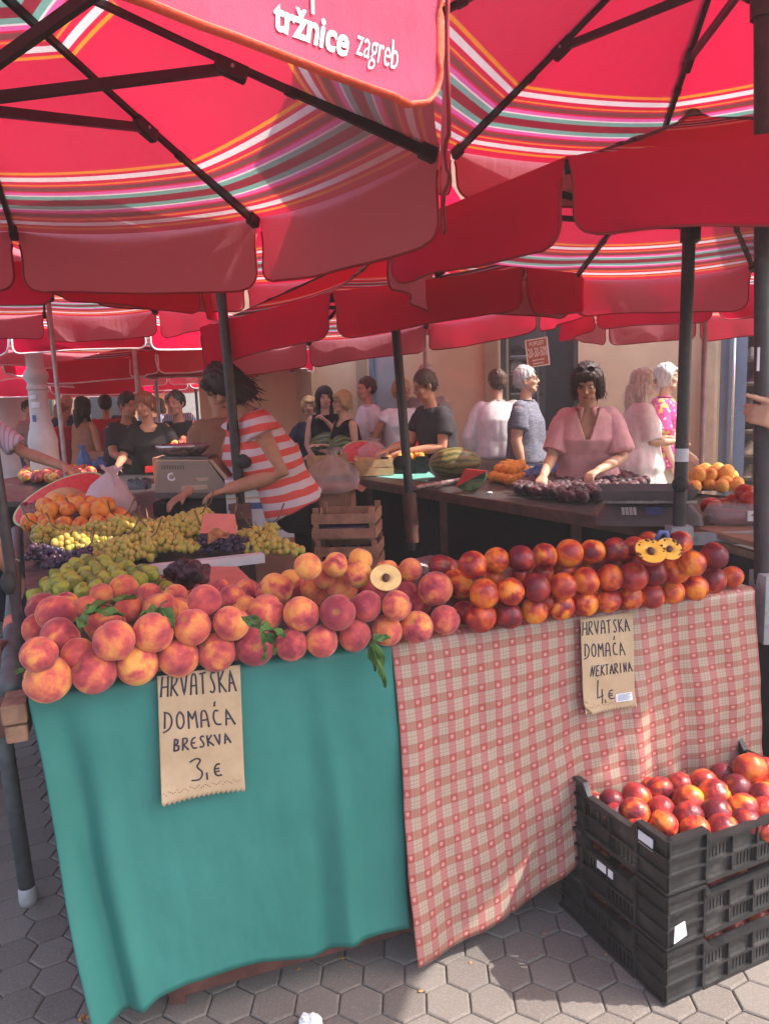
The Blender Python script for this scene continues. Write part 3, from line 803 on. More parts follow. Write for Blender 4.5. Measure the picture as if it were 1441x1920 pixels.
b = MB(); b.grid(lambda u, v: t2(.2 + u * (L2 - .3), .30 + .03 * math.sin(26 * u) * v, ZT - .04 - .84 * v), 60, 6); spart(b, 'skirt', M['dark_cloth'], st3)
# near-right table with tomatoes, next to it
st4 = thing('market_table', 'brown paper covered table end with tomatoes beside the digital scale', 'table', (P0.x, P0.y, 0))
e1, e2 = at(1290, 990, ZT), at(1413, 1020, ZT)
dd = (e2 - e1); far4 = t2(0, TABLE2_W)
b = MB(); b.poly([e1 + Vector((.02, .02, .003)), e1 + dd * 3.2, e1 + dd * 3.2 + Vector((.5, 1.3, 0)), t2(-.03, 1.1), t2(-.03, .06)], .02); spart(b, 'tabletop', M['card'], st4)
b = MB(); b.bar(e1 + Vector((.02, .04, -.05)), e1 + dd * 3.2 + Vector((0, .03, -.05)), .03, .03); spart(b, 'rail', M['wood_old'], st4)
for s_ in (.25, 2.9):
    b = MB(); b.bar(e1 + dd * s_ + Vector((0, .08, -.91)), e1 + dd * s_ + Vector((0, .08, -.06)), .04, .04); spart(b, 'leg', M['steel_brown'], st4)
b = MB(); b.grid(lambda u, v: e1 + dd * (.1 + 3.0 * u) + Vector((0, .25, -.05 - .84 * v)), 20, 4); spart(b, 'skirt', M['dark_cloth'], st4)
# far table behind the watermelons
FT0 = t2(L2 + .08, -.25, 0)
st5 = thing('market_table', 'far market table of melons and red watermelon halves below the laughing shoppers', 'table', (FT0.x, FT0.y, 0))
b = MB(); b.box(FT0 + tn2 * .95 + te2 * .45 + Vector((0, 0, .89)), (.95, 2.3, .04), Matrix((te2, tn2, Vector((0, 0, 1)))).transposed()); spart(b, 'tabletop', M['black_vinyl'], st5)
b = MB(); b.box(FT0 + tn2 * .95 + te2 * .45 + Vector((0, 0, .44)), (.8, 2.1, .84), Matrix((te2, tn2, Vector((0, 0, 1)))).transposed()); spart(b, 'skirt', M['dark_cloth'], st5)
# the neighbouring stall far left, and crates of the row behind
LT0 = Vector((-2.35, 5.6, 0))
st6 = thing('market_table', 'far left market table heaped with mixed fruit and red trays', 'table', tuple(LT0))
b = MB(); b.box((0, .9, .88), (2.6, 2.4, .04)); b.build('tabletop', M['black_vinyl'], st6, False)
b = MB(); b.box((0, .9, .43), (2.4, 2.2, .84)); b.build('skirt', M['dark_cloth'], st6, False)

# ---------------------------------------------------------------- cloths hanging over the front table
def lerp_path(pts, t):
    """t 0..1 along x of a pixel polyline"""
    xs = [p[0] for p in pts]; x = xs[0] + (xs[-1] - xs[0]) * t
    for a, b in zip(pts, pts[1:]):
        if x <= b[0] or b is pts[-1]:
            k = (x - a[0]) / (b[0] - a[0]); return (x, a[1] + (b[1] - a[1]) * k)
def make_cloth(top, bot, fold, nu, nv, lip, name, mat, label):
    b = MB(); T = [fplane(*lerp_path(top, i / nu), .012) for i in range(nu + 1)]
    B = [fplane(*lerp_path(bot, i / nu), .03) for i in range(nu + 1)]
    zed = TL.z + .006
    wid = (T[-1] - T[0]).length
    def pt(u, v):
        i = min(nu, int(round(u * nu))); t_, b_ = T[i].copy(), B[i]
        lipn = .16
        if v < lipn:                                        # lies on the tabletop, then rolls over the edge
            k = 1 - v / lipn
            p = t_ + TP * (.018 + lip * k); p.z = zed
            return p + Vector((0, 0, .0015 * math.sin(40 * u + 9 * v)))
        w_ = (v - lipn) / (1 - lipn)
        if w_ < .04:
            k = w_ / .04 * math.pi / 2
            p = t_ + TP * .018 + TN * .018 * math.sin(k); p.z = zed - .018 * (1 - math.cos(k)); return p
        w2 = (w_ - .04) / .96
        p = t_ + (b_ - t_) * w2
        p.z = (zed - .018) + (b_.z - zed + .018) * w2
        return p + TN * fold(u, w2) + TE * (.004 * math.sin(7 * w2 + 5 * u))
    b.grid(pt, nu, nv, lambda u, v: (u * wid, (max(0, (v - .16) / .84) if v > .16 else (v - .16) * .6) * (zed - .05)))
    o = b.build(name, mat, None, True)
    sd = o.modifiers.new('thickness', 'SOLIDIFY'); sd.thickness = .0016; sd.offset = -1
    return tag(o, label, 'tablecloth')
def fold_green(u, w):
    f = .026 * math.exp(-((u - .155 + .02 * w) / .040) ** 2) * w ** .7 - .030 * math.exp(-((u - .075 - .03 * w) / .035) ** 2) * w ** .6
    f += .045 * math.exp(-(u / .05) ** 2) * w
    f += .018 * math.exp(-((u - .80 - .02 * w) / .030) ** 2) * w ** .5 - .016 * math.exp(-((u - .74) / .03) ** 2) * w
    f += .010 * math.sin(5.2 * u + 1) * w + (.005 * noise.noise((u * 7, w * 5, 2)) + .0016 * noise.noise((u * 22, w * 11, 7)) + .0006 * noise.noise((u * 50, w * 30, 4))) * min(1, 5 * w)
    return f
make_cloth([(53, 1306), (300, 1268), (500, 1240), (737, 1203)],
           [(177, 1917), (205, 1903), (232, 1897), (262, 1884), (300, 1862), (340, 1846), (390, 1832), (440, 1817), (495, 1807), (560, 1801), (612, 1798), (628, 1786), (650, 1774), (720, 1753), (770, 1740)],
           fold_green, 150, 60, .30, 'green_oilcloth', M['vinyl'], 'plain green oilcloth hanging over the table front below the peaches')
def fold_plaid(u, w):
    f = .010 * math.sin(11 * u + .6) * w ** .6 + .007 * math.sin(23 * u + 2.1 * w) * w
    f += .022 * math.exp(-((u - .70 + .1 * w) / .03) ** 2) * w ** .5 - .02 * math.exp(-((u - .78) / .035) ** 2) * w ** .6
    f += .02 * math.exp(-((u - .42) / .05) ** 2) * w ** 1.5 + .012 * math.exp(-((u - .93) / .03) ** 2) * w ** .5
    f += .03 * (1 - u) ** 8 * w + .006 * noise.noise((u * 16, w * 9, 5)) * min(1, w * 4)
    return f
make_cloth([(733, 1203), (820, 1191), (900, 1180), (1000, 1168), (1100, 1153), (1200, 1138), (1300, 1122), (1415, 1105)],
           [(771, 1796), (780, 1795), (805, 1786), (839, 1769), (865, 1757), (895, 1745), (930, 1727), (950, 1714), (953, 1707), (958, 1712), (985, 1694), (1006, 1681), (1050, 1646), (1100, 1600), (1200, 1560), (1300, 1530), (1440, 1500)],
           fold_plaid, 170, 60, .36, 'plaid_oilcloth', M['plaid'], 'red and cream plaid oilcloth with little hearts below the nectarines')
# dark green sheet behind the green cloth at the left end
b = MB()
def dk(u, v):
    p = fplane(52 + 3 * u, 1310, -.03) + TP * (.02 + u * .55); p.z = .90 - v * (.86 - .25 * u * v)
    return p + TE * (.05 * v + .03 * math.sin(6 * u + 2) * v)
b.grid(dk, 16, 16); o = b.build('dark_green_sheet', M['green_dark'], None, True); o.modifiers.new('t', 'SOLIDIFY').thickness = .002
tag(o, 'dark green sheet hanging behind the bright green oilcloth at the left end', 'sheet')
# ---------------------------------------------------------------- market umbrellas
def flap_fn(a, b_, cen, hgt, wav, seed, gap=.02, rc=.30, flare=.0):
    a, b_ = Vector(a), Vector(b_); d = (b_ - a); L = d.length; d.normalize()
    nrm = Vector((d.y, -d.x, 0));
    if nrm.dot(Vector((a.x - cen[0], a.y - cen[1], 0))) < 0: nrm = -nrm
    def f(u, v, off=0.0):
        vv = max(0.0, (v - (1 - rc)) / rc)
        ins = gap * (.15 + .85 * min(1, v * 3)) + rc * hgt * (1 - math.sqrt(max(0, 1 - vv * vv)))
        x = ins + (L - 2 * ins) * u
        wv = wav * (math.sin(2.2 * math.pi * u * 1.6 + seed) + .5 * math.sin(9 * u + seed * 2.3) + 1.4 * noise.noise((u * 5 + seed, v * 1.6, seed)) + .35 * noise.noise((u * 16, v * 3, seed))) * v
        drop = hgt * v * (1 + .06 * math.sin(3.1 * u + seed))
        return a + d * x + nrm * (wv + off + flare * v) + Vector((0, 0, -drop))
    return f, L, nrm
def umbrella(label, c, R, ze, ph, rise=.42, vh=.20, trim='trim_dark', pole='pole_dark', pr=.024, base=None, zb=0.0, tilt=(0, 0), group='red market umbrellas', detail=2, wav=.013, orange_flap=None, logo=(), sides=8, vmat='valance', hide_pole=False, struts=True, seed=0, rn=.02):
    root = thing('market_umbrella', label, 'umbrella', (c[0], c[1], 0), 0, group)
    O = Vector((c[0], c[1], 0))
    hub = Vector((0, 0, ze + rise)); ver = []
    for k in range(sides):
        q = R_(ph + 360 / sides * k)
        x, y = R * math.cos(q), R * math.sin(q)
        ver.append(Vector((x, y, ze + x * tilt[0] + y * tilt[1])))
    b = MB()
    for k in range(sides):
        a, d = ver[k], ver[(k + 1) % sides]
        def fn(u, v, a=a, d=d):
            e = a.lerp(d, u); p = hub.lerp(e, v)
            sg = 4 * u * (1 - u)
            p = p - Vector((0, 0, .035 * sg * v * v + .045 * 4 * v * (1 - v) * .5))
            p = p - Vector((e.x, e.y, 0)) * (.018 * sg * v)
            return p
        b.grid(fn, 10, 14)
    cn = b.build('canopy', M['canopy'], root, True, merge=True)
    ri = random.Random(seed + int(c[0] * 100))
    for k in range(sides):
        a, d = ver[k], ver[(k + 1) % sides]
        f, L, nr = flap_fn(a, d, (0, 0), vh, wav, ri.uniform(0, 6))
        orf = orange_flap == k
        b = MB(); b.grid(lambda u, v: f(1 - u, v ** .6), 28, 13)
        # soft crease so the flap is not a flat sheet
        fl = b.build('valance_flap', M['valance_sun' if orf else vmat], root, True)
        path = [f(0, (v / 13) ** .6) for v in range(1, 14)] + [f(u / 20, 1) for u in range(1, 20)] + [f(1, (v / 13) ** .6) for v in range(13, 0, -1)]
        b = MB(); b.tube(path, .010 if orf else (.0042 if trim == 'trim_dark' else .008), 6, flat=.45 if orf else 1, ref=(0, 0, 1) if orf else None)
        b.build('hem', M['trim_orange' if orf else trim], fl, True)
        if k in logo:
            lg = MB()
            def put(q, x0, x1, z0, z1, flip):
                ar = np.array(q.v); ax0, ax1, ay0, ay1 = ar[:, 0].min(), ar[:, 0].max(), ar[:, 1].min(), ar[:, 1].max()
                vs = []
                for X, Y, _ in q.v:
                    uu = x0 + (X - ax0) / (ax1 - ax0) * (x1 - x0); vv = z1 + (Y - ay0) / (ay1 - ay0) * (z0 - z1)
                    vs.append(f(1 - uu if flip else uu, vv, .0025))
                lg.add(vs, q.f)
            mid = (a + d) / 2; flip = (d - a).cross(nr).z > 0
            LG = LOGO_BIG if orf else LOGO_SMALL
            put(text_mb('tr\u017enice', 1, .028), *LG[0], flip)
            put(text_mb('zagreb', 1, -.006), *LG[1], flip)
            um = MB()
            n_ = 14
            arc = [(math.cos(math.pi * i / n_), math.sin(math.pi * i / n_) * .62, 0) for i in range(n_ + 1)]
            um.add(arc + [(.9 - 1.8 * i / 6, .06 + (.04 if i % 2 else -.06), 0) for i in range(7)][::-1][1:-1][::-1] , [tuple(range(n_ + 1 + 5))])
            for j in range(2):
                lo_ = [(-1 + 2 * i / 12, -.12 - .15 * j + .05 * math.sin(i * 1.05), 0) for i in range(13)]
                um.add(lo_ + [(x, y - .07, 0) for x, y, _ in lo_[::-1]], [tuple(range(26))])
            um.add([(-.07, -.35, 0), (.07, -.35, 0), (.07, -1.0, 0), (-.07, -1.0, 0)], [(0, 1, 2, 3)])
            put(um, *LG[2], flip)
            lg.build('logo', M['print'], fl, False)
    if detail >= 1:
        run = Vector((0, 0, ze + rn))
        for k in range(sides):
            a = ver[k]; dn = Vector((0, 0, -.022))
            b = MB(); e = a * .985 + Vector((0, 0, a.z * .015))
            p0 = hub + dn + (e - hub) * .03; p1 = e + dn
            b.bar(p0, p1, .016, .026)
            mid = hub.lerp(e, .55) + dn
            dr = (e - hub).normalized()
            b.box(mid + Vector((0, 0, -.012)), (.085, .028, .055), Matrix((dr, dr.cross(Vector((0, 0, 1))).normalized(), dr.cross(Vector((0, 0, 1))).normalized().cross(dr))).transposed(), .008)
            b.box(mid + dr * .16, (.035, .022, .034), Matrix((dr, dr.cross(Vector((0, 0, 1))).normalized(), dr.cross(Vector((0, 0, 1))).normalized().cross(dr))).transposed(), .004)
            b.box(p1 - dr * .02, (.05, .03, .04), Matrix((dr, dr.cross(Vector((0, 0, 1))).normalized(), dr.cross(Vector((0, 0, 1))).normalized().cross(dr))).transposed(), .006)
            rb = b.build('rib', M['rib_dark'], root, False)
            if struts:
                b = MB(); s0 = run + Vector((a.x, a.y, 0)).normalized() * .05
                b.bar(s0, mid + Vector((0, 0, -.015)), .016, .024); b.build('strut', M['rib_dark'], root, False)
                b = MB(); b.tube([mid + dr.cross(Vector((0, 0, 1))).normalized() * .017 + Vector((0, 0, -.015)), mid - dr.cross(Vector((0, 0, 1))).normalized() * .017 + Vector((0, 0, -.015))], .005, 8); b.build('bolt', M['steel_white'], rb, True)
        b = MB(); b.lathe([(.028, ze + rn - .08), (.040, ze + rn - .07), (.040, ze + rn + .02), (.028, ze + rn + .04)], 16); b.build('runner', M['rib_dark'], root, True, auto=40)
        b = MB(); b.lathe([(.05, ze + rise - .07), (.06, ze + rise - .02), (.03, ze + rise), (.012, ze + rise + .05), (.0, ze + rise + .06)], 16, cap=False); b.build('hub', M['rib_dark'], root, True, auto=40)
    else:
        b = MB(); b.lathe([(.05, ze + rise - .07), (.03, ze + rise), (.0, ze + rise + .06)], 10, cap=False); b.build('hub', M['rib_dark'], root, True)
    bb = Vector(base) - O if base is not None else Vector((0, 0, 0))
    pb = MB(); bt = Vector((bb.x, bb.y, zb)); tp_ = hub
    pb.tube([bt, bt.lerp(tp_, .5), tp_], pr, 14); pb.build('pole', M[pole], root, True, auto=50)
    return root, bt, tp_
def pole_at(root, bt, tp_, z):
    k = (z - bt.z) / (tp_.z - bt.z); return bt.lerp(tp_, k)
LOGO_BIG = ((.662, .80, .715, .885), (.815, .90, .68, .90), (.69, .77, .30, .72))
LOGO_SMALL = ((.30, .55, .55, .80), (.58, .76, .57, .88), (.34, .50, .12, .50))
U1 = umbrella('red striped umbrella with white lettering on its sunlit near flap', (-.974, 1.812), 1.231, 2.207, 63.6, .42, .245, pr=.014, base=(-.945, 1.86, 0), zb=.86, orange_flap=5, logo=(5,), wav=.008)
U2 = umbrella('tall red umbrella at the top right whose dark pole stands at the table corner', (1.10, 2.293), 1.25, 2.53, 128, .50, .20, pr=.022, base=(1.185, 2.30, 0), zb=.90, rn=.15)
U3 = umbrella('bright red umbrella above the vendor, its pole in front of her', (-.83, 4.02), 1.32, 2.50, 48, .42, .20, pr=.026, base=(-.785, 4.08, 0), zb=.90, tilt=(0, -.12))
U4 = umbrella('red umbrella over the plum table with a deep red shaded near flap', (1.30, 3.204), 1.26, 2.171, 98, .44, .225, pr=.026, base=(1.262, 3.16, 0), zb=.90)
U5 = umbrella('red umbrella in the middle whose pole stands by the watermelons', (.09, 4.88), 1.25, 2.07, 211, .42, .215, pr=.03, base=(.18, 4.76, 0), zb=.55, tilt=(.11, 0))
U6 = umbrella('red umbrella at the left behind the lettered one', (-2.25, 5.3), 1.22, 2.33, 295, .40, .22, pole='pole_light', pr=.016)
U7 = umbrella('white edged red umbrella above the far left stall', (-2.55, 8.0), 1.55, 2.23, 292, .55, .20, 'trim_white', 'pole_light', .026)
U8 = umbrella('pinkish red umbrella between the middle umbrella and the beige wall', (.44, 7.25), 1.3, 2.41, 200, .42, .2, tilt=(.14, 0), pole='pole_pink', pr=.018)
U9 = umbrella('bright red umbrella in front of the shop door', (2.36, 5.52), 1.02, 2.12, 205, .42, .2, pole='pole_pink', pr=.020)
far = [((-3.0, 10.2), 1.6, 2.10, 280, 'white edged umbrella in the second row far left', (5, 6)),
       ((-5.6, 8.6), 1.6, 2.20, 300, 'white edged umbrella with a small logo at the left edge', (5, 6, 7)),
       ((-1.8, 8.9), 1.05, 2.13, 285, 'white edged red umbrella in front of the beige wall corner', ()),
       ((-5.2, 12.2), 1.7, 2.0, 290, 'dark red far umbrella with a faint logo above the crowd', (5, 6)),
       ((-3.3, 13.6), 1.6, 2.05, 280, 'far umbrella behind the dark haired man', ()),
       ((-7.9, 13.0), 1.7, 2.1, 280, 'far umbrella behind the white column', ()),
       ((-4.6, 17.0), 1.8, 2.2, 270, 'farthest umbrella in the middle of the far row', ()),
       ((-9.0, 18.0), 1.9, 2.2, 275, 'farthest umbrella at the left end of the far row', ())]
for c, R, ze, ph, lab, lg in far:
    umbrella(lab, c, R, ze, ph, .5, .24, 'trim_white', 'pole_light' if c[1] < 12 else 'pole_dark', .025, detail=0, logo=lg)
# umbrella added out of frame at the next stall, shaped to shade the plaid cloth
umbrella('unseen red umbrella added at the next stall to shade the plaid cloth', (2.85, 3.06), 1.30, 2.60, 22.5, .42, .2)
# fittings on the poles: a thing that is part of its umbrella
def fit(U, name, b, mat, smooth=True): return b.build(name, M[mat], U[0], smooth, auto=40)
def ring(U, z0, z1, r, name='collar', mat='pole_dark'):
    a, c = pole_at(*U, z0), pole_at(*U, z1); b = MB(); b.tube([a, c], r, 14); fit(U, name, b, mat)
ring(U2, .92, 1.50, .024, 'lower_tube'); ring(U2, 2.55, 2.60, .032)
p = pole_at(*U2, .93); b = MB(); b.box(p + Vector((.035, -.01, -.10)), (.11, .11, .22), None, .006); fit(U2, 'socket', b, 'steel_white', False)
p = pole_at(*U2, 1.60); b = MB(); b.box(p + Vector((-.018, -.014, 0)), (.007, .006, .07)); fit(U2, 'sticker', b, 'white_label', False)
ring(U4, .95, 1.30, .0275, 'lower_tube'); p = pole_at(*U4, 1.12)
b = MB(); b.ell(p + Vector((-.012, -.024, 0)), (.034, .028, .034)); fit(U4, 'knob', b, 'rubber')
ring(U4, 1.215, 1.27, .0285, 'sticker', 'white_label')
p = pole_at(*U4, .90); b = MB(); b.box(p + Vector((0, 0, -.06)), (.095, .08, .20), None, .006); b.bar(p + Vector((.04, .0, -.02)), p + Vector((.30, -.09, -.005)), .04, .05); fit(U4, 'socket', b, 'steel_white', False)
p = pole_at(*U3, 1.22); b = MB(); b.ell(p + Vector((.045, -.03, 0)), (.045, .035, .04)); fit(U3, 'knob', b, 'rubber')
ring(U3, 1.12, 1.36, .029, 'lower_tube'); ring(U3, .90, 1.10, .026, 'worn_tube', 'steel_brown')
p = pole_at(*U3, .93); b = MB(); b.box(p + Vector((0, 0, -.02)), (.11, .10, .16), None, .008); fit(U3, 'socket', b, 'steel_brown', False)
ring(U5, .60, .92, .046, 'lower_tube', 'steel_brown'); p = pole_at(*U5, 1.12)
b = MB(); b.ell(p + Vector((-.045, -.02, 0)), (.045, .035, .045)); fit(U5, 'knob', b, 'rubber')
# round knob and bolts on the near left pole
p = pole_at(*U1, 1.10); b = MB(); b.ell(p + Vector((.0, -.02, 0)), (.018, .018, .03)); fit(U1, 'knob', b, 'rubber')
# ---------------------------------------------------------------- fruit
def peach_mb(seed, nect=False, nu=28, nv=20):
    r = random.Random(seed); p0 = -math.pi / 2; asym = r.uniform(-.04, .04); sq = r.uniform(.90, .97); de = r.uniform(.10, .2) * (.8 if nect else 1); su = r.uniform(.07, .13) * (.8 if nect else 1)
    def fn(q, th, ph):
        d = (ph - p0 + math.pi) % (2 * math.pi) - math.pi
        k = 1 - de * math.exp(-(th / .30) ** 2) + .035 * math.exp(-((math.pi - th) / .28) ** 2)
        k -= su * math.exp(-(d / .13) ** 2) * (math.sin(th) ** .7) * (1 if th < 2.2 else .5)
        k += .03 * math.exp(-((abs(d) - .5) / .35) ** 2) * math.sin(th)
        return k + asym * math.cos(ph) + .012 * noise.noise((q.x * 1.7 + seed, q.y * 1.7, q.z * 1.7))
    b = MB(); b.ell((0, 0, 0), (1, 1, sq), None, nu, nv, fn); return b
def pear_mb(seed):                                          # fig
    def fn(q, th, ph):
        return 1 + .20 * math.exp(-(th / .42) ** 2) - .10 * math.exp(-((th - .85) / .4) ** 2) + .02 * math.sin(ph * 7) * math.sin(th) + .03 * noise.noise((q.x * 2 + seed, q.y * 2, q.z * 2))
    b = MB(); b.ell((0, 0, 0), (1, 1, .95), None, 16, 14, fn); return b
def oval_mb(seed, z=1.2):
    b = MB(); b.ell((0, 0, 0), (1, 1, z), None, 16, 12, lambda q, th, ph: 1 - .05 * math.exp(-(th / .2) ** 2) - .03 * math.exp(-((ph - 1) / .2) ** 2)); return b
def tomato_mb(seed):
    b = MB(); b.ell((0, 0, 0), (1, 1, .82), None, 24, 14, lambda q, th, ph: (1 + .045 * math.cos(5 * ph + seed) * math.sin(th)) * (1 - .2 * math.exp(-(th / .3) ** 2))); return b
_protos = {}
def fruit(kind, pos, r, label, group, bias=.3, rot=None, rnd=random.Random(11), cat=None):
    mk, mat, nm = {'peach': (lambda s: peach_mb(s), 'peach', 'peach'), 'nectarine': (lambda s: peach_mb(s, True), 'nectarine', 'nectarine'),
                   'apricot': (lambda s: peach_mb(s, True, 18, 12), 'apricot', 'apricot'), 'orange': (lambda s: peach_mb(s, True, 18, 12), 'apricot', 'orange'), 'plum': (lambda s: oval_mb(s, 1.12), 'plum', 'plum'), 'fig': (pear_mb, 'fig', 'fig'),
                   'dark_fig': (pear_mb, 'fig_dark', 'fig'), 'tomato': (tomato_mb, 'tomato', 'tomato'), 'mixed': (lambda s: peach_mb(s, True, 18, 12), 'mixfruit', 'fruit')}[kind]
    v = rnd.randrange(3)
    if (kind, v) not in _protos:
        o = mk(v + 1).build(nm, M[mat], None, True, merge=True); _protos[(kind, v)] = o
    else:
        o = _protos[(kind, v)].copy(); COL.objects.link(o)
    o.location = pos; o.scale = (r, r, r)
    o.rotation_euler = rot if rot else (rnd.uniform(-1.2, 1.2), rnd.uniform(-1.2, 1.2), rnd.uniform(0, 6.28))
    o.color = (bias, rnd.random(), 0, 1)
    return tag(o, label, cat or nm, group)
ORD = ['first', 'second', 'third', 'fourth', 'fifth', 'sixth', 'seventh', 'eighth', 'ninth', 'tenth', 'eleventh', 'twelfth', 'thirteenth', 'fourteenth', 'fifteenth', 'sixteenth', 'seventeenth', 'eighteenth', 'nineteenth', 'twentieth'] + ['twenty-' + q for q in ('first', 'second', 'third', 'fourth', 'fifth', 'sixth', 'seventh', 'eighth', 'ninth')]
TONE = {'y': (.06, 'golden yellow'), 'o': (.34, 'orange'), 'b': (.48, 'red-blushed'), 'r': (.63, 'red'), 'd': (.90, 'dark red')}
def rows(kind, rowdefs, group, place, rad=None):
    for rn, z, items in rowdefs:
        items = sorted(items)
        for i, it in enumerate(items):
            x, y, r, t = it[:4]; zz = it[4] if len(it) > 4 else z
            p = at(x, y, zz); rr = r * depth(p) / FPX
            fruit(kind, p, rr, f'{TONE[t][1]} {kind}, {ORD[i]} from the left in the {rn} {place}', group, TONE[t][0] + (.06 if 'crate' in group else -.05 if kind == 'nectarine' else 0))
rows('peach', [
    ('front row', .957, [(90, 1272, 44, 'o'), (177, 1259, 43, 'r'), (259, 1246, 39, 'o'), (334, 1233, 38, 'b'), (407, 1222, 37, 'b'), (478, 1213, 37, 'd'), (547, 1208, 31, 'd'), (604, 1203, 31, 'b'), (664, 1191, 32, 'r'), (725, 1181, 30, 'b'), (782, 1176, 31, 'b'), (834, 1163, 28, 'r')]),
    ('second row', 1.025, [(113, 1193, 37, 'r'), (213, 1202, 39, 'b'), (288, 1187, 38, 'b'), (362, 1176, 35, 'b'), (433, 1168, 34, 'o'), (500, 1149, 34, 'b'), (566, 1151, 34, 'b'), (632, 1148, 34, 'd'), (686, 1136, 31, 'd'), (743, 1135, 29, 'b'), (815, 1104, 33, 'b')]),
    ('third row', 1.02, [(74, 1226, 34, 'r'), (85, 1250, 30, 'b', .98), (148, 1228, 33, 'b', .99), (105, 1150, 36, 'r', 1.05), (192, 1166, 36, 'o'), (205, 1178, 34, 'r', 1.0), (75, 1180, 32, 'r', .99), (240, 1142, 27, 'b'), (300, 1142, 33, 'b'), (383, 1128, 32, 'r', 1.07), (436, 1124, 27, 'r'), (335, 1148, 28, 'b', 1.0), (458, 1140, 26, 'o', 1.0)]),
    ('fourth row', 1.0, [(190, 1115, 22, 'b'), (232, 1105, 28, 'b'), (280, 1115, 24, 'b'), (330, 1118, 24, 'o'), (415, 1108, 24, 'r'), (463, 1110, 24, 'b'), (80, 1140, 30, 'r'), (125, 1130, 22, 'b'), (163, 1142, 24, 'b'), (505, 1110, 26, 'o', 1.03), (598, 1118, 22, 'b'), (560, 1113, 20, 'd'), (645, 1108, 26, 'o'), (700, 1108, 24, 'r'), (760, 1112, 25, 'd'), (665, 1115, 24, 'd', .98), (785, 1130, 24, 'd', .98)]),
    ('back row', 1.07, [(518, 1103, 31, 'o', 1.04), (545, 1092, 24, 'y', 1.03), (578, 1062, 26, 'y', 1.12), (629, 1058, 24, 'y', 1.11), (676, 1050, 23, 'y', 1.11), (614, 1078, 27, 'o', 1.07), (671, 1077, 26, 'o', 1.08), (585, 1105, 24, 'o', 1.02), (640, 1104, 27, 'o', 1.03), (725, 1070, 22, 'o', 1.06), (769, 1069, 23, 'o', 1.06), (752, 1080, 20, 'o', 1.02), (530, 1118, 22, 'y', .99)]),
], 'peaches heaped on the green cloth', 'of the peach heap')
rows('nectarine', [
    ('front row', .955, [(870, 1150, 24, 'd', .94), (901, 1157, 30, 'r'), (953, 1152, 27, 'd'), (1002, 1145, 26, 'b'), (1051, 1138, 26, 'b'), (1094, 1131, 26, 'b'), (1139, 1125, 25, 'b'), (1181, 1119, 23, 'o'), (1221, 1117, 24, 'r'), (1260, 1110, 23, 'o'), (1301, 1102, 25, 'b')]),
    ('second row', 1.02, [(862, 1098, 26, 'o', 1.0), (907, 1112, 29, 'o'), (955, 1109, 27, 'b'), (1005, 1103, 28, 'd'), (1054, 1098, 26, 'b'), (1098, 1089, 26, 'o'), (1142, 1083, 26, 'b'), (1185, 1081, 28, 'r'), (1226, 1074, 25, 'd'), (1264, 1069, 26, 'b'), (1336, 1088, 25, 'd', .965), (1372, 1081, 21, 'b', .955)]),
    ('third row', 1.03, [(835, 1068, 26, 'r', 1.0), (848, 1088, 22, 'b', .98), (925, 1082, 21, 'o'), (972, 1077, 20, 'r'), (1017, 1074, 21, 'b'), (1056, 1071, 22, 'r'), (1103, 1063, 23, 'r'), (1146, 1057, 20, 'd'), (1186, 1055, 21, 'd'), (1285, 1090, 20, 'r', .97), (930, 1135, 20, 'r', .97), (1025, 1128, 18, 'b', .97), (1120, 1112, 18, 'r', .97), (1205, 1100, 18, 'd', .97)]),
    ('back row', 1.085, [(824, 1062, 22, 'd', 1.02), (886, 1060, 27, 'r'), (930, 1050, 25, 'o'), (976, 1049, 26, 'd'), (1020, 1042, 24, 'b'), (1066, 1038, 27, 'o'), (1111, 1034, 24, 'b'), (1152, 1031, 24, 'd'), (1188, 1025, 20, 'b'), (1216, 1016, 20, 'r'), (1274, 1019, 24, 'r'), (1297, 1056, 25, 'o', 1.05), (1338, 1042, 26, 'd', 1.04)]),
], 'nectarines heaped on the plaid cloth', 'of the nectarine heap')
# low mound of crumpled sheet under the heaps (they rest on it)
b = MB()
def mound(u, v):
    s = .06 + u * (TLEN - .12); bk = .05 + v * .42
    h = .055 * math.sin(math.pi * min(1, v * 1.25)) ** .8 * min(1, 14 * u, 9 * (1 - u)) if v < .8 else .0
    return tp(s, bk, ZT + .002 + h + .006 * noise.noise((s * 9, bk * 9, 1)))
b.grid(mound, 60, 14); solo('crumpled_sheet', b, M['black_vinyl'], 'dark crumpled sheet propping up the peach and nectarine heaps', 'sheet')
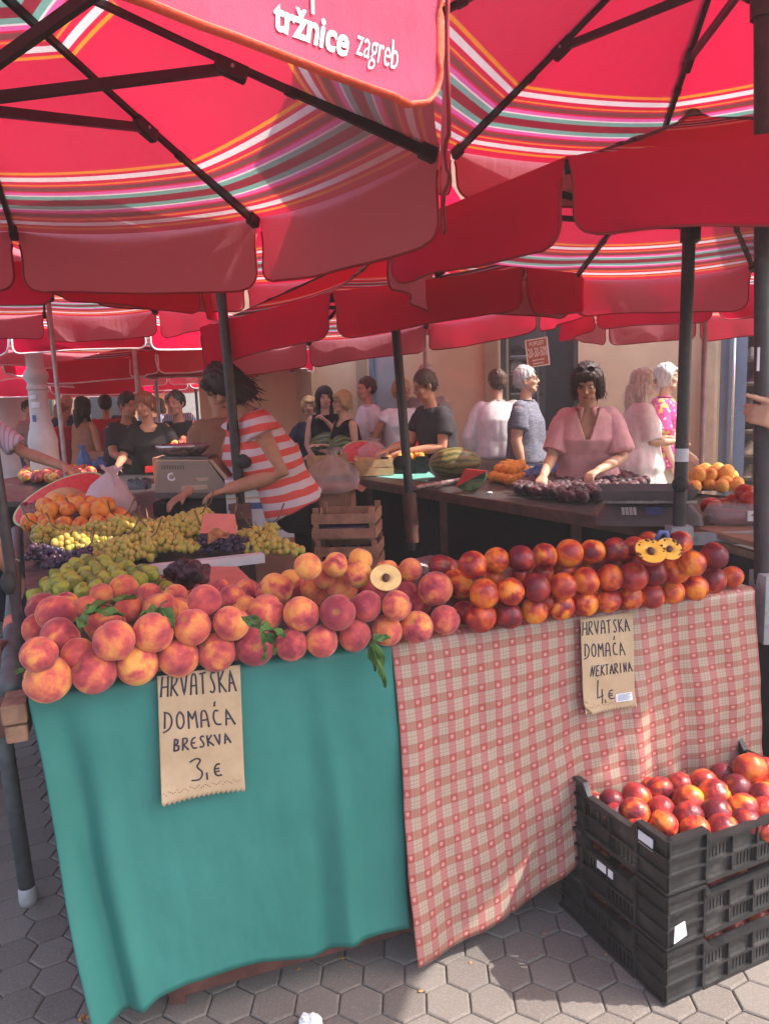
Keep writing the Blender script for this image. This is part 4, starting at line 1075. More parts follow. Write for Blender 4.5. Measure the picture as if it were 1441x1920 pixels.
# halved fruits
def half_fruit(name, kindmat, fl, px, py, z, rpx, label, cat, tilt, rag=False):
    p = at(px, py, z); r = rpx * depth(p) / FPX
    root = thing(name, label, cat, p); root.rotation_euler = tilt
    b = MB(); b.grid(lambda u, v: Vector((r * math.cos(2 * math.pi * u) * math.cos(v * math.pi / 2), r * math.sin(2 * math.pi * u) * math.cos(v * math.pi / 2), -r * .95 * math.sin(v * math.pi / 2))), 26, 8, wrap=True)
    o = b.build('skin', M[kindmat], root, True); o.color = (.5, 0, 0, 1)
    b = MB(); b.grid(lambda u, v: Vector((r * .985 * (1 - v * .72) * math.cos(2 * math.pi * u), r * .985 * (1 - v * .72) * math.sin(2 * math.pi * u), .001 - .10 * r * max(0, v - .75) * 4)), 26, 6, wrap=True)
    b.ell((0, 0, -.11 * r), (.30 * r, .30 * r, .02 * r)); b.build('flesh', M[fl], root, True)
    b = MB(); b.ell((0, -.02 * r, .03 * r), (.24 * r, .30 * r, .2 * r), None, 14, 10, lambda q, t, f: 1 + .18 * noise.noise((q.x * 4, q.y * 4, q.z * 4))); b.build('stone', M['stone'], root, True)
    if rag:
        b = MB(); rr = random.Random(2)
        for k in range(20):
            a = rr.uniform(-.4, 3.6); q_ = r * rr.uniform(.72, .97); s_ = rr.uniform(.0015, .0045); b.ell((q_ * math.cos(a), q_ * math.sin(a), .002), (s_, s_, s_ * .7), None, 6, 4)
        o = b.build('crumbs', M['stone'], root, True); o['kind'] = 'stuff'
half_fruit('half_peach', 'peach', 'peach_flesh', 723, 1083, 1.08, 30, 'cut peach half showing its stone on top of the peaches', 'peach', (.75, .12, 0))
half_fruit('half_nectarine', 'nectarine', 'nect_flesh', 1219, 1033, 1.10, 29, 'cut nectarine half with a brown stone facing the camera', 'nectarine', (.7, -.1, .2), True)
half_fruit('half_nectarine', 'nectarine', 'nect_flesh', 1254, 1029, 1.10, 24, 'ragged cut nectarine half behind the other half', 'nectarine', (.8, .35, -.3), True)
b = MB(); q = at(1243, 1005, 1.13); b.tube([q + Vector((-.02, 0, -.01)), q + Vector((-.008, 0, .012)), q + Vector((.008, 0, .01)), q + Vector((.012, 0, -.02))], .007, 8); solo('knife_handle', b, M['key_blue'], 'small blue handle poking out behind the cut nectarines', 'knife')
# peach leaves
def leaf_mb(b, base, dirv, L, wd, up, curl=.5, seed=0):
    base, d, up = Vector(base), Vector(dirv).normalized(), Vector(up).normalized()
    s = d.cross(up).normalized(); up = s.cross(d)
    def fn(u, v):
        w_ = wd * math.sin(math.pi * min(1, v ** .8 * 1.0)) ** .9 * (1 - .25 * v)
        x = (u - .5) * 2
        return base + d * (L * v * (1 - .12 * curl * v)) + s * (w_ * x) + up * (-curl * L * v * v * .5 + abs(x) * w_ * .35 + .006 * math.sin(11 * v + seed + 3 * x))
    b.grid(fn, 6, 14)
def leaf_spray(label, base_px, z, leaves, group='peach leaves'):
    p = at(*base_px, z); b = MB()
    root = thing('leaf_spray', label, 'leaves', p, 0, group)
    for i, (tx, ty, tz, wd, curl) in enumerate(leaves):
        e = at(tx, ty, tz) - p; b = MB(); leaf_mb(b, (0, 0, 0), e, e.length, wd, (0, -.55, .85), curl, i)
        o = b.build('leaf', M['leaf'], root, True)
    b = MB(); b.tube([(0, 0, -.01), (.0, .012, .006), (.008, .03, .008)], .003, 6); b.build('twig', M['stem'], root, True)
leaf_spray('green peach leaves lying over the middle of the front row', (487, 1178), 1.055, [(508, 1240, .96, .016, .3), (526, 1212, .98, .015, .3), (545, 1182, 1.03, .016, .4), (470, 1150, 1.07, .014, .2), (448, 1148, 1.07, .012, .3)])
leaf_spray('long green leaf hanging over the cloth edge beside the plaid cloth', (700, 1200), .965, [(703, 1262, .86, .016, .1), (730, 1297, .815, .014, .2), (730, 1192, .98, .012, .2)])
leaf_spray('dark green leaves between the peaches and figs at the left', (160, 1150), 1.08, [(150, 1180, 1.06, .016, .2), (215, 1120, 1.08, .02, .4), (260, 1092, 1.09, .016, .3), (240, 1140, 1.07, .018, .4)])
leaf_spray('green leaves tucked behind the second row of peaches', (300, 1140), 1.07, [(325, 1170, 1.05, .02, .4), (285, 1160, 1.06, .014, .4), (262, 1150, 1.07, .012, .3)])
b = MB(); p = at(60, 1250, .97); leaf_mb(b, p, at(35, 1258, .965) - p, .035, .002, (0, 0, 1), .1); solo('leaf_stalk', b, M['leaf'], 'thin pale leaf stalk poking out at the left of the peaches', 'leaf')
# ---------------- figs
rnd = random.Random(21)
def heap(kind, poly, zbase, r, group, labf, layers=2, bias=(.0, .7), seed=1, zslope=None, jitter=.25, cap=400):
    """fruit heap filling a pixel outline, rows from the front to the back"""
    rr = random.Random(seed); P = [at(x, y, zbase) for x, y in poly]
    def inside(p):
        c = False
        for i in range(len(P)):
            a, b_ = P[i], P[i - 1]
            if (a.y > p.y) != (b_.y > p.y) and p.x < (b_.x - a.x) * (p.y - a.y) / (b_.y - a.y) + a.x: c = not c
        return c
    x0, x1 = min(p.x for p in P), max(p.x for p in P); y0, y1 = min(p.y for p in P), max(p.y for p in P)
    cx, cy = sum(p.x for p in P) / len(P), sum(p.y for p in P) / len(P)
    out = []
    for L in range(layers):
        st = 2 * r * 1.02; j = 0; y = y0 + r + L * r * .6
        while y < y1:
            i = 0; x = x0 + r + (j % 2) * r + L * r * .5
            while x < x1:
                p = Vector((x + rr.uniform(-jitter, jitter) * r, y + rr.uniform(-jitter, jitter) * r, 0))
                shr = 1 - .28 * L
                q = Vector((cx + (p.x - cx) / shr, cy + (p.y - cy) / shr, 0))
                if inside(q): out.append((L, j, p.x, p.y, zbase + r * .9 + L * r * 1.45 + rr.uniform(0, .3) * r))
                x += st; i += 1
            y += st * .88; j += 1
    LN = ['lowest', 'second', 'third', 'top']
    js = sorted({(L, j) for L, j, *_ in out})
    n = 0
    for L, j in js:
        row = sorted([o for o in out if o[0] == L and o[1] == j], key=lambda o: o[2])
        jj = [q[1] for q in js if q[0] == L].index(j)
        for i, o in enumerate(row):
            if n >= cap: return
            fruit(kind, (o[2], o[3], o[4]), r * rr.uniform(.9, 1.1), labf(L, jj, i, len(row), layers), group, rr.uniform(*bias), rnd=rr); n += 1
def lab(noun, where):
    def f(L, j, i, n, layers):
        lay = '' if layers == 1 else (['lower', 'upper'] if layers == 2 else ['bottom', 'middle', 'top'])[L] + ' layer '
        return f'{noun}, {ORD[min(i, 28)]} from left in {lay}{ORD[min(j, 28)]} row from front, {where}'
    return f
heap('fig', [(58, 1150), (130, 1175), (230, 1150), (338, 1126), (330, 1108), (270, 1090), (225, 1072), (150, 1070), (95, 1090)], .92, .0255, 'green figs on the side table', lab('green fig', 'fig heap'), 2, (-.1, .9), 4)
for i, (x, y, z) in enumerate([(318, 1085, .95), (340, 1090, .94), (352, 1092, .95), (380, 1083, .95), (330, 1066, .99), (345, 1060, 1.0), (365, 1062, 1.0), (345, 1078, .98), (368, 1080, .98), (382, 1070, .96), (322, 1074, .97), (358, 1070, 1.02)]):
    fruit('dark_fig', at(x, y, z), .026, f'dark purple fig {ORD[i]} in the little pile on the salmon sheet', 'dark figs on the salmon sheet', rnd.uniform(0, .9), rnd=rnd)
for o in [o for o in COL.objects if o.get('group') == 'dark figs on the salmon sheet']: o['label'] = 'dark purple fig in the little pile on the salmon paper sheet'
# ---------------- grapes
ICO = []
bm = bmesh.new(); bmesh.ops.create_icosphere(bm, subdivisions=2, radius=1); ICO = ([v.co.copy() for v in bm.verts], [tuple(v.index for v in f.verts) for f in bm.faces]); bm.free()
def grapes_bunch(px, py, z, L, wd, ang, kind, label, n=70, seed=0, r=.0145):
    p = at(px, py, z); rr = random.Random(seed)
    root = thing('grape_bunch', label, 'grapes', p, R_(ang), 'grape bunches on the side table')
    b = MB(); cs = []
    for k in range(n * 12):
        if len(cs) >= n: break
        t = rr.random(); w_ = wd * (1 - .75 * t ** 1.3) * math.sqrt(rr.random()); a = rr.uniform(0, 6.28)
        c = Vector((L * (t - .35), w_ * math.cos(a), abs(w_ * math.sin(a)) * .95 + .008))
        if all((c - q).length > r * 1.35 for q in cs): cs.append(c)
    for c in cs:
        e = rr.uniform(1.05, 1.35) if kind == 'grape_green' else 1.05; s_ = r * rr.uniform(.85, 1.12)
        rt = Matrix.Rotation(rr.uniform(0, 6.28), 3, 'Z') @ Matrix.Rotation(rr.uniform(-.8, .8), 3, 'X')
        b.add([c + rt @ Vector((v.x * s_, v.y * s_, v.z * s_ * e)) for v in ICO[0]], ICO[1])
    b.build('berries', M[kind], root, True)
    b = MB(); pts = [Vector((L * .3, 0, wd * .5)), Vector((-L * .2, 0, wd * .9)), Vector((-L * .42, .01, wd + .03)), Vector((-L * .52, .03 * rr.uniform(-1, 1), wd + .09))]
    b.tube(pts, [.002, .003, .0035, .004], 6)
    for k in range(4):
        q = pts[0].lerp(pts[1], rr.random()); b.tube([q, q + Vector((rr.uniform(-.03, .03), rr.uniform(-.04, .04), .03))], .0014, 5)
    b.build('stalk', M['stem'], root, True)
G = [(90, 1048, .95, 'grape_black', 0, 'black grape bunch at the left edge of the side table', 46), (140, 1060, .96, 'grape_black', 20, 'black grape bunch just behind the green figs', 40),
     (150, 1028, .97, 'grape_green', 10, 'golden grape bunch left of centre behind the figs', 80), (215, 1040, .97, 'grape_green', -15, 'yellow green grape bunch directly above the figs', 85), (105, 1012, .98, 'grape_green', 30, 'golden grape bunch at the left below the oranges', 70),
     (205, 1002, 1.0, 'grape_green', 0, 'tall green grape bunch under the white carrier bag', 90), (255, 998, 1.0, 'grape_green', 40, 'pale green grape bunch with a curled stalk', 80), (255, 1022, .98, 'grape_black', 60, 'small black grape bunch in the middle between green ones', 40),
     (310, 1030, .98, 'grape_green', -20, 'pale green grape bunch behind the dark figs', 95), (340, 1005, 1.01, 'grape_green', 10, 'large golden grape bunch with upright stalks', 110), (290, 1010, 1.0, 'grape_green', 80, 'golden grape bunch in the centre of the grapes', 80),
     (400, 1008, .99, 'grape_green', 25, 'golden grape bunch below the salmon sheet', 85), (420, 1030, .97, 'grape_black', -10, 'black grape bunch with a dry leaf on it', 60), (480, 1018, .975, 'grape_green', 0, 'golden grape bunch at the right of the dry leaf', 70),
     (505, 1035, .955, 'grape_green', -30, 'pale grape bunch at the right end beside the vendor', 55), (360, 985, 1.02, 'grape_green', -10, 'golden grape bunch at the back under the scale', 90), (165, 985, .99, 'grape_black', 10, 'black grapes lying against the oranges', 22), (250, 1048, .955, 'grape_green', 5, 'yellow grape bunch behind the white tray edge', 60)]
for i, (x, y, z, k, a, l, n) in enumerate(G): grapes_bunch(x, y, z - .035, .24 if n > 50 else .17, .072 if n > 50 else .056, a + 180 * (i % 2), k, l, int(n * 1.5), i)
b = MB(); p = at(425, 1000, 1.05); leaf_mb(b, p, at(385, 1015, 1.04) - p, .10, .045, (0, -.5, .85), .2, 3); solo('dry_leaf', b, M['leaf_dry'], 'dry brown vine leaf lying on the black grapes', 'leaf')
# ---------------- oranges and the fruit further left
heap('orange', [(52, 1002), (120, 1003), (215, 1000), (235, 985), (235, 972), (160, 962), (85, 962), (55, 985)], .935, .040, 'oranges on the side table', lab('orange', 'behind grapes'), 2, (.1, .5), 8)
# ---------------- plums on the dark table
heap('plum', [(958, 926), (1040, 940), (1105, 945), (1160, 930), (1215, 915), (1175, 893), (1085, 890), (1010, 900)], ZT + .004, .033, 'plums on the dark table', lab('dark purple plum', 'plum table'), 2, (-.3, .9), 12, cap=190, jitter=.75)
heap('orange', [(916, 906), (960, 912), (990, 900), (985, 885), (945, 884)], ZT + .004, .034, 'oranges by the watermelon', lab('bright orange', 'by watermelon'), 2, (-.1, .15), 5)
heap('apricot', [(1290, 928), (1340, 925), (1385, 925), (1370, 905), (1300, 903)], ZT + .02, .040, 'golden plums behind the scale', lab('golden plum', 'scale tray'), 2, (-.4, .0), 9)
# ---------------------------------------------------------------- paper bags with handwritten prices
STK = {
 'H': [[(.05, 1), (0, 0)], [(.75, 1), (.8, 0)], [(0, .48), (.8, .5)]], 'R': [[(.1, 1), (.0, 0)], [(.0, .95), (.6, 1), (.75, .8), (.5, .55), (.1, .48), (.8, 0)]],
 'V': [[(0, 1), (.4, 0), (.8, 1)]], 'A': [[(0, 0), (.45, 1), (.85, 0)], [(.18, .38), (.7, .4)]], 'a': [[(0, 0), (.2, 1), (.75, 1), (.7, 0)], [(.1, .42), (.72, .45)]], 'T': [[(.4, .98), (.3, 0)], [(0, .95), (.85, 1)]],
 'S': [[(.8, .92), (.45, 1), (.2, .78), (.5, .5), (.65, .2), (.35, 0), (0, .12)]], 'K': [[(.1, 1), (0, 0)], [(.8, 1), (.1, .5), (.8, 0)]], 'D': [[(.12, 1), (.12, .12)], [(.0, 1), (.55, .95), (.85, .55), (.6, .08), (0, -.1)]],
 'O': [[(.4, 1), (.05, .7), (.1, .2), (.42, 0), (.78, .3), (.75, .8), (.4, 1)]], 'M': [[(0, 0), (.1, 1), (.42, .5), (.8, 1), (.8, 0)]], 'C': [[(.75, .9), (.45, 1), (.1, .6), (.2, .1), (.75, .1)]], 'c': [[(.75, .9), (.45, 1), (.1, .6), (.2, .1), (.75, .1)], [(.5, 1.2), (.68, 1.5)]],
 'B': [[(.1, 1), (0, 0)], [(.05, .98), (.55, .9), (.5, .62), (.1, .5), (.65, .4), (.6, .08), (0, 0)]], 'E': [[(.7, 1), (.1, .95), (.05, 0), (.75, .02)], [(.08, .5), (.6, .5)]], 'e': [[(.75, .95), (.3, .9), (.0, .5), (.25, .05), (.8, .08)], [(.0, .52), (.6, .52)]],
 'N': [[(0, 0), (.1, 1), (.6, 0), (.75, 1)]], 'I': [[(.35, 1), (.3, 0)]], '3': [[(.0, .85), (.5, 1), (.85, .85), (.4, .6), (.95, .35), (.7, .02), (.05, .05)]], '4': [[(.1, 1), (.0, .16), (1, .25)], [(.8, .55), (.75, -.1)]],
 ',': [[(.4, 1), (.5, 0)]], '.': [[(.4, 1), (.5, 0)]], '$': [[(.85, .95), (.45, 1), (.1, .7), (.1, .25), (.45, 0), (1, .08)], [(0, .6), (.75, .62)], [(.0, .36), (.75, .4)]]}
def bilin(q, u, v): return (q[0].lerp(q[1], u)).lerp(q[3].lerp(q[2], u), v)
def paper_bag(label, quad, words, bottom_cut=0, out=.030, wr=.0021):
    Q = [fplane(x, y, out + (.012 if k > 1 else 0)) for k, (x, y) in enumerate(quad)]
    o0 = (Q[0] + Q[1]) / 2
    root = thing('price_bag', label, 'paper bag', o0, 0, 'handwritten price bags')
    wd = (Q[1] - Q[0]).length
    def pt(u, v, off=0.0):
        p = bilin(Q, u, v)
        w_ = .004 * math.sin(3.1 * u + 2 * v) * v + .003 * noise.noise((u * 4, v * 5, 3))
        return p + TN * (w_ + off + .012 * math.exp(-((1 - v) / .12) ** 2) * (abs(u - .5) * 2) ** 2) - o0
    b = MB(); nz = 44
    def bot(u, v):
        vv = v * (1.0 - (.022 * abs(((u * 17) % 1) * 2 - 1) if v > .999 else 0) - (bottom_cut * max(0, .16 - u) / .16 if v > .9 else 0))
        return pt(u, vv)
    b.grid(bot, 68, 24)
    sh = b.build('paper', M['kraft'], root, True); sh.modifiers.new('t', 'SOLIDIFY').thickness = .0009
    b = MB(); b.grid(lambda u, v: pt(.02 + .96 * u, .02 + .955 * v - (.02 * abs(((u * 15 + .4) % 1) * 2 - 1) if v > .999 else 0), -.0045), 60, 6); b.build('back_leaf', M['kraft'], root, True)
    b = MB(); b.grid(lambda u, v: (bilin(Q, u, 0) - o0) + TP * (.03 * v + out) * 1.0 + Vector((0, 0, .006 * math.sin(v * math.pi / 2))), 6, 6); b.build('top_fold', M['kraft'], root, True)
    b = MB()
    for k in range(36):                                     # pinked crease of the folded bottom
        u = .03 + .94 * k / 36; vv = .905 + .012 * math.sin(k * 1.9)
        b.box(pt(u, vv + .006 * (k % 2), .0016), (.0028, .0012, .0012))
    o = b.build('perforation', M['wood_old'], root, False); o['kind'] = 'stuff'
    ik = MB()
    for txt, (tl, tr, br, bl) in words:
        q = [fplane(*p, out) for p in (tl, tr, br, bl)]
        def inv(p):                                        # bag coordinates of a point on the front plane
            e1, e2 = Q[1] - Q[0], Q[3] - Q[0]; d = p - Q[0]
            return d.dot(TE) / e1.dot(TE) if abs(e1.dot(TE)) > 1e-6 else 0, 0
        n = len(txt)
        for i, ch in enumerate(txt):
            for st in STK[ch]:
                pts = []
                # smooth the pen stroke
                dense = []
                for a, c in zip(st, st[1:]):
                    for k in range(4): dense.append((a[0] + (c[0] - a[0]) * k / 4, a[1] + (c[1] - a[1]) * k / 4))
                dense.append(st[-1])
                if len(st) > 3 and ch not in 'MNEKAHB':
                    for _ in range(3): dense = [dense[0]] + [((a[0] + 2 * c[0] + d_[0]) / 4, (a[1] + 2 * c[1] + d_[1]) / 4) for a, c, d_ in zip(dense, dense[1:], dense[2:])] + [dense[-1]]
                for x, y in dense:
                    w_ = bilin(q, (i + x * .86 + .04) / n, 1 - y)
                    # lay it on the bag: same sideways and up position, surface depth
                    ax = Q[0]; e1, e2 = Q[1] - Q[0], Q[3] - Q[0]
                    dS, dZ = (w_ - ax).dot(TE), (w_ - ax).z
                    a11, a12, a21, a22 = e1.dot(TE), e2.dot(TE), e1.z, e2.z; det = a11 * a22 - a12 * a21
                    u, v = (dS * a22 - a12 * dZ) / det, (a11 * dZ - a21 * dS) / det
                    pts.append(pt(u, v, .0016))
                ik.tube(pts, wr, 6, flat=.35, ref=tuple(TN))
    ik.build('handwriting', M['ink'], root, True)
    return root, pt, Q
paper_bag('brown paper bag priced 3 euro hanging on the green oilcloth', [(295, 1268), (450, 1246), (459, 1482), (303, 1508)], [
    ('HRVaTSKA', ((303, 1269), (440, 1254), (446, 1294), (301, 1306))), ('DOMacA', ((306, 1334), (434, 1326), (444, 1354), (305, 1368))),
    ('BReSKVA', ((325, 1382), (428, 1370), (434, 1388), (325, 1405))), ('3', ((353, 1418), (382, 1413), (384, 1456), (355, 1460))), (',', ((381, 1443), (391, 1442), (391, 1455), (382, 1456))), ('$', ((397, 1428), (413, 1426), (415, 1448), (398, 1450)))], 0)
r2, pt2, Q2 = paper_bag('brown paper bag priced 4 euro hanging on the plaid oilcloth', [(1087, 1161), (1185, 1147), (1190, 1326), (1092, 1343)], [
    ('HRVaTSKA', ((1090, 1166), (1177, 1159), (1181, 1182), (1089, 1191))), ('DOMacA', ((1092, 1207), (1167, 1202), (1171, 1226), (1091, 1232))),
    ('NEKTARINA', ((1104, 1246), (1180, 1239), (1183, 1256), (1102, 1266))), ('4', ((1114, 1272), (1126, 1271), (1127, 1310), (1113, 1312))), ('.', ((1126, 1308), (1131, 1308), (1132, 1313), (1127, 1314))), ('$', ((1134, 1291), (1146, 1290), (1147, 1306), (1134, 1308)))], .10, wr=.0019)
b = MB(); b.grid(lambda u, v: pt2(.63 + .31 * u, .83 + .085 * v, .0022), 4, 4); lb = b.build('price_label', M['white_label'], r2, True)
b = MB()
for k in range(6): b.grid(lambda u, v, k=k: pt2(.66 + (.25 - .02 * (k % 3)) * u, .84 + .011 * k + .004 * v, .003), 2, 1)
o = b.build('small_print', M['key_blue'], lb, False); o['kind'] = 'stuff'
# ---------------------------------------------------------------- black plastic crates of nectarines
CA = math.atan2(.147, .336) + .0
CO = at(1245, 1892, 0); CE = Vector((math.cos(CA), math.sin(CA), 0)); CP = Vector((-CE.y, CE.x, 0))
CL, CW, CHT = .60, .42, .148
def crate_mb():
    b = MB(); t = .010; cor = .125; cor2 = .105; hi = CHT; lo_ = .118
    def wall(o, e, n, L, cr, seed):
        """o corner, e along, n outward"""
        e, n = Vector(e), Vector(n); Rm = Matrix((e, n, Vector((0, 0, 1)))).transposed(); o = Vector(o)
        def bx(x0, x1, z0, z1, y0, y1): b.box(o + e * ((x0 + x1) / 2) + n * ((y0 + y1) / 2) + Vector((0, 0, (z0 + z1) / 2)), (x1 - x0, y1 - y0, z1 - z0), Rm)
        for x0, x1 in ((.0, cr), (L - cr, L)): bx(x0 + .002, x1, .004, hi - .008, -.012, -.006)       # corner panels
        for x0, x1, s in ((0, cr, 1), (L - cr, L, -1)):
            for zz in (.006, .052, .096): bx(x0 + .001, x1 - .001, zz, zz + .006, -.0058, .002)     # ledges
            bx(x0 + .001, x1 - .001, hi - .010, hi, -.016, .004)
            xx = x1 if s > 0 else x0
            bx(xx - .003, xx + .003, .012, hi - .012, -.0055, .003)
            xm = cr * .5 if s > 0 else L - cr * .5
            vs = [o + e * (xx) + Vector((0, 0, hi)), o + e * (xx + s * .022) + Vector((0, 0, lo_)), o + e * xx + Vector((0, 0, lo_ - .01))]
            b.poly([v + n * .003 for v in vs], .017, n)
        m0, m1 = cr + .003, L - cr - .003
        bx(m0, m1, lo_ - .010, lo_, -.016, .004); bx(m0, m1, .0, .012, -.012, .002); bx(m0, m1, .053, .060, -.012, .002)
        bx(m0, m1, lo_ - .030, lo_ - .010, -.012, -.007)
        n_ = max(2, round((m1 - m0) / .095)); st = (m1 - m0) / n_
        for k in range(n_ + 1): bx(m0 + k * st - .003, m0 + k * st + .003, .012, lo_ - .012, -.0065, .002)
        for k in range(n_):
            x0 = m0 + k * st; nb = 6
            for z0, z1, solid in ((.012, .053, (k + seed) % 3 == 0), (.060, lo_ - .030, (k + seed) % 3 == 1)):
                if solid: bx(x0 + .003, x0 + st - .003, z0, z1, -.012, -.007)
                else:
                    for q in range(nb + 1): bx(x0 + .003 + (st - .014) * q / nb, x0 + .011 + (st - .014) * q / nb, z0, z1, -.012, -.007)
    wall((0, 0, 0), (1, 0, 0), (0, -1, 0), CL, cor, 0); wall((CL, CW, 0), (-1, 0, 0), (0, 1, 0), CL, cor, 1)
    wall((0, CW, 0), (0, -1, 0), (-1, 0, 0), CW, cor2, 0); wall((CL, 0, 0), (0, 1, 0), (1, 0, 0), CW, cor2, 1)
    return b
def crate_base():
    b = MB(); b.box((CL / 2, CW / 2, .006), (CL - .03, CW - .03, .006))
    for k in range(5): b.box((CL * (k + .5) / 5, CW / 2, .001), (.02, CW - .04, .004))
    return b
cr0 = None
for k in range(3):
    clab = ['bottom black plastic crate of the stack on the pavement', 'middle black plastic crate of the stack with a torn label', 'top black plastic crate heaped with nectarines'][k]
    r_ = thing('fruit_crate', clab, 'crate', CO + Vector((0, 0, .004 + .1485 * k)), CA + (0, .012, -.006)[k], 'stacked black crates')
    if cr0 is None:
        cr0 = r_; crate_mb().build('walls', M['plastic_black'], r_, False); crate_base().build('crate_floor', M['plastic_black'], r_, False)
    else:
        for ch in list(cr0.children):
            c_ = ch.copy(); COL.objects.link(c_); c_.parent = r_
    if k == 2: b = MB(); b.box((-.0, .075, .11), (.002, .05, .032)); b.build('label_sticker', M['white_label'], r_, False)
    if k == 1:
        b = MB(); b.box((-.0, .22, .10), (.002, .062, .036)); b.build('label_sticker', M['white_label'], r_, False)
        b = MB(); b.poly([(.02, -.0085, .07), (.052, -.0085, .075), (.06, -.0085, .035), (.018, -.0085, .025)], .0015, (0, -1, 0)); b.build('label_sticker', M['white_label'], r_, False)
zc = .445
rows('nectarine', [
    ('front row', 0.385, [(1193, 1550, 24, 'o', .375), (1243, 1548, 28, 'b', .385), (1302, 1558, 29, 'o', .385), (1354, 1555, 30, 'b', .390), (1432, 1556, 22, 'b', .375)]),
    ('second row', 0.400, [(1113, 1504, 18, 'r', .385), (1150, 1527, 22, 'r', .385), (1190, 1524, 29, 'b'), (1238, 1519, 26, 'r'), (1290, 1530, 29, 'r'), (1344, 1526, 30, 'd'), (1398, 1542, 28, 'r', .395), (1432, 1520, 26, 'b')]),
    ('third row', 0.405, [(1147, 1503, 24, 'd', .395), (1193, 1494, 28, 'b'), (1237, 1481, 26, 'r'), (1290, 1501, 30, 'b'), (1337, 1490, 30, 'o', .415), (1392, 1516, 30, 'b'), (1431, 1495, 29, 'b'), (1440, 1466, 24, 'b')]),
    ('back row', 0.415, [(1274, 1474, 25, 'r', .405), (1317, 1469, 28, 'b'), (1352, 1456, 24, 'd'), (1380, 1478, 27, 'd'), (1404, 1441, 30, 'b', .455), (1432, 1444, 25, 'r', .425), (1215, 1475, 18, 'b', .385)]),
], 'nectarines in the top black crate', 'of the top crate')
rr = random.Random(6)
for k in range(2):
    for j in range(3):
        for i in range(7):
            x, y = .055 + i * .0815, .06 + j * .125 * (1 if j < 2 else 1.05)
            p = CO + CE * x + CP * y + Vector((0, 0, .004 + .1485 * k + .064 + rr.uniform(0, .012)))
            fruit('nectarine', p, .039, f'nectarine showing through the slots of the {["bottom", "middle"][k]} black crate', f'nectarines in the {["bottom", "middle"][k]} black crate', rr.uniform(.2, .9), rnd=rr)
b = MB(); p = CO + CE * .31 + CP * (CW - .004) + Vector((0, 0, .4145 + .005)); b.poly([p + CE * -.035 + CP * -.015, p + CE * .035 + CP * -.012, p + CE * .03 + CP * .02, p + CE * -.02 + CP * .016], .0015); b.poly([p + CE * .008, p + CE * .03, p + CE * .022 + Vector((0, 0, .022))], .001, (0, -1, 0)); solo('paper_scrap', b, M['white_label'], 'torn white paper scrap lying on the crate rim', 'paper')
b = MB(); p = at(582, 1916, .02); b.ell(p, (.028, .022, .016), None, 14, 10, lambda q, t, f: 1 + .5 * noise.noise((q.x * 3, q.y * 3, q.z * 3))); solo('crumpled_tissue', b, M['tissue'], 'crumpled white tissue on the pavement at the bottom edge', 'tissue', smooth=False)
b = MB(); p = at(147, 1913, .008); leaf_mb(b, p, at(163, 1906, .008) - p, .03, .009, (0, 0, 1), .4); solo('fallen_leaf', b, M['leaf_dry'], 'small brown fallen leaf on the pavement by the green cloth', 'leaf')
# ---------------------------------------------------------------- things on the side table
b = MB(); q = [at(248, 1062, .925), at(495, 1036, .925), at(495, 1052, .925), at(250, 1080, .925)]; b.bar(at(250, 1072, .925), at(494, 1045, .925), .05, .035); solo('polystyrene_tray_edge', b, M['plastic_white'], 'white polystyrene tray edge holding back the grapes', 'tray', smooth=False)
b = MB(); b.poly([at(285, 1085, .917), at(360, 1062, .917), at(445, 1062, .917), at(488, 1104, .917), at(440, 1118, .917), at(325, 1122, .917)], .004); solo('salmon_sheet', b, M['card_pink'], 'salmon paper sheet on the table beneath the dark figs', 'paper', smooth=False)
b = MB(); b.poly([at(375, 1000, 1.03), at(445, 1000, 1.03), at(440, 964, 1.09), at(382, 962, 1.09)], .004, (0, -1, .4)); solo('salmon_sheet', b, M['card_pink'], 'salmon paper sheet standing among the grapes below the scale', 'paper', smooth=False)
b = MB(); p = at(62, 1000, .96); b.box(p, (.02, .02, .02))
# the shop scale on its black box
sc0 = at(362, 968, .91)
bx = MB(); bx.box(sc0 + Vector((0, .16, .045)), (.44, .34, .085), None, .008); solo('black_box', bx, M['dark_cloth'], 'black box carrying the beige shop scale', 'box', smooth=False)
sz = .998
zt = lambda x, y: aty(x, y, sc0.y + .02)
scl = thing('shop_scale', 'beige grey shop scale with a steel pan and round sticker', 'scale', (sc0.x, sc0.y, sz))
def prism_px(b, pts, y0, dpt, org):
    a = [aty(x, y, y0) - org for x, y in pts]; b.poly(a, dpt, (0, -1, 0))
org = Vector((sc0.x, sc0.y, sz))
b = MB(); prism_px(b, [(298, 866), (392, 866), (427, 914), (424, 932), (289, 931)], sc0.y + .02, .28, org); b.build('scale_body', M['scale_beige'], scl, False)
b = MB(); prism_px(b, [(392, 863), (398, 862), (441, 912), (436, 918)], sc0.y + .015, .30, org); prism_px(b, [(293, 862), (391, 862), (391, 865.5), (293, 865.5)], sc0.y + .015, .30, org); b.build('edge_trim', M['scale_trim'], scl, False)
b = MB(); b.tube([aty(322, 894, sc0.y + .016) - org, aty(322, 894, sc0.y + .019) - org], .024, 20, ref=(1, 0, 0)); b.build('round_sticker', M['white_label'], scl, True, auto=40)
b = MB(); prism_px(b, [(340, 911), (389, 908), (390, 917), (340, 920)], sc0.y + .018, .002, org); prism_px(b, [(367, 896), (392, 895), (389, 901), (372, 902)], sc0.y + .018, .002, org); b.build('label_sticker', M['scale_trim'], scl, False)
b = MB(); prism_px(b, [(289, 924), (425, 924), (424, 934), (288, 934)], sc0.y + .012, .28, org); b.build('base_strip', M['scale_dark'], scl, False)
b = MB()
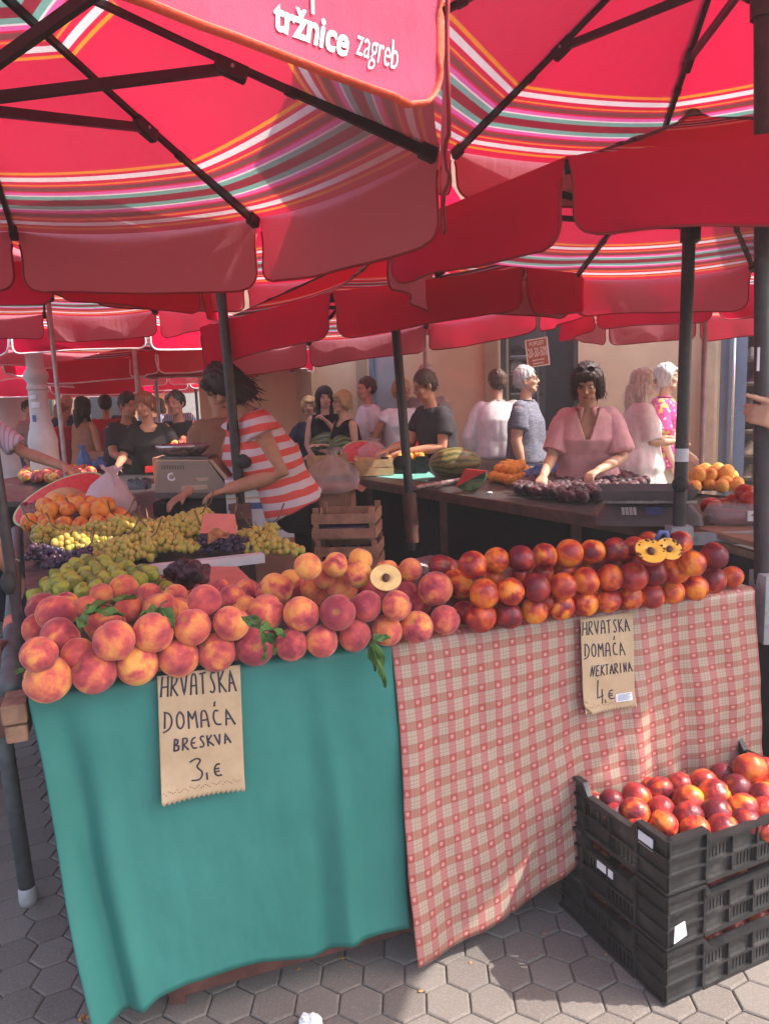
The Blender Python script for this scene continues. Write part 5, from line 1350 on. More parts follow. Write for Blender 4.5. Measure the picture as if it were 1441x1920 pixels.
for k in range(9): prism_px(b, [(303 + 5 * k, 872), (305 + 5 * k, 872), (305 + 5 * k, 880), (303 + 5 * k, 880)], sc0.y + .018, .002, org)
b.build('vents', M['scale_dark'], scl, False)['kind'] = 'stuff'
b = MB(); b.tube([aty(322, 894, sc0.y + .0155) - org, aty(322, 894, sc0.y + .017) - org], .014, 16, ref=(1, 0, 0)); b.build('sticker_print', M['scale_beige'], scl, True, auto=40)
b = MB(); prism_px(b, [(296, 861), (392, 861), (388, 856), (300, 856)], sc0.y + .03, .24, org); b.build('top_plate', M['scale_dark'], scl, False)
b = MB()
for k in range(4): b.tube([Vector((-.15 + .3 * (k % 2), .05 + .2 * (k // 2), 0)) + Vector((0, 0, -.002)), Vector((-.15 + .3 * (k % 2), .05 + .2 * (k // 2), .02))], .02, 10)
b.build('feet', M['rubber'], scl, True)
pc = aty(344, 846, sc0.y + .12) - org
b = MB(); b.lathe([(.03, -.075), (.06, -.07), (.07, -.045), (.06, -.03)], 20, pc); b.build('pan_holder', M['scale_trim'], scl, True)
b = MB(); b.ell(pc + Vector((0, 0, .012)), (.155, .13, .05), None, 28, 10, lambda q, t, f: 1 if t > 1.57 else 1); 
b2 = MB(); b2.grid(lambda u, v: pc + Vector((.155 * math.sin(v * 1.5) * math.cos(6.2832 * u), .13 * math.sin(v * 1.5) * math.sin(6.2832 * u), .045 - .085 * math.cos(v * 1.5))), 32, 8, wrap=True)
o = b2.build('weighing_pan', M['steel_pan'], scl, True); o.modifiers.new('t', 'SOLIDIFY').thickness = .003
# carrier bags
def bag(label, px, py, z, r, h, mat, seed, knot=True, name='carrier_bag', squash=(1, 1)):
    p = at(px, py, z); b = MB()
    def fn(u, v):
        a = 6.2832 * u; k = math.sin(math.pi * min(1, .06 + v * .94) ** .75) ** .6 if v < .75 else 0
        prof = [(0, .35), (.08, .85), (.25, 1.0), (.45, .95), (.62, .7), (.76, .38), (.86, .16), (.92, .22), (1, .42)]
        for (v0, r0), (v1, r1) in zip(prof, prof[1:]):
            if v <= v1: k = r0 + (r1 - r0) * (v - v0) / (v1 - v0); break
        fold = 1 + (.10 + .25 * max(0, v - .5)) * math.sin(7 * a + seed + 3 * v) * v + .22 * noise.noise((math.cos(a) * 1.4 + seed, math.sin(a) * 1.4, v * 3))
        tilt_ = .25 * max(0, v - .6)
        return p + Vector((r * k * fold * math.cos(a) * squash[0] + r * tilt_ * math.sin(seed), r * k * fold * math.sin(a) * squash[1], h * v * (1 + .12 * noise.noise((a, v, seed)))))
    b.grid(fn, 44, 26, wrap=True)
    return solo(name, b, M[mat], label, 'bag')
bag('pinkish white carrier bag standing full beside the scale', 213, 968, .945, .135, .27, 'bag_pink', 1, squash=(.95, .8))
bag('blue carrier bag standing up behind the watermelon halves at the left', 160, 884, .92, .10, .26, 'bag_blue', 4, squash=(.7, .6))
bag('low blue carrier bag lying beside the mixed fruit', 192, 878, .92, .14, .12, 'bag_blue', 7)
bag('blue carrier bag between the oranges and plums', 1010, 900, .915, .15, .11, 'bag_blue', 3)
bag('larger blue carrier bag under the hands of the woman in pink', 1062, 896, .915, .17, .16, 'bag_blue', 9)
# melons
def melon(label, px, py, z, r3, mat, rz=0, group=None, name='watermelon', cat='watermelon'):
    p = at(px, py, z); b = MB()
    b.ell((0, 0, 0), r3, None, 40, 26, lambda q, t, f: 1 + .012 * noise.noise((q.x * 2, q.y * 2, q.z * 2)))
    o = b.build(name, M[mat], None, True, merge=True); o.location = p; o.rotation_euler = (0, 0, rz); return tag(o, label, cat, group)
def cut_melon(label, p, a, c, rot, name='watermelon_half', frac=1.0, mats=('wm_flesh', 'wm_white', 'rind_green')):
    """half melon: rind below, pale ring and flesh on the flat cut face (+Z)"""
    root = thing(name, label, 'watermelon', p); root.rotation_euler = rot
    b = MB(); b.grid(lambda u, v: Vector((a * math.cos(6.2832 * u) * math.cos(v * 1.5708), c * math.sin(6.2832 * u) * math.cos(v * 1.5708), -c * frac * math.sin(v * 1.5708))), 36, 12, wrap=True); b.build('rind', M[mats[2]], root, True)
    b = MB(); b.grid(lambda u, v: Vector((a * (1 - .05 * v) * math.cos(6.2832 * u), c * (1 - .07 * v) * math.sin(6.2832 * u), .0005)), 36, 1, wrap=True); b.build('rind_edge', M[mats[1]], root, False)
    b = MB(); b.grid(lambda u, v: Vector((a * .952 * (1 - .97 * v) * math.cos(6.2832 * u), c * .932 * (1 - .97 * v) * math.sin(6.2832 * u), .001 + .006 * v)), 36, 6, wrap=True); b.build('flesh', M[mats[0]], root, True)
    return root
melon('large olive striped watermelon lying on the dark table', 852, 868, 1.03, (.20, .135, .118), 'rind', .15)
pw = at(885, 902, .99)
wr_ = thing('watermelon_wedge', 'cut watermelon quarter with a triangular red face on the dark table', 'watermelon', pw, -.25)
b = MB(); tri = [Vector((-.10, 0, -.035)), Vector((-.035, .0, .072)), Vector((.085, .0, .058))]
b.poly([q_ * 1.12 + Vector((0, -.022, 0)) for q_ in tri], .02, (0, -1, 0)); b.build('flesh', M['wm_flesh'], wr_, False)
b = MB()
def wfn(u, v):
    a_ = tri[0].lerp(tri[2], u); k = math.sin(math.pi * u) ** .7
    base_ = a_ + Vector((.035, -.004, -.068)) * k
    return (a_ + (base_ - a_) * min(1, v * 2)) if v <= .5 else base_ + (Vector((a_.x * .7 + .03, .15, a_.z * .5 - .03)) - base_) * (v - .5) * 2
b.grid(wfn, 20, 10); b.build('rind', M['rind_green'], wr_, True)
b = MB(); b.poly([tri[1] + Vector((0, .021, 0)), tri[2] + Vector((0, .021, 0)), Vector((.09, .16, -.01)), Vector((-.02, .15, .0))], .004); b.build('side_flesh', M['wm_flesh'], wr_, False)
b = MB(); b.tube([at(778, 915, .94), at(862, 900, .94)], .018, 14); solo('roll_tube', b, M['steel_pan'], 'shiny roll of film lying before the big watermelon', 'roll', auto=40)
b = MB(); b.poly([at(705, 893, .914), at(800, 882, .914), at(815, 893, .914), at(800, 902, .914), at(740, 897, .914)], .003); solo('teal_sheet', b, M['teal_sheet'], 'teal plastic sheet under the watermelon', 'sheet', smooth=False)
b = MB(); b.ell(at(917, 924, .918), (.02, .014, .008)); solo('white_pebble', b, M['plastic_white'], 'small white lump lying on the edge of the dark table', 'lump')
# digital scale on the right
ds = at(1215, 985, .915)
dsr = thing('digital_scale', 'dark digital scale with keypad and empty grey tray', 'scale', ds, R_(-14))
b = MB(); b.loft([(Vector((0, .12, .004)), Vector((.235, 0, 0)), Vector((0, .17, 0))), (Vector((0, .13, .04)), Vector((.23, 0, 0)), Vector((0, .155, 0))), (Vector((0, .16, .085)), Vector((.19, 0, 0)), Vector((0, .12, 0)))], 32, 8); b.build('scale_body', M['scale_dark'], dsr, True, auto=30)
def keyp(u, v, off=.002): return Vector((-.20 + .40 * u, -.032 + .075 * v, .04 + .045 * v)) + Vector((0, -.02, .02)) * off * 30
Rk = Matrix.Rotation(-math.atan2(.045, .075) * -1, 3, 'X')
b = MB()
for i in range(4):
    for j in range(4): b.box(keyp(.22 + .042 * i, .12 + .16 * j, .02), (.013, .009, .003), Rk)
b.build('keys', M['key_white'], dsr, False)['kind'] = 'stuff'
b = MB()
for i in range(4):
    for j in range(4): b.box(keyp(.48 + .046 * i, .12 + .16 * j, .02), (.015, .009, .003), Rk)
b.build('keys', M['key_blue'], dsr, False)['kind'] = 'stuff'
b = MB(); b.box(keyp(.5, .95, .02), (.26, .03, .004), Rk); b.build('display', M['lcd'], dsr, False)
b = MB()
T0 = [(-.215, .02), (.215, .02), (.215, .30), (-.215, .30)]; 
def tray(u, v):
    k = u * 4; i = int(k) % 4; f_ = k - int(k); a_, c_ = T0[i], T0[(i + 1) % 4]
    x, y = a_[0] + (c_[0] - a_[0]) * f_, a_[1] + (c_[1] - a_[1]) * f_
    s_ = [1.0, 1.0, .82, .82, 0.0][int(round(v * 4))]; z_ = [.100, .155, .155, .108, .106][int(round(v * 4))]
    s_ = [.84, 1.0, .975, .82, .01][int(round(v * 4))]
    return Vector((x * s_, .16 + (y - .16) * s_, z_))
b.grid(tray, 24, 4, wrap=True); b.build('weighing_tray', M['scale_tray'], dsr, False)
b = MB(); b.bar((-.20, .012, .105), (.205, .012, .105), .012, .012); b.build('tray_rail', M['steel_pan'], dsr, False)
# tomatoes and plastic punnet
for i, (x, y, z, r, l) in enumerate([(1333, 949, .955, .052, 'large red tomato beside the digital scale'), (1399, 925, 1.03, .055, 'big red tomato on top of the tomato pile by the pole'), (1408, 938, 1.01, .050, 'tomato leaning on the near pole'), (1375, 938, .98, .042, 'tomato behind the clear punnet'), (1390, 946, .97, .042, 'tomato just above the clear punnet'), (1362, 944, .965, .038, 'small tomato at the left of the tomato pile'), (1425, 950, .975, .05, 'tomato right of the near pole'), (1436, 930, 1.02, .05, 'upper tomato at the right edge')]):
    fruit('tomato', at(x, y, z), r, l, 'tomatoes', .3, (.2, .1, i), cat='tomato')
pn = at(1390, 985, .915); pnr = thing('berry_punnet', 'clear plastic punnet with a printed label in front of the tomatoes', 'punnet', pn, R_(-12))
b = MB(); b.loft([(Vector((.03, .06, .002)), Vector((.15, 0, 0)), Vector((0, .07, 0))), (Vector((.03, .06, .05)), Vector((.17, 0, 0)), Vector((0, .08, 0))), (Vector((.03, .06, .09)), Vector((.15, 0, 0)), Vector((0, .06, 0)))], 28, 5); b.build('box', M['clear_plastic'], pnr, True)
b = MB(); b.loft([(Vector((.03, .06, .006)), Vector((.135, 0, 0)), Vector((0, .06, 0))), (Vector((.03, .06, .06)), Vector((.14, 0, 0)), Vector((0, .065, 0)))], 24, 5); b.build('berries', M['raspberry'], pnr, True)
b = MB(); b.box((.05, -.024, .045), (.07, .003, .045), None); b.build('label_sticker', M['white_label'], pnr, False)
b = MB(); b.box((.045, -.0268, .05), (.03, .002, .008)); b.build('print', M['red_tray'], pnr, False)
# tray under the golden plums
b = MB(); p = at(1335, 922, .915); b.box(p + Vector((0, .02, .03)), (.36, .03, .05), Matrix.Rotation(R_(-12), 3, 'Z')); solo('fruit_tray', b, M['plastic_black'], 'low dark tray holding the golden plums', 'tray', smooth=False)
# ------------- crates, box and melons on and beside the far end of the dark table
def slat_crate(label, c, L, W, H, rz, mat, n=2, name='wooden_crate', posts=True, group=None, gap=.42):
    r_ = thing(name, label, 'crate', c, rz, group); b = MB(); sh = H / n
    for sy in (-1, 1):
        for k in range(n):
            b.box((0, sy * W / 2, sh * (k + .5)), (L, .009, sh * (1 - gap * .8)))
    for sx in (-1, 1):
        for k in range(n): b.box((sx * (L / 2 - .006), 0, sh * (k + .5)), (.009, W - .012, sh * (1 - gap * .6)))
    b.build('slats', M[mat], r_, False)
    b = MB(); b.box((0, 0, .008), (L - .02, W - .02, .008)); b.build('crate_floor', M[mat], r_, False)
    for sx in (-1, 1):
        for sy in (-1, 1):
            b = MB(); b.box((sx * (L / 2 - .022), sy * (W / 2 - .018), H * .56), (.03, .024, H * 1.12)); b.build('corner_post', M[mat], r_, False)
    return r_
wc = at(652, 1040, .45)
yS = 4.25
pb = aty(653, 1000, yS)
for k in range(5):
    slat_crate(['lowest', 'second lowest', 'middle', 'second highest', 'topmost'][k] + ' thin wooden crate of grapes stacked behind the peaches', (pb.x + .008 * (k % 2), pb.y, .003 + .187 * k), .36, .30, .165, -.12, 'redwood', 2, group='thin wooden crates')
for k in (3, 4):
    b = MB(); b.box((pb.x, pb.y, .187 * k + .06), (.32, .26, .08), Matrix.Rotation(-.12, 3, 'Z'))
    for j in range(60): b.ell((pb.x + rr.uniform(-.15, .15), pb.y + rr.uniform(-.125, .125), .187 * k + .105), .012, None, 8, 6)
    solo('grapes', b, M['grape_black'], f'dark grapes inside the {["second highest", "topmost"][k - 3]} thin wooden crate', 'grapes', kind='stuff')
cbx = aty(628, 940, yS + .5)
cb = thing('cardboard_box', 'open brown cardboard box with clear film behind the vendor', 'box', (cbx.x, cbx.y, .74), -.1)
b = MB(); b.box((0, 0, .13), (.24, .22, .26)); b.build('box_body', M['card'], cb, False)
b = MB(); b.box((0, 0, -.375), (.30, .26, .73)); solo('carton_stack', b, M['card'], 'plain tall carton carrying the open cardboard box', 'carton', loc=None, smooth=False).location = (cbx.x, cbx.y, .745)
b = MB(); b.poly([(-.12, -.11, .262), (.12, -.11, .262), (.14, -.17, .25), (-.14, -.17, .25)], .004); b.poly([(.12, -.11, .262), (.12, .11, .262), (.19, .11, .22), (.19, -.11, .22)], .004); b.build('flap', M['card'], cb, False)
bag('crumpled clear plastic film over the cardboard box', 628, 925, .97, .14, .27, 'bag_clear', 5, name='plastic_film', squash=(1.15, .9))
pcp = at(700, 893, .915)
slat_crate('pale pine crate catching the sun at the end of the dark table', (pcp.x, pcp.y + .15, .915), .30, .28, .135, R_(6), 'pinewood', 2, gap=.12)
slat_crate('pine crate half hidden behind the striped shirt vendor', (pcp.x - .38, pcp.y + .25, .915), .34, .28, .16, R_(4), 'pinewood', 2, gap=.15)
bcp = at(762, 888, .915)
blc = thing('black_crate', 'black plastic crate of pale fruit behind the middle pole', 'crate', (bcp.x, bcp.y + .12, .915), R_(-10))
cm = crate_mb(); cm.v = [((v[0] - CL / 2) * .62, (v[1] - CW / 2) * .62, v[2] * .95) for v in cm.v]; cm.build('walls', M['plastic_black'], blc, False)
for i in range(18):
    p = Vector((bcp.x, bcp.y + .12, .915)) + Vector((rr.uniform(-.15, .15), rr.uniform(-.1, .1), .10 + rr.uniform(0, .045)))
    fruit('apricot', p, .034, 'pale orange fruit heaped in the black crate behind the middle pole', 'fruit in the far black crate', rr.uniform(-.1, .2), rnd=rr)
bag('clear plastic bag over the fruit behind the pine crate', 700, 862, 1.0, .11, .19, 'bag_clear', 8, name='plastic_film', squash=(1.3, .8))
melon('dark green striped watermelon on the far table', 615, 834, 1.08, (.19, .15, .13), 'rind_green', .1)
melon('small round striped watermelon beside the pine crate', 640, 838, 1.07, (.13, .12, .12), 'rind_green', .6)
for i, (x, y, l) in enumerate([(656, 822, 'yellow melon at the left of the two on the far table'), (687, 822, 'yellow melon at the right of the two on the far table')]):
    melon(l, x, y, 1.11, (.115, .115, .10), 'melon', i, name='melon', cat='melon')
p = at(678, 848, 1.04); cut_melon('red watermelon half facing out behind the pine crate', p, .20, .12, (1.15, 0, .05))
p = at(770, 840, 1.04); cut_melon('red watermelon half behind the middle pole', p, .22, .10, (.95, 0, -.05))
# boxes under the dark table
p = aty(815, 1020, 4.6)
fbx = thing('fruit_box', 'white printed fruit box on the ground under the dark table', 'box', (p.x, p.y, .3), R_(-50)); 
b = MB(); b.box((0, 0, .10), (.36, .26, .20), None, .004); b.build('box_body', M['plastic_white'], fbx, False)
b = MB(); b.box((0, -.132, .11), (.30, .003, .03)); b.box((0, -.132, .05), (.06, .003, .03)); b.build('print', M['lcd'], fbx, False)
b = MB(); b.box((0, 0, -.15), (.36, .26, .30)); b.build('box_below', M['card'], fbx, False)
p = aty(466, 950, 3.95)
fbx = thing('fruit_box', 'white fruit box with blue and yellow print between the pole and the vendor', 'box', (p.x + .02, p.y + .26, .80), R_(8))
b = MB(); b.box((0, 0, .15), (.36, .26, .34), None, .004); b.build('box_body', M['plastic_white'], fbx, False)
b = MB(); b.box((0, -.132, .17), (.34, .003, .035)); b.build('print', M['key_blue'], fbx, False)
b = MB(); b.box((0, -.132, .215), (.34, .003, .012)); b.build('print', M['scale_trim'], fbx, False)
b = MB(); tq = text_mb('ACK', .05, .002); b.add([(x + .05, -.1335, y + .03) for x, y, _ in tq.v], tq.f); b.build('lettering', M['lcd'], fbx, False)
b = MB(); b.box((0, 0, -.41), (.36, .26, .78)); b.build('box_below', M['card'], fbx, False)
# ------------- left end: wrapped watermelon halves, melon, berries, the far stall
p = at(112, 935, 1.03); cut_melon('large film wrapped watermelon half at the left, cut side up', p, .27, .13, (.75, -.42, .55))
p = at(168, 910, 1.0); cut_melon('sunlit watermelon slice between the wrapped half and the carrier bag', p, .10, .07, (.9, -.2, .3))
p = at(125, 948, .99); cut_melon('halved netted melon lying cut side down behind the oranges', p, .135, .11, (3.3, 0, .2), 'melon_half', .95, ('melon_cut', 'melon_cut', 'melon'))
def punnet(label, px, py, z, L, W, mat, rz=0):
    r_ = thing('berry_punnet', label, 'punnet', at(px, py, z), rz, 'berry punnets')
    b = MB(); b.loft([(Vector((0, 0, 0)), Vector((L * .42, 0, 0)), Vector((0, W * .42, 0))), (Vector((0, 0, .07)), Vector((L * .5, 0, 0)), Vector((0, W * .5, 0)))], 20, 7); b.build('box', M['clear_plastic'], r_, True, auto=40)
    b = MB()
    for k in range(60): b.ell((rr.uniform(-.42, .42) * L, rr.uniform(-.42, .42) * W, .052 + rr.uniform(0, .022)), .011, None, 8, 6)
    b.box((0, 0, .03), (L * .84, W * .84, .05)); o = b.build('berries', M[mat], r_, True); o['kind'] = 'stuff'
punnet('clear punnet of blueberries below the melon half', 124, 962, .975, .16, .11, 'berry')
punnet('punnet of red berries right of the blueberries', 165, 962, .97, .16, .11, 'raspberry')
punnet('punnet of red berries at the far left corner beside the watermelon half', 72, 968, .965, .17, .12, 'raspberry', .5)
punnet('dark punnet of blackberries behind the carrier bag beside the scale', 262, 918, .96, .16, .12, 'berry')
for i, (x, y, l) in enumerate([(262, 880, 'bright red plastic tray left of the scale pan'), (288, 884, 'second bright red tray tucked beside the scale')]):
    r_ = thing('red_tray', l, 'tray', at(x, y, .93), .1 * i); b = MB(); b.box((0, 0, .0), (.13, .10, .008)); b.box((0, -.05, .025), (.13, .006, .05)); b.box((0, .05, .025), (.13, .006, .05)); b.box((-.062, 0, .025), (.006, .094, .05)); b.box((.062, 0, .025), (.006, .094, .05)); b.build('tray', M['red_tray'], r_, False)
heap('mixed', [(40, 905), (115, 908), (175, 898), (168, 890), (95, 888), (45, 890)], .915, .050, 'mixed fruit on the far left stall', lab('pinkish fruit', 'far left stall'), 2, (-.2, .9), 33, cap=60)
b = MB(); p = aty(345, 848, 6.3); b.box((p.x, p.y + .1, (p.z + .91) / 2 - .02), (.48, .4, p.z - .93)); solo('onion_crate', b, M['card'], 'low brown carton carrying the onions behind the scale pan', 'carton', smooth=False)
for i, (x, y) in enumerate([(312, 842), (322, 838), (334, 842), (346, 840), (357, 843), (368, 841), (378, 844), (328, 832), (340, 831), (351, 832), (362, 833), (372, 834), (344, 824), (357, 825), (366, 827)]):
    fruit('mixed', aty(x, y, 6.25 + .12 * (844 - y) / 10), .034, 'shiny pink onion in the low heap behind the scale pan', 'onions behind the scale', rr.uniform(.2, .8), cat='onion', rnd=rr)
# white cast column on the left
cx = aty(78, 800, 6.9)
col = thing('cast_column', 'ornate white cast column with stickers at the left', 'column', (cx.x, cx.y, 0))
b = MB(); b.lathe([(.17, 0), (.17, .18), (.15, .22), (.128, .26), (.126, 1.22), (.130, 1.25), (.122, 1.30), (.108, 1.36), (.100, 1.38), (.100, 1.41), (.090, 1.43), (.084, 1.62), (.082, 1.72), (.092, 1.73), (.092, 1.755), (.083, 1.765), (.083, 1.79), (.104, 1.825), (.108, 1.85), (.104, 1.875), (.088, 1.90), (.074, 1.92), (.072, 2.2), (.066, 3.0)], 32); b.build('shaft', M['column'], col, True, auto=35)
for a_, z_, w_, h_, mt in ((-1.75, 1.47, .035, .06, 'key_blue'), (-1.5, 1.59, .07, .05, 'white_label'), (-1.7, 1.66, .06, .035, 'white_label')):
    b = MB(); b.grid(lambda u, v: Vector((.093 * math.cos(a_ + (u - .5) * w_ / .09), .093 * math.sin(a_ + (u - .5) * w_ / .09), z_ + (v - .5) * h_)), 6, 1); b.build('sticker', M[mt], col, True)
for x_, y_ in ((22, 13.0), (36, 13.6)):
    q = aty(x_, 780, y_); b = MB(); b.lathe([(.28, 0), (.28, .9), (.2, 1.1), (.2, 1.7), (.26, 1.8), (.2, 1.9)], 20); o = b.build('cast_column', M['column'], None, True, auto=35); o.location = (q.x, q.y, 0); tag(o, ['far white column seen left of the near one', 'far white column close behind the near one'][int(x_ > 30)], 'column')
# far left: small parcels
b = MB(); p = at(165, 856, 1.0); b.box(p + Vector((.15, .2, 0)), (.42, .2, .09), Matrix.Rotation(.05, 3, 'Z')); solo('fruit_carton', b, M['card'], 'low cardboard carton on the stall before the blonde vendor', 'box', smooth=False)

lt_ = MB(); r9 = random.Random(9)
for k in range(46):
    x, y = r9.uniform(-1.2, 1.1), r9.uniform(1.35, 2.6)
    p = Vector((x, y, .0065)); sz_ = r9.uniform(.002, .0065)
    lt_.ell(p, (sz_ * r9.uniform(.6, 2.2), sz_, sz_ * .3), Matrix.Rotation(r9.uniform(0, 3), 3, 'Z'), 7, 5, lambda q, t, f: 1 + .3 * noise.noise((q.x * 3 + k, q.y * 3, 1)))
tag(lt_.build('litter', M['leaf_dry'], None, True), 'tiny dry leaf and stem bits scattered on the pavement', 'litter', kind='stuff')
# ---------------------------------------------------------------- people
def rotv(v, axis, a): return Matrix.Rotation(a, 3, axis) @ Vector(v)
def hand_mb(b, wrist, d, palm_n, k=1.0, pose='relax', thumb=1):
    """wrist point, hand direction, palm normal; five separate fingers"""
    d = Vector(d).normalized(); n = (Vector(palm_n) - d * Vector(palm_n).dot(d)).normalized(); s = d.cross(n).normalized() * thumb   # towards the thumb
    W = Vector(wrist)
    b.loft([(W - d * .01 * k, s * .024 * k, n * .018 * k), (W + d * .025 * k, s * .033 * k, n * .016 * k), (W + d * .065 * k, s * .040 * k, n * .014 * k), (W + d * .088 * k, s * .037 * k, n * .011 * k)], 14, 2.6)
    for i, (off, ln) in enumerate(((.030, .072), (.010, .080), (-.010, .074), (-.029, .058))):
        p = W + d * .082 * k + s * off * k
        cu = {'relax': .38, 'flat': .1, 'grip': 1.1, 'point': 1.35 if i else .04, 'fist': 1.4}[pose]
        if pose == 'relax': cu += .06 * i
        pts = [p]; dr = d.copy()
        for j, fr in enumerate((.45, .31, .24)):
            a = cu * (.6, 1.0, .7)[j]
            dr = (dr * math.cos(a) + n * math.sin(a)).normalized(); nn = n
            n2 = (n * math.cos(a)); pts.append(pts[-1] + dr * ln * fr * k)
        b.tube(pts, [.0098 * k, .0092 * k, .0084 * k, .0066 * k], 8)
        b.ell(pts[-1], .0066 * k, None, 8, 6)
    p = W + d * .022 * k + s * .026 * k
    td = (d * .72 + s * .62 + n * .25).normalized() if pose not in ('fist', 'point', 'grip') else (d * .85 + s * .22 + n * .5).normalized()
    pts = [p, p + td * .036 * k, p + (td * .6 + d * .3 + n * .1).normalized() * .036 * k + td * .034 * k]
    b.tube(pts, [.0135 * k, .0108 * k, .0075 * k], 8); b.ell(pts[-1], .0076 * k, None, 8, 6)
def head_mb(b, T, female=True):
    """T maps head space (face towards -Y) to the figure"""
    def e(c, r): b.ell(T(c), r, T.rot, 18, 12)
    e((0, .018, .03), (.074, .093, .088)); e((0, -.012, -.035), (.058, .070, .074) if female else (.062, .072, .078))
    e((0, -.058, -.090), (.026, .024, .022) if female else (.032, .026, .024)); e((0, -.068, .034), (.046, .0145, .013))
    for s in (-1, 1):
        e((s * .034, -.060, -.022), (.025, .024, .022)); e((s * .076, .012, -.008), (.010, .020, .031)); e((s * .030, -.050, -.075), (.026, .028, .022))
    b.tube([T((0, -.082, .018)), T((0, -.100, -.008)), T((0, -.106, -.022))], [.008, .011, .0135], 8)
    for s in (-1, 1): e((s * .011, -.093, -.026), (.008, .009, .007))
    e((0, -.080, -.054), (.023, .011, .007)); e((0, -.079, -.064), (.020, .011, .007))
class HeadT:
    def __init__(s, c, f, up, k=1.0):
        f = Vector(f).normalized(); up = Vector(up); up = (up - f * up.dot(f)).normalized(); r = f.cross(up)      # figure's own ... right as seen facing
        # head x axis = viewer's right when the face looks at the viewer
        s.rot = Matrix((-r, -f, up)).transposed() * 1.0; s.c = Vector(c); s.k = k
        if s.rot.determinant() < 0: s.rot = Matrix((r, -f, up)).transposed()
        s.rot = s.rot @ Matrix.Scale(k, 3) if k != 1 else s.rot
    def __call__(s, p): return s.c + s.rot @ Vector(p)
def person(label, x, y, H=1.70, face=0, lean=0, female=True, head=(0, 0), arms=None, hair='short', hairc='hair_dark', skinm='skin', top='c_white', bottom='c_black', sleeve=.45, hem=.0, neck='crew', flare=0, voxel=.011, group=None, fat=1.0, glasses=None, tuck=False, hands=('relax', 'relax'), loose=0.0, z0=0.0, mouth=True, sidelean=0, seed=0, wide=1.0, topmat=None, legs=True, hipback=0.0):
    k = H / 1.70; a = R_(face)
    f = Vector((math.sin(a), -math.cos(a), 0)); rt = Vector((math.cos(a), math.sin(a), 0))     # rt: viewer's right when facing the viewer = own left
    up = Vector((0, 0, 1)); L = R_(lean)
    sp = (up * math.cos(L) + f * math.sin(L)); sp = (sp + rt * math.tan(R_(sidelean))).normalized(); fw = rt.cross(sp) * -1 if rt.cross(sp).dot(f) < 0 else rt.cross(sp)
    O = Vector((x, y, z0)); hip = Vector((0, 0, .90 * k)) - f * hipback
    sh_w = (.168 if female else .188) * k * wide
    P = lambda t: hip + sp * (.53 * k * t)
    nb = P(1.0)
    hy, hp = R_(head[0]), R_(head[1])                        # head turn (towards rt) and nod down
    hf = (f * math.cos(hy) + rt * math.sin(hy)); hup = (up * .75 + sp * .25).normalized()
    hf2 = (hf * math.cos(hp) - hup * math.sin(hp)).normalized(); hu2 = (hup * math.cos(hp) + hf * math.sin(hp)).normalized()
    hc = nb + (sp * .45 + hup * .55).normalized() * .105 * k + hu2 * .075 * k + hf2 * .015 * k
    T = HeadT(hc, hf2, hu2, k)
    root = thing('person', label, 'person', O, 0, group)
    # ------- arms
    A = []
    for s in (-1, 1):
        S0 = hip + sp * (.475 * k) + rt * (s * sh_w * .93)
        spec = (arms or {}).get(s)
        if spec is None: el, wr = (s * .05, .02, -.29), (s * .03, .10, -.52)
        else: el, wr = spec[0], spec[1]
        cv = lambda q: S0 + (rt * q[0] + f * q[1] + up * q[2]) * k
        A.append((s, S0, cv(el), cv(wr)))
    fe = fat
    tors = [(-.14, .155, .112), (-.02, .172 * fe, .122 * fe), (.10, .160 * fe, .118 * fe), (.28, (.138 if female else .152) * fe, .106 * fe), (.48, .148 * fe, .112 * fe), (.66, .160 * (1 + (fe - 1) * .5), .122 * (1 + (fe - 1) * .5)), (.82, sh_w / k * .96, .098), (.92, sh_w / k * .82, .076), (.985, .072, .060)]
    def torso(b, g=0.0, t0=-.2, t1=1.1, fl=0.0):
        rg = []
        for t, w_, d_ in tors:
            if t < t0 - .001 or t > t1: continue
            e = fl * max(0, (.6 - t)) if fl else 0
            rg.append((P(t) + fw * (.02 * k if .5 < t < .8 and female else 0), rt * ((w_ + g + e) * k), fw * ((d_ + g + e) * k)))
        b.loft(rg, 24, 2.35)
    b = MB(); torso(b, -.012); b.tube([P(.92), nb + sp * .02 * k, hc - hu2 * .06 * k], [.062 * k, .053 * k, .052 * k], 14)
    head_mb(b, T, female)
    for i, (s, S0, E, Wr) in enumerate(A):
        am = (.044 if female else .050) * k * (1 + (fat - 1) * .8)
        b.ell(S0 - rt * s * .01, (am * 1.05,) * 3, None, 12, 8)
        b.tube([S0, S0.lerp(E, .5), E, E.lerp(Wr, .3), Wr], [am * 1.05, am, am * .82, am * .84, am * .56], 12)
        hd = (Wr - E).normalized(); pn = -rt * s
        if abs(hd.dot(pn)) > .8: pn = -up
        if hands[i] == 'point': pn = -up * .2 + rt * -s
        hand_mb(b, Wr, hd, pn if abs(hd.z) > .5 else (-up if hands[i] != 'point' else rt * -s), k * (.95 if female else 1.05), hands[i], s if abs(hd.z) > .5 else -s)
    lg = []
    if legs:
        for s in (-1, 1):
            h0 = hip + rt * s * .088 * k + Vector((0, 0, -.03)); kn = Vector((0, 0, .48 * k)) + rt * s * .092 * k + f * .02; an = Vector((0, 0, .09 * k)) + rt * s * .10 * k
            lg.append((h0, kn, an))
            b.tube([h0, h0.lerp(kn, .5), kn, kn.lerp(an, .35), an], [.083 * k * fat, .072 * k, .052 * k, .050 * k, .034 * k], 12)
            b.loft([(an - f * .04 + Vector((0, 0, -.055 * k)), rt * .032, Vector((0, 0, .034))), (an + f * .05 + Vector((0, 0, -.06 * k)), rt * .040, Vector((0, 0, .028))), (an + f * .15 + Vector((0, 0, -.07 * k)), rt * .034, Vector((0, 0, .016)))], 12)
    body = remesh(b, voxel, 2)
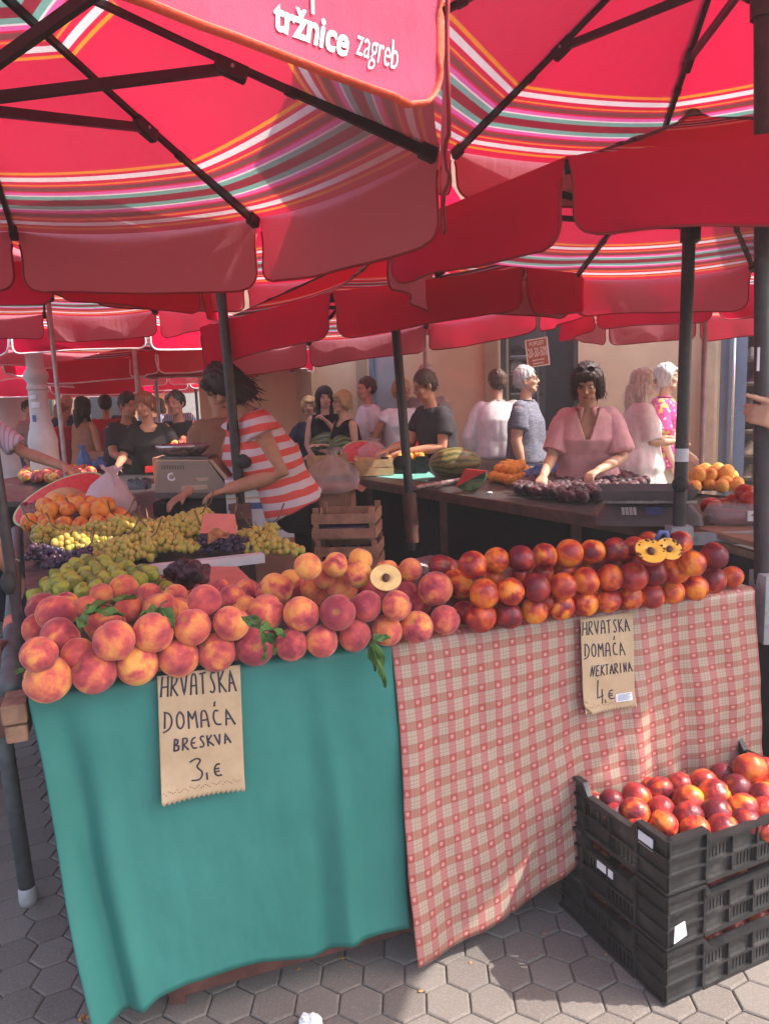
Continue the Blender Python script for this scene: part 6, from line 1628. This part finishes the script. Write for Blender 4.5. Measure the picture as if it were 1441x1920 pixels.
    body.build('body', M[skinm], root, True)
    # ------- clothes follow the body
    sd = seed * 3.7
    def folds(amp, fr=(7, 7, 3)):
        def g(c, n):
            q = noise.noise((c.x * fr[0] + sd, c.y * fr[1], c.z * fr[2])); q2 = noise.noise((c.x * 17 + sd, c.y * 17, c.z * 9))
            low = max(.25, min(1, (hip.z + .50 - c.z) / .3))
            return c + n * (amp * (q * 1.5 + q2 * .6 + .75) * low + .002)
        return g
    b = MB(); torso(b, .013 + loose, hem, 1.1, flare)
    if hem < -.15:
        c0 = P(-.14); dn = Vector((0, 0, hem * .53 * k + .07))
        b.loft([(P(0), rt * (.185 + loose + flare * .5) * k, fw * (.135 + loose + flare * .5) * k), (hip + dn, rt * (.19 + loose + flare) * k, f * (.15 + loose + flare) * k)], 24)
    for s, S0, E, Wr in A:
        if sleeve > 0: b.ell(S0 - rt * s * .022 * k - up * .012 * k, ((.058 if female else .066) * k * (1 + (fat - 1) * .5) + loose * .5,) * 3, None, 14, 10)
        if sleeve <= 0: b.ell(S0 - rt * s * .035 * k, (.052 * k,) * 3, None, 12, 8); continue
        am = (.054 if female else .061) * k * (1 + (fat - 1) * .8) + loose * .6
        if sleeve <= 1: e2 = S0.lerp(E, sleeve); pts = [S0 - up * .02 * k, S0.lerp(e2, .3), S0.lerp(e2, .6), e2]; rd = [am * .92, am * 1.04, am * 1.06, am * 1.08 + loose * .5]
        else: e2 = E.lerp(Wr, sleeve - 1); pts = [S0 - up * .02 * k, S0.lerp(E, .3), E, e2]; rd = [am * .92, am * 1.04, am * .95, am * .82 + loose * .5]
        b.tube(pts, rd, 14)
    nbase = nb + Vector((0, 0, 0))
    def keep(c):
        r = c - nbase; fwd, upw, sd_ = r.dot(fw), r.dot(sp), r.dot(rt)
        if neck == 'v': return not (fwd > .0 and upw > -.17 * k and abs(sd_) < .012 + .34 * (upw + .17 * k)) and not (upw > -.012 * k and (sd_ ** 2 + fwd ** 2) < (.075 * k) ** 2)
        if neck == 'scoop': return not ((sd_ / (.085 * k)) ** 2 + ((fwd - .02) / (.11 * k)) ** 2 + (min(0, upw) / (.10 * k)) ** 2 < 1)
        return not (upw > -.015 * k and (sd_ ** 2 + fwd ** 2) < (.066 * k) ** 2)
    shirt = remesh(b, voxel * (.72 if neck == 'v' else 1.05), 3, folds(.012 + loose * .14), keep)
    so_ = shirt.build('shirt' if hem > -.6 else 'dress', topmat or M[top], root, True)
    so_.modifiers.new('t', 'SOLIDIFY').thickness = .003
    if neck == 'collar' or neck == 'v':
        b = MB()
        for s in (-1, 1):
            pts = [nb + rt * (s * (.060 * k * math.cos(q))) - fw * (.062 * k * math.sin(q) - .01) + sp * (.008 * k) for q in (1.5, .9, .3, -.3, -.9)] + ([nb + rt * s * .045 * k + fw * .09 * k - sp * .05 * k] if neck == 'v' else [nb + rt * s * .012 * k + fw * .075 * k - sp * .02 * k])
            b.tube(pts, [.016 * k] * 5 + [.008 * k], 8, flat=.4)
        b.build('collar', topmat or M[top], root, True)
    if legs:
        b = MB(); b.loft([(hip + Vector((0, 0, .03)), rt * .168 * k * fe, f * .125 * k * fe), (hip + Vector((0, 0, -.06)), rt * .178 * k * fe, f * .132 * k * fe), (hip + Vector((0, 0, -.15 * k)), rt * .165 * k * fe, f * .120 * k)], 22)
        for h0, kn, an in lg: b.tube([h0, h0.lerp(kn, .5), kn, an + Vector((0, 0, .0))], [.092 * k * fe, .083 * k, .064 * k, .056 * k], 14)
        pt_ = remesh(b, max(voxel, .011), 2, folds(.006)); pt_.build('trousers', M[bottom], root, True)
        b = MB()
        for h0, kn, an in lg: b.loft([(an - f * .05 + Vector((0, 0, -.055 * k)), rt * .036, Vector((0, 0, .036))), (an + f * .05 + Vector((0, 0, -.06 * k)), rt * .045, Vector((0, 0, .031))), (an + f * .165 + Vector((0, 0, -.072 * k)), rt * .036, Vector((0, 0, .018)))], 12)
        b.build('shoes', M['c_black'], root, True)
    # ------- face
    for s in (-1, 1):
        b = MB(); b.ell(T((s * .031, -.0745, .010)), (.0132 * k, .0072 * k, .0062 * k), T.rot, 12, 8); ew = b.build('eye', M['eyewhite'], root, True)
        b = MB(); b.ell(T((s * .031, -.0785, .0095)), (.0066 * k, .0044 * k, .0066 * k), T.rot, 10, 8); b.build('iris', M['eye'], ew, True)
        b = MB(); b.tube([T((s * .015, -.089, .030)), T((s * .032, -.087, .037)), T((s * .050, -.076, .031))], [.0017 * k, .0022 * k, .001 * k], 6); b.build('eyebrow', M[hairc if hairc not in ('hair_grey', 'hair_longgrey') else 'hair_brown'], root, True)
    b = MB(); b.tube([T((-.021, -.085, -.058)), T((-.008, -.0905, -.0565)), T((.008, -.0905, -.0565)), T((.021, -.085, -.058))], [.003 * k, .0055 * k, .0055 * k, .003 * k], 8); b.build('mouth', M['lip'], root, True)
    # ------- hair
    b = MB()
    def he(c, r): b.ell(T(c), tuple(q * 1.0 for q in r), T.rot, 20, 14)
    if hair in ('short', 'crop', 'balding'):
        g = .006 if hair == 'crop' else .012
        if hair != 'balding': he((0, .026, .044), (.076 + g, .090 + g, .084 + g))
        he((0, .050, .005), (.074 + g * .7, .066 + g, .075))
        if hair == 'balding': he((0, .030, .030), (.0775, .090, .086))
        for s in (-1, 1): he((s * .062, .000, .025), (.016 + g * .5, .035, .040))
        cut = lambda c: True
    else:
        he((0, .022, .046), (.088, .100, .088)); he((0, .055, .0), (.086, .068, .085))
        low = {'bob': -.10, 'long': -.12, 'pixie': -.03, 'verylong': -.12, 'tied': -.02}[hair]
        for s in (-1, 1):
            if hair == 'tied': he((s * .064, .0, .025), (.018, .04, .045)); continue
            he((s * .074, .008, .012), (.026, .058, .072))
            if hair != 'pixie': he((s * .074, .020, -.055), (.034, .060, .075)); he((s * .055, .060, -.08), (.045, .045, .07))
            else: he((s * .068, .03, -.035), (.026, .055, .05))
        if hair in ('bob', 'long', 'verylong'): he((0, .075, -.06), (.07, .045, .09))
        if hair == 'pixie': he((0, .072, -.03), (.07, .045, .06)); he((.01, -.060, .072), (.058, .036, .024))
        if hair == 'bob': he((.0, -.058, .088), (.060, .032, .024)); he((.035, -.060, .074), (.026, .022, .026))
        if hair == 'long':
            for s in (-1, 1):
                b.tube([T((s * .072, .02, -.05)), T((s * .078, .0, -.14)), T((s * .070, -.045, -.24)), T((s * .066, -.06, -.32))], [.036 * k, .034 * k, .030 * k, .012 * k], 10, flat=.7)
            b.tube([T((0, .08, -.04)), T((0, .085, -.16)), T((0, .08, -.28))], [.07 * k, .065 * k, .03 * k], 12)
        if hair == 'verylong':
            for s in (-1, 1): b.tube([T((s * .066, .03, -.04)), T((s * .070, .015, -.14)), T((s * .066, .00, -.25)), T((s * .060, -.01, -.33))], [.04 * k, .042 * k, .036 * k, .012 * k], 10, flat=.8)
            b.tube([T((0, .08, -.03)), T((0, .085, -.18)), T((0, .08, -.36))], [.07 * k, .07 * k, .03 * k], 12)
        if hair == 'tied': he((0, .125, .03), (.032, .036, .036))
    vx = max(.0055, voxel * .62)
    iT = T.rot.inverted()
    def hk(c):
        q = iT @ (c - T.c)
        if hair == 'balding': return not (q.z > .045 or q.y < -.02) and not (q.y < -.045)
        if hair in ('short', 'crop'): return not (q.y < -.066 and q.z < .085) and not (q.y < -.02 and q.z < .03 and abs(q.x) < .066)
        return True
    def hfn(c, n):
        q = iT @ (c - T.c)
        return c + n * (.0065 * noise.noise((q.x * 70 + seed, q.y * 70, q.z * 8)) + .009 * noise.noise((q.x * 14 + seed * 2, q.y * 14, q.z * 5)))
    hm = remesh(b, vx, 2, hfn, hk)
    if voxel < .0115 and hair not in ('balding',):
        rs = random.Random(seed + 77); hv = [Vector(v) for v in hm.v]; long_ = hair in ('bob', 'long', 'verylong', 'pixie', 'tied')
        for _ in range(170 if long_ else 90):
            c = rs.choice(hv); q = iT @ (c - T.c)
            if q.y < -.05 and q.z < .07: continue
            out_ = (c - T.c).normalized(); dn = (-hu2 * (1 if long_ else .35) + hf2 * rs.uniform(-.5, .4) + rt * rs.uniform(-.4, .4)).normalized()
            Ls = rs.uniform(.03, .085) * k if long_ else rs.uniform(.012, .03) * k
            p1 = c + dn * Ls * .5 + out_ * .004; p2 = c + dn * Ls + out_ * rs.uniform(-.004, .006)
            hm.tube([c - out_ * .003, p1, p2], [.0024, .0020, .0006], 4, cap=False)
    hm.build('hair', M[hairc], root, True)
    if glasses:
        b = MB(); zz, yy = (.010, -.096) if glasses != 'head' else (.128, -.052)
        gm = 'c_black'
        for s in (-1, 1):
            ring_ = [T((s * .033 + .024 * math.cos(q), yy + .004 * abs(math.cos(q)), zz + .019 * math.sin(q))) for q in [i * .5236 for i in range(12)]]
            b.tube(ring_, .0022 * k, 6, closed=True)
            b.tube([T((s * .057, yy, zz + .006)), T((s * .076, -.02, zz + .006)), T((s * .079, .015, zz))], .0018 * k, 6)
            if glasses in ('sun', 'head'): b.ell(T((s * .033, yy, zz)), (.023 * k, .003 * k, .018 * k), T.rot, 12, 6)
        b.tube([T((-.010, yy, zz + .004)), T((.010, yy, zz + .004))], .002 * k, 6)
        b.build('sunglasses' if glasses in ('sun', 'head') else 'glasses', M['eye'], root, True)
    return dict(root=root, A=A, hip=hip, P=P, rt=rt, f=f, fw=fw, sp=sp, nb=nb, k=k, O=O, T=T)
def px_x(px, y): return aty(px, 760, y).x
def stripe_shirt():
    t = NT('coral white striped top'); ob = t.coord()
    # stripes run round the leaning torso
    ax = Vector((-.16, -.05, .95)).normalized()
    dt = t.n('ShaderNodeVectorMath', {0: ob, 1: tuple(ax)}, operation='DOT_PRODUCT').outputs['Value']
    z = t.math('ADD', dt, t.math('MULTIPLY', t.noise(ob, 3.5, 2), .05))
    f_ = t.math('FRACT', t.math('DIVIDE', z, .078))
    c = t.mix(t.math('LESS_THAN', f_, .50), (.68, .54, .57), (.74, .105, .085))
    t.P(color=c, rough=.85, spec=.2); t.bump(t.noise(ob, 260, 3), .3, .003); return t.m
M['c_vendor'] = stripe_shirt()
# the vendor in the striped top, bent over the scale
yV = 4.32
person('woman vendor in a coral and white striped top bending over the scale', aty(536, 960, yV).x, yV, 1.80, -66, 22, True, (-12, 44), {1: ((.07, -.10, -.26), (-.01, .17, -.33)), -1: ((-.02, .12, -.26), (.06, .34, -.36))}, 'bob', 'hair_dark', 'skin_tan', 'c_vendor', 'c_black', .22, -.05, 'scoop', voxel=.0085, fat=1.28, loose=.020, seed=1)
# the woman in pale pink choosing plums
yP = 5.0
W = person('woman with dark bobbed hair in a sheer pale pink blouse reaching over the plums', px_x(1100, yP), yP, 1.70, -14, 10, True, (-6, 31), {1: ((.06, .08, -.27), (-.10, .30, -.33)), -1: ((-.07, .08, -.26), (-.12, .32, -.36))}, 'bob', 'hair_dark', 'skin', 'c_pink', 'c_khaki', .85, -.40, 'v', .015, .0085, fat=1.06, loose=.014, glasses='head', seed=2, hands=('grip', 'grip'))
# grey polo man
yM = 6.9
G_ = person('man with grey hair and glasses in a mottled blue grey polo shirt', px_x(985, yM), yM, 1.74, 62, 0, False, (8, -2), {-1: ((-.05, -.02, -.29), (-.03, .04, -.55)), 1: ((.04, .0, -.29), (.03, .06, -.54))}, 'short', 'hair_grey', 'skin', 'c_polo', 'c_khaki', .62, -.02, 'collar', 0, .0095, fat=1.22, glasses='clear', seed=3)
# white shirt from behind
yB = 7.5
person('man in a white long sleeved shirt seen from behind beside the grey polo', px_x(932, yB), yB, 1.74, 165, 2, False, (18, 0), {-1: ((-.08, .02, -.28), (-.06, .18, -.46)), 1: ((.09, -.02, -.28), (.10, .06, -.52))}, 'short', 'hair_brown', 'skin', 'c_white', 'c_khaki', 1.7, -.12, 'collar', 0, .010, fat=1.1, loose=.012, seed=4)
# grey haired women at the wall
yG = 6.5
person('woman with long grey hair and glasses in a loose off white dress', px_x(1192, yG), yG, 1.68, 82, 4, True, (4, 4), {1: ((.04, .04, -.28), (-.02, .26, -.26)), -1: ((-.04, .06, -.28), (.0, .26, -.28))}, 'verylong', 'hair_longgrey', 'skin', 'c_dress', 'c_khaki', .9, -.75, 'crew', .10, .0095, fat=1.12, loose=.016, glasses='clear', seed=5)
yH = 6.85
person('woman with a short grey bob in a pink and yellow floral blouse', px_x(1240, yH), yH, 1.72, 62, 2, True, (8, 4), {1: ((.06, .02, -.28), (.10, .18, -.46)), -1: ((-.05, .02, -.28), (-.02, .10, -.5))}, 'pixie', 'hair_grey', 'skin_pale', 'c_floral', 'c_khaki', .85, -.28, 'collar', .02, .0095, fat=1.0, loose=.012, seed=6)
# dark T-shirt man and the man behind him
yD = 6.5
person('man in a charcoal T-shirt leaning over the fruit beside the middle pole', px_x(828, yD), yD, 1.74, -62, 12, False, (-4, 22), {1: ((.03, .04, -.28), (-.06, .32, -.30)), -1: ((-.02, .10, -.26), (.04, .36, -.30))}, 'short', 'hair_brown', 'skin_tan', 'c_charcoal', 'c_denim', .6, -.12, 'crew', 0, .0095, fat=1.02, loose=.008, seed=7)
yS_ = 8.0
person('tall man with pale hair and dark sunglasses behind the charcoal T-shirt', px_x(800, yS_), yS_, 1.83, -20, 0, False, (4, 0), None, 'short', 'hair_grey', 'skin', 'c_grey', 'c_denim', .6, -.05, 'crew', 0, .012, glasses='sun', seed=8)
# shoppers laughing by the melons
yL = 8.2
person('man in a white short sleeved shirt with a dark shoulder strap', px_x(694, yL), yL, 1.74, -70, 2, False, (4, 8), {1: ((.05, -.02, -.29), (.03, .10, -.52)), -1: ((-.04, .0, -.29), (-.02, .12, -.5))}, 'crop', 'hair_brown', 'skin', 'c_white', 'c_denim', .75, -.06, 'collar', 0, .011, fat=1.15, loose=.01, seed=9)
person('blonde woman with glasses in a black sleeveless top holding tomatoes', px_x(652, 7.7), 7.7, 1.60, -55, 6, True, (-6, 2), {1: ((.06, .02, -.27), (-.10, .24, -.22)), -1: ((-.05, .06, -.26), (.04, .28, -.22))}, 'pixie', 'hair_blonde', 'skin', 'c_black', 'c_black', 0, -.05, 'scoop', 0, .011, fat=1.05, glasses='clear', seed=10)
person('laughing woman with long dark hair covering her mouth, in black', px_x(608, 8.2), 8.2, 1.66, 8, 4, True, (4, 8), {1: ((.05, .10, -.26), (-.16, .17, -.02)), -1: ((-.06, .04, -.28), (.02, .16, -.46))}, 'long', 'hair_black', 'skin_pale', 'c_black', 'c_black', 0, -.05, 'crew', 0, .011, hands=('relax', 'fist'), seed=11)
ph_ = person('blonde woman holding up a phone behind the laughing woman', px_x(582, 8.6), 8.6, 1.56, -20, 4, True, (20, 4), {-1: ((-.08, .10, -.20), (-.10, .28, -.10)), 1: ((.04, .04, -.28), (-.06, .2, -.34))}, 'pixie', 'hair_blonde', 'skin_pale', 'c_denim', 'c_khaki', .9, -.05, 'crew', 0, .012, seed=12)
person('woman in a white T-shirt behind the middle pole', px_x(752, 7.9), 7.9, 1.70, 20, 0, True, (14, 6), {-1: ((-.16, -.04, -.26), (-.03, .06, -.44)), 1: ((.06, .02, -.28), (.04, .12, -.5))}, 'tied', 'hair_blonde', 'skin_tan', 'c_white', 'c_denim', .3, -.02, 'crew', 0, .011, loose=.014, seed=13)
# the stall row behind on the left
person('shopper in a tan T-shirt with back turned behind the striped vendor', px_x(420, 4.9), 4.9, 1.72, -150, 8, True, (0, 10), {1: ((.05, .02, -.28), (.02, .20, -.44)), -1: ((-.06, .04, -.28), (-.10, .24, -.42))}, 'short', 'hair_dark', 'skin_tan', 'c_tan', 'c_denim', .5, -.10, 'crew', 0, .011, fat=1.08, seed=14)
person('blonde woman vendor in a low black top behind the far left stall', px_x(275, 7.3), 7.3, 1.66, 18, 12, True, (-38, 14), {1: ((.10, .08, -.26), (.02, .32, -.30)), -1: ((-.10, .10, -.26), (-.16, .34, -.34))}, 'tied', 'hair_auburn', 'skin_tan', 'c_black', 'c_black', .8, -.05, 'scoop', 0, .011, fat=1.15, seed=15)
person('man in dark clothes bending between the blonde vendor and the column', px_x(215, 7.9), 7.9, 1.70, 50, 22, False, (0, 15), {1: ((.04, .10, -.26), (.0, .34, -.34)), -1: ((-.04, .08, -.26), (.0, .30, -.34))}, 'short', 'hair_black', 'skin_tan', 'c_charcoal', 'c_black', .7, -.05, 'crew', 0, .012, fat=1.05, seed=16)
person('man in black reaching left behind the blonde vendor', px_x(345, 7.6), 7.6, 1.66, -25, 10, False, (10, 8), {1: ((.10, .10, -.24), (.14, .30, -.32)), -1: ((-.05, .06, -.27), (-.02, .3, -.3))}, 'short', 'hair_black', 'skin_tan', 'c_black', 'c_black', .8, -.05, 'crew', 0, .012, fat=1.1, seed=17)
crowd = [(112, 9.6, 1.60, 70, 'pixie', 'hair_auburn', 'c_red', True, 'red haired woman in a red top beyond the column'), (125, 11.2, 1.76, 40, 'balding', 'hair_grey', 'c_denim', False, 'grey haired man in a dark shirt beyond the column'), (152, 9.2, 1.66, 150, 'long', 'hair_dark', 'c_tan', True, 'long haired woman with bare shoulders seen from behind'),
         (198, 9.9, 1.68, -160, 'short', 'hair_dark', 'c_red', False, 'shopper in a dark red shirt seen from behind'), (320, 12.0, 1.70, 20, 'short', 'hair_brown', 'c_check', False, 'far man in a blue checked shirt by the beige corner'), (333, 10.8, 1.72, 170, 'balding', 'hair_grey', 'c_check', False, 'bald man in a blue and white checked shirt seen from behind'), (300, 12.5, 1.65, -30, 'bob', 'hair_brown', 'c_grey', True, 'far woman in grey by the beige corner'),
         (50, 12.0, 1.68, 60, 'short', 'hair_dark', 'c_grey', False, 'far shopper in grey between the columns'), (230, 14, 1.70, 0, 'short', 'hair_brown', 'c_charcoal', False, 'farthest dark dressed shopper between two poles')]
for i, (px, yy, H, fc, hr, hcx, tp__, fem, l) in enumerate(crowd):
    person(l, px_x(px, yy), yy, H, fc, 2, fem, (0, 5), None, hr, hcx, 'skin_tan', tp__, 'c_denim', .6 if i != 2 else 0, -.05, 'crew', 0, .016, seed=30 + i)
# people cut by the picture edges, complete figures standing beside the stall
person('customer in a white and lilac striped shirt reaching in from the left edge', px_x(-75, 5.3), 5.3, 1.80, 64, 6, False, (0, 10), {1: ((.10, .16, -.20), (.05, .62, -.30)), -1: ((-.05, .10, -.26), (-.03, .3, -.4))}, 'short', 'hair_brown', 'skin_tan', 'c_lilac', 'c_denim', .8, -.05, 'crew', 0, .010, seed=50, loose=.01)
person('customer in a navy top at the left edge beside the grapes', -1.86, 2.95, 1.72, 75, 4, False, (0, 10), {1: ((.02, .05, -.29), (.03, .18, -.5)), -1: ((-.05, .02, -.28), (-.03, .2, -.5))}, 'short', 'hair_brown', 'skin_tan', 'c_navy', 'c_black', .8, -.05, 'crew', 0, .010, seed=51)
person('customer standing right of the stall pointing a finger at the shop', 2.0, 2.42, 1.74, -92, 0, False, (10, 4), {1: ((.02, .36, -.13), (.06, .76, .005)), -1: ((-.04, .02, -.29), (-.03, .1, -.5))}, 'short', 'hair_brown', 'skin', 'c_grey', 'c_denim', .7, -.05, 'crew', 0, .0065, hands=('relax', 'point'), seed=52)
# ---------------------------------------------------------------- added air volume: lens glare put in as a veil that lifts shadows
b = MB(); b.box((-2, 16, 4.0), (60, 60, 10.4))
t = NT('haze air'); t.t.nodes.remove(t.b)
vol = t.n('ShaderNodeVolumePrincipled', {'Color': (.98, .90, .89), 'Density': .0085, 'Anisotropy': .2})
t.t.links.new(vol.outputs[0], t.out.inputs['Volume'])
for l_ in list(t.out.inputs['Surface'].links): t.t.links.remove(l_)
tag(b.build('glare_veil', t.m, None, False), kind='stuff')
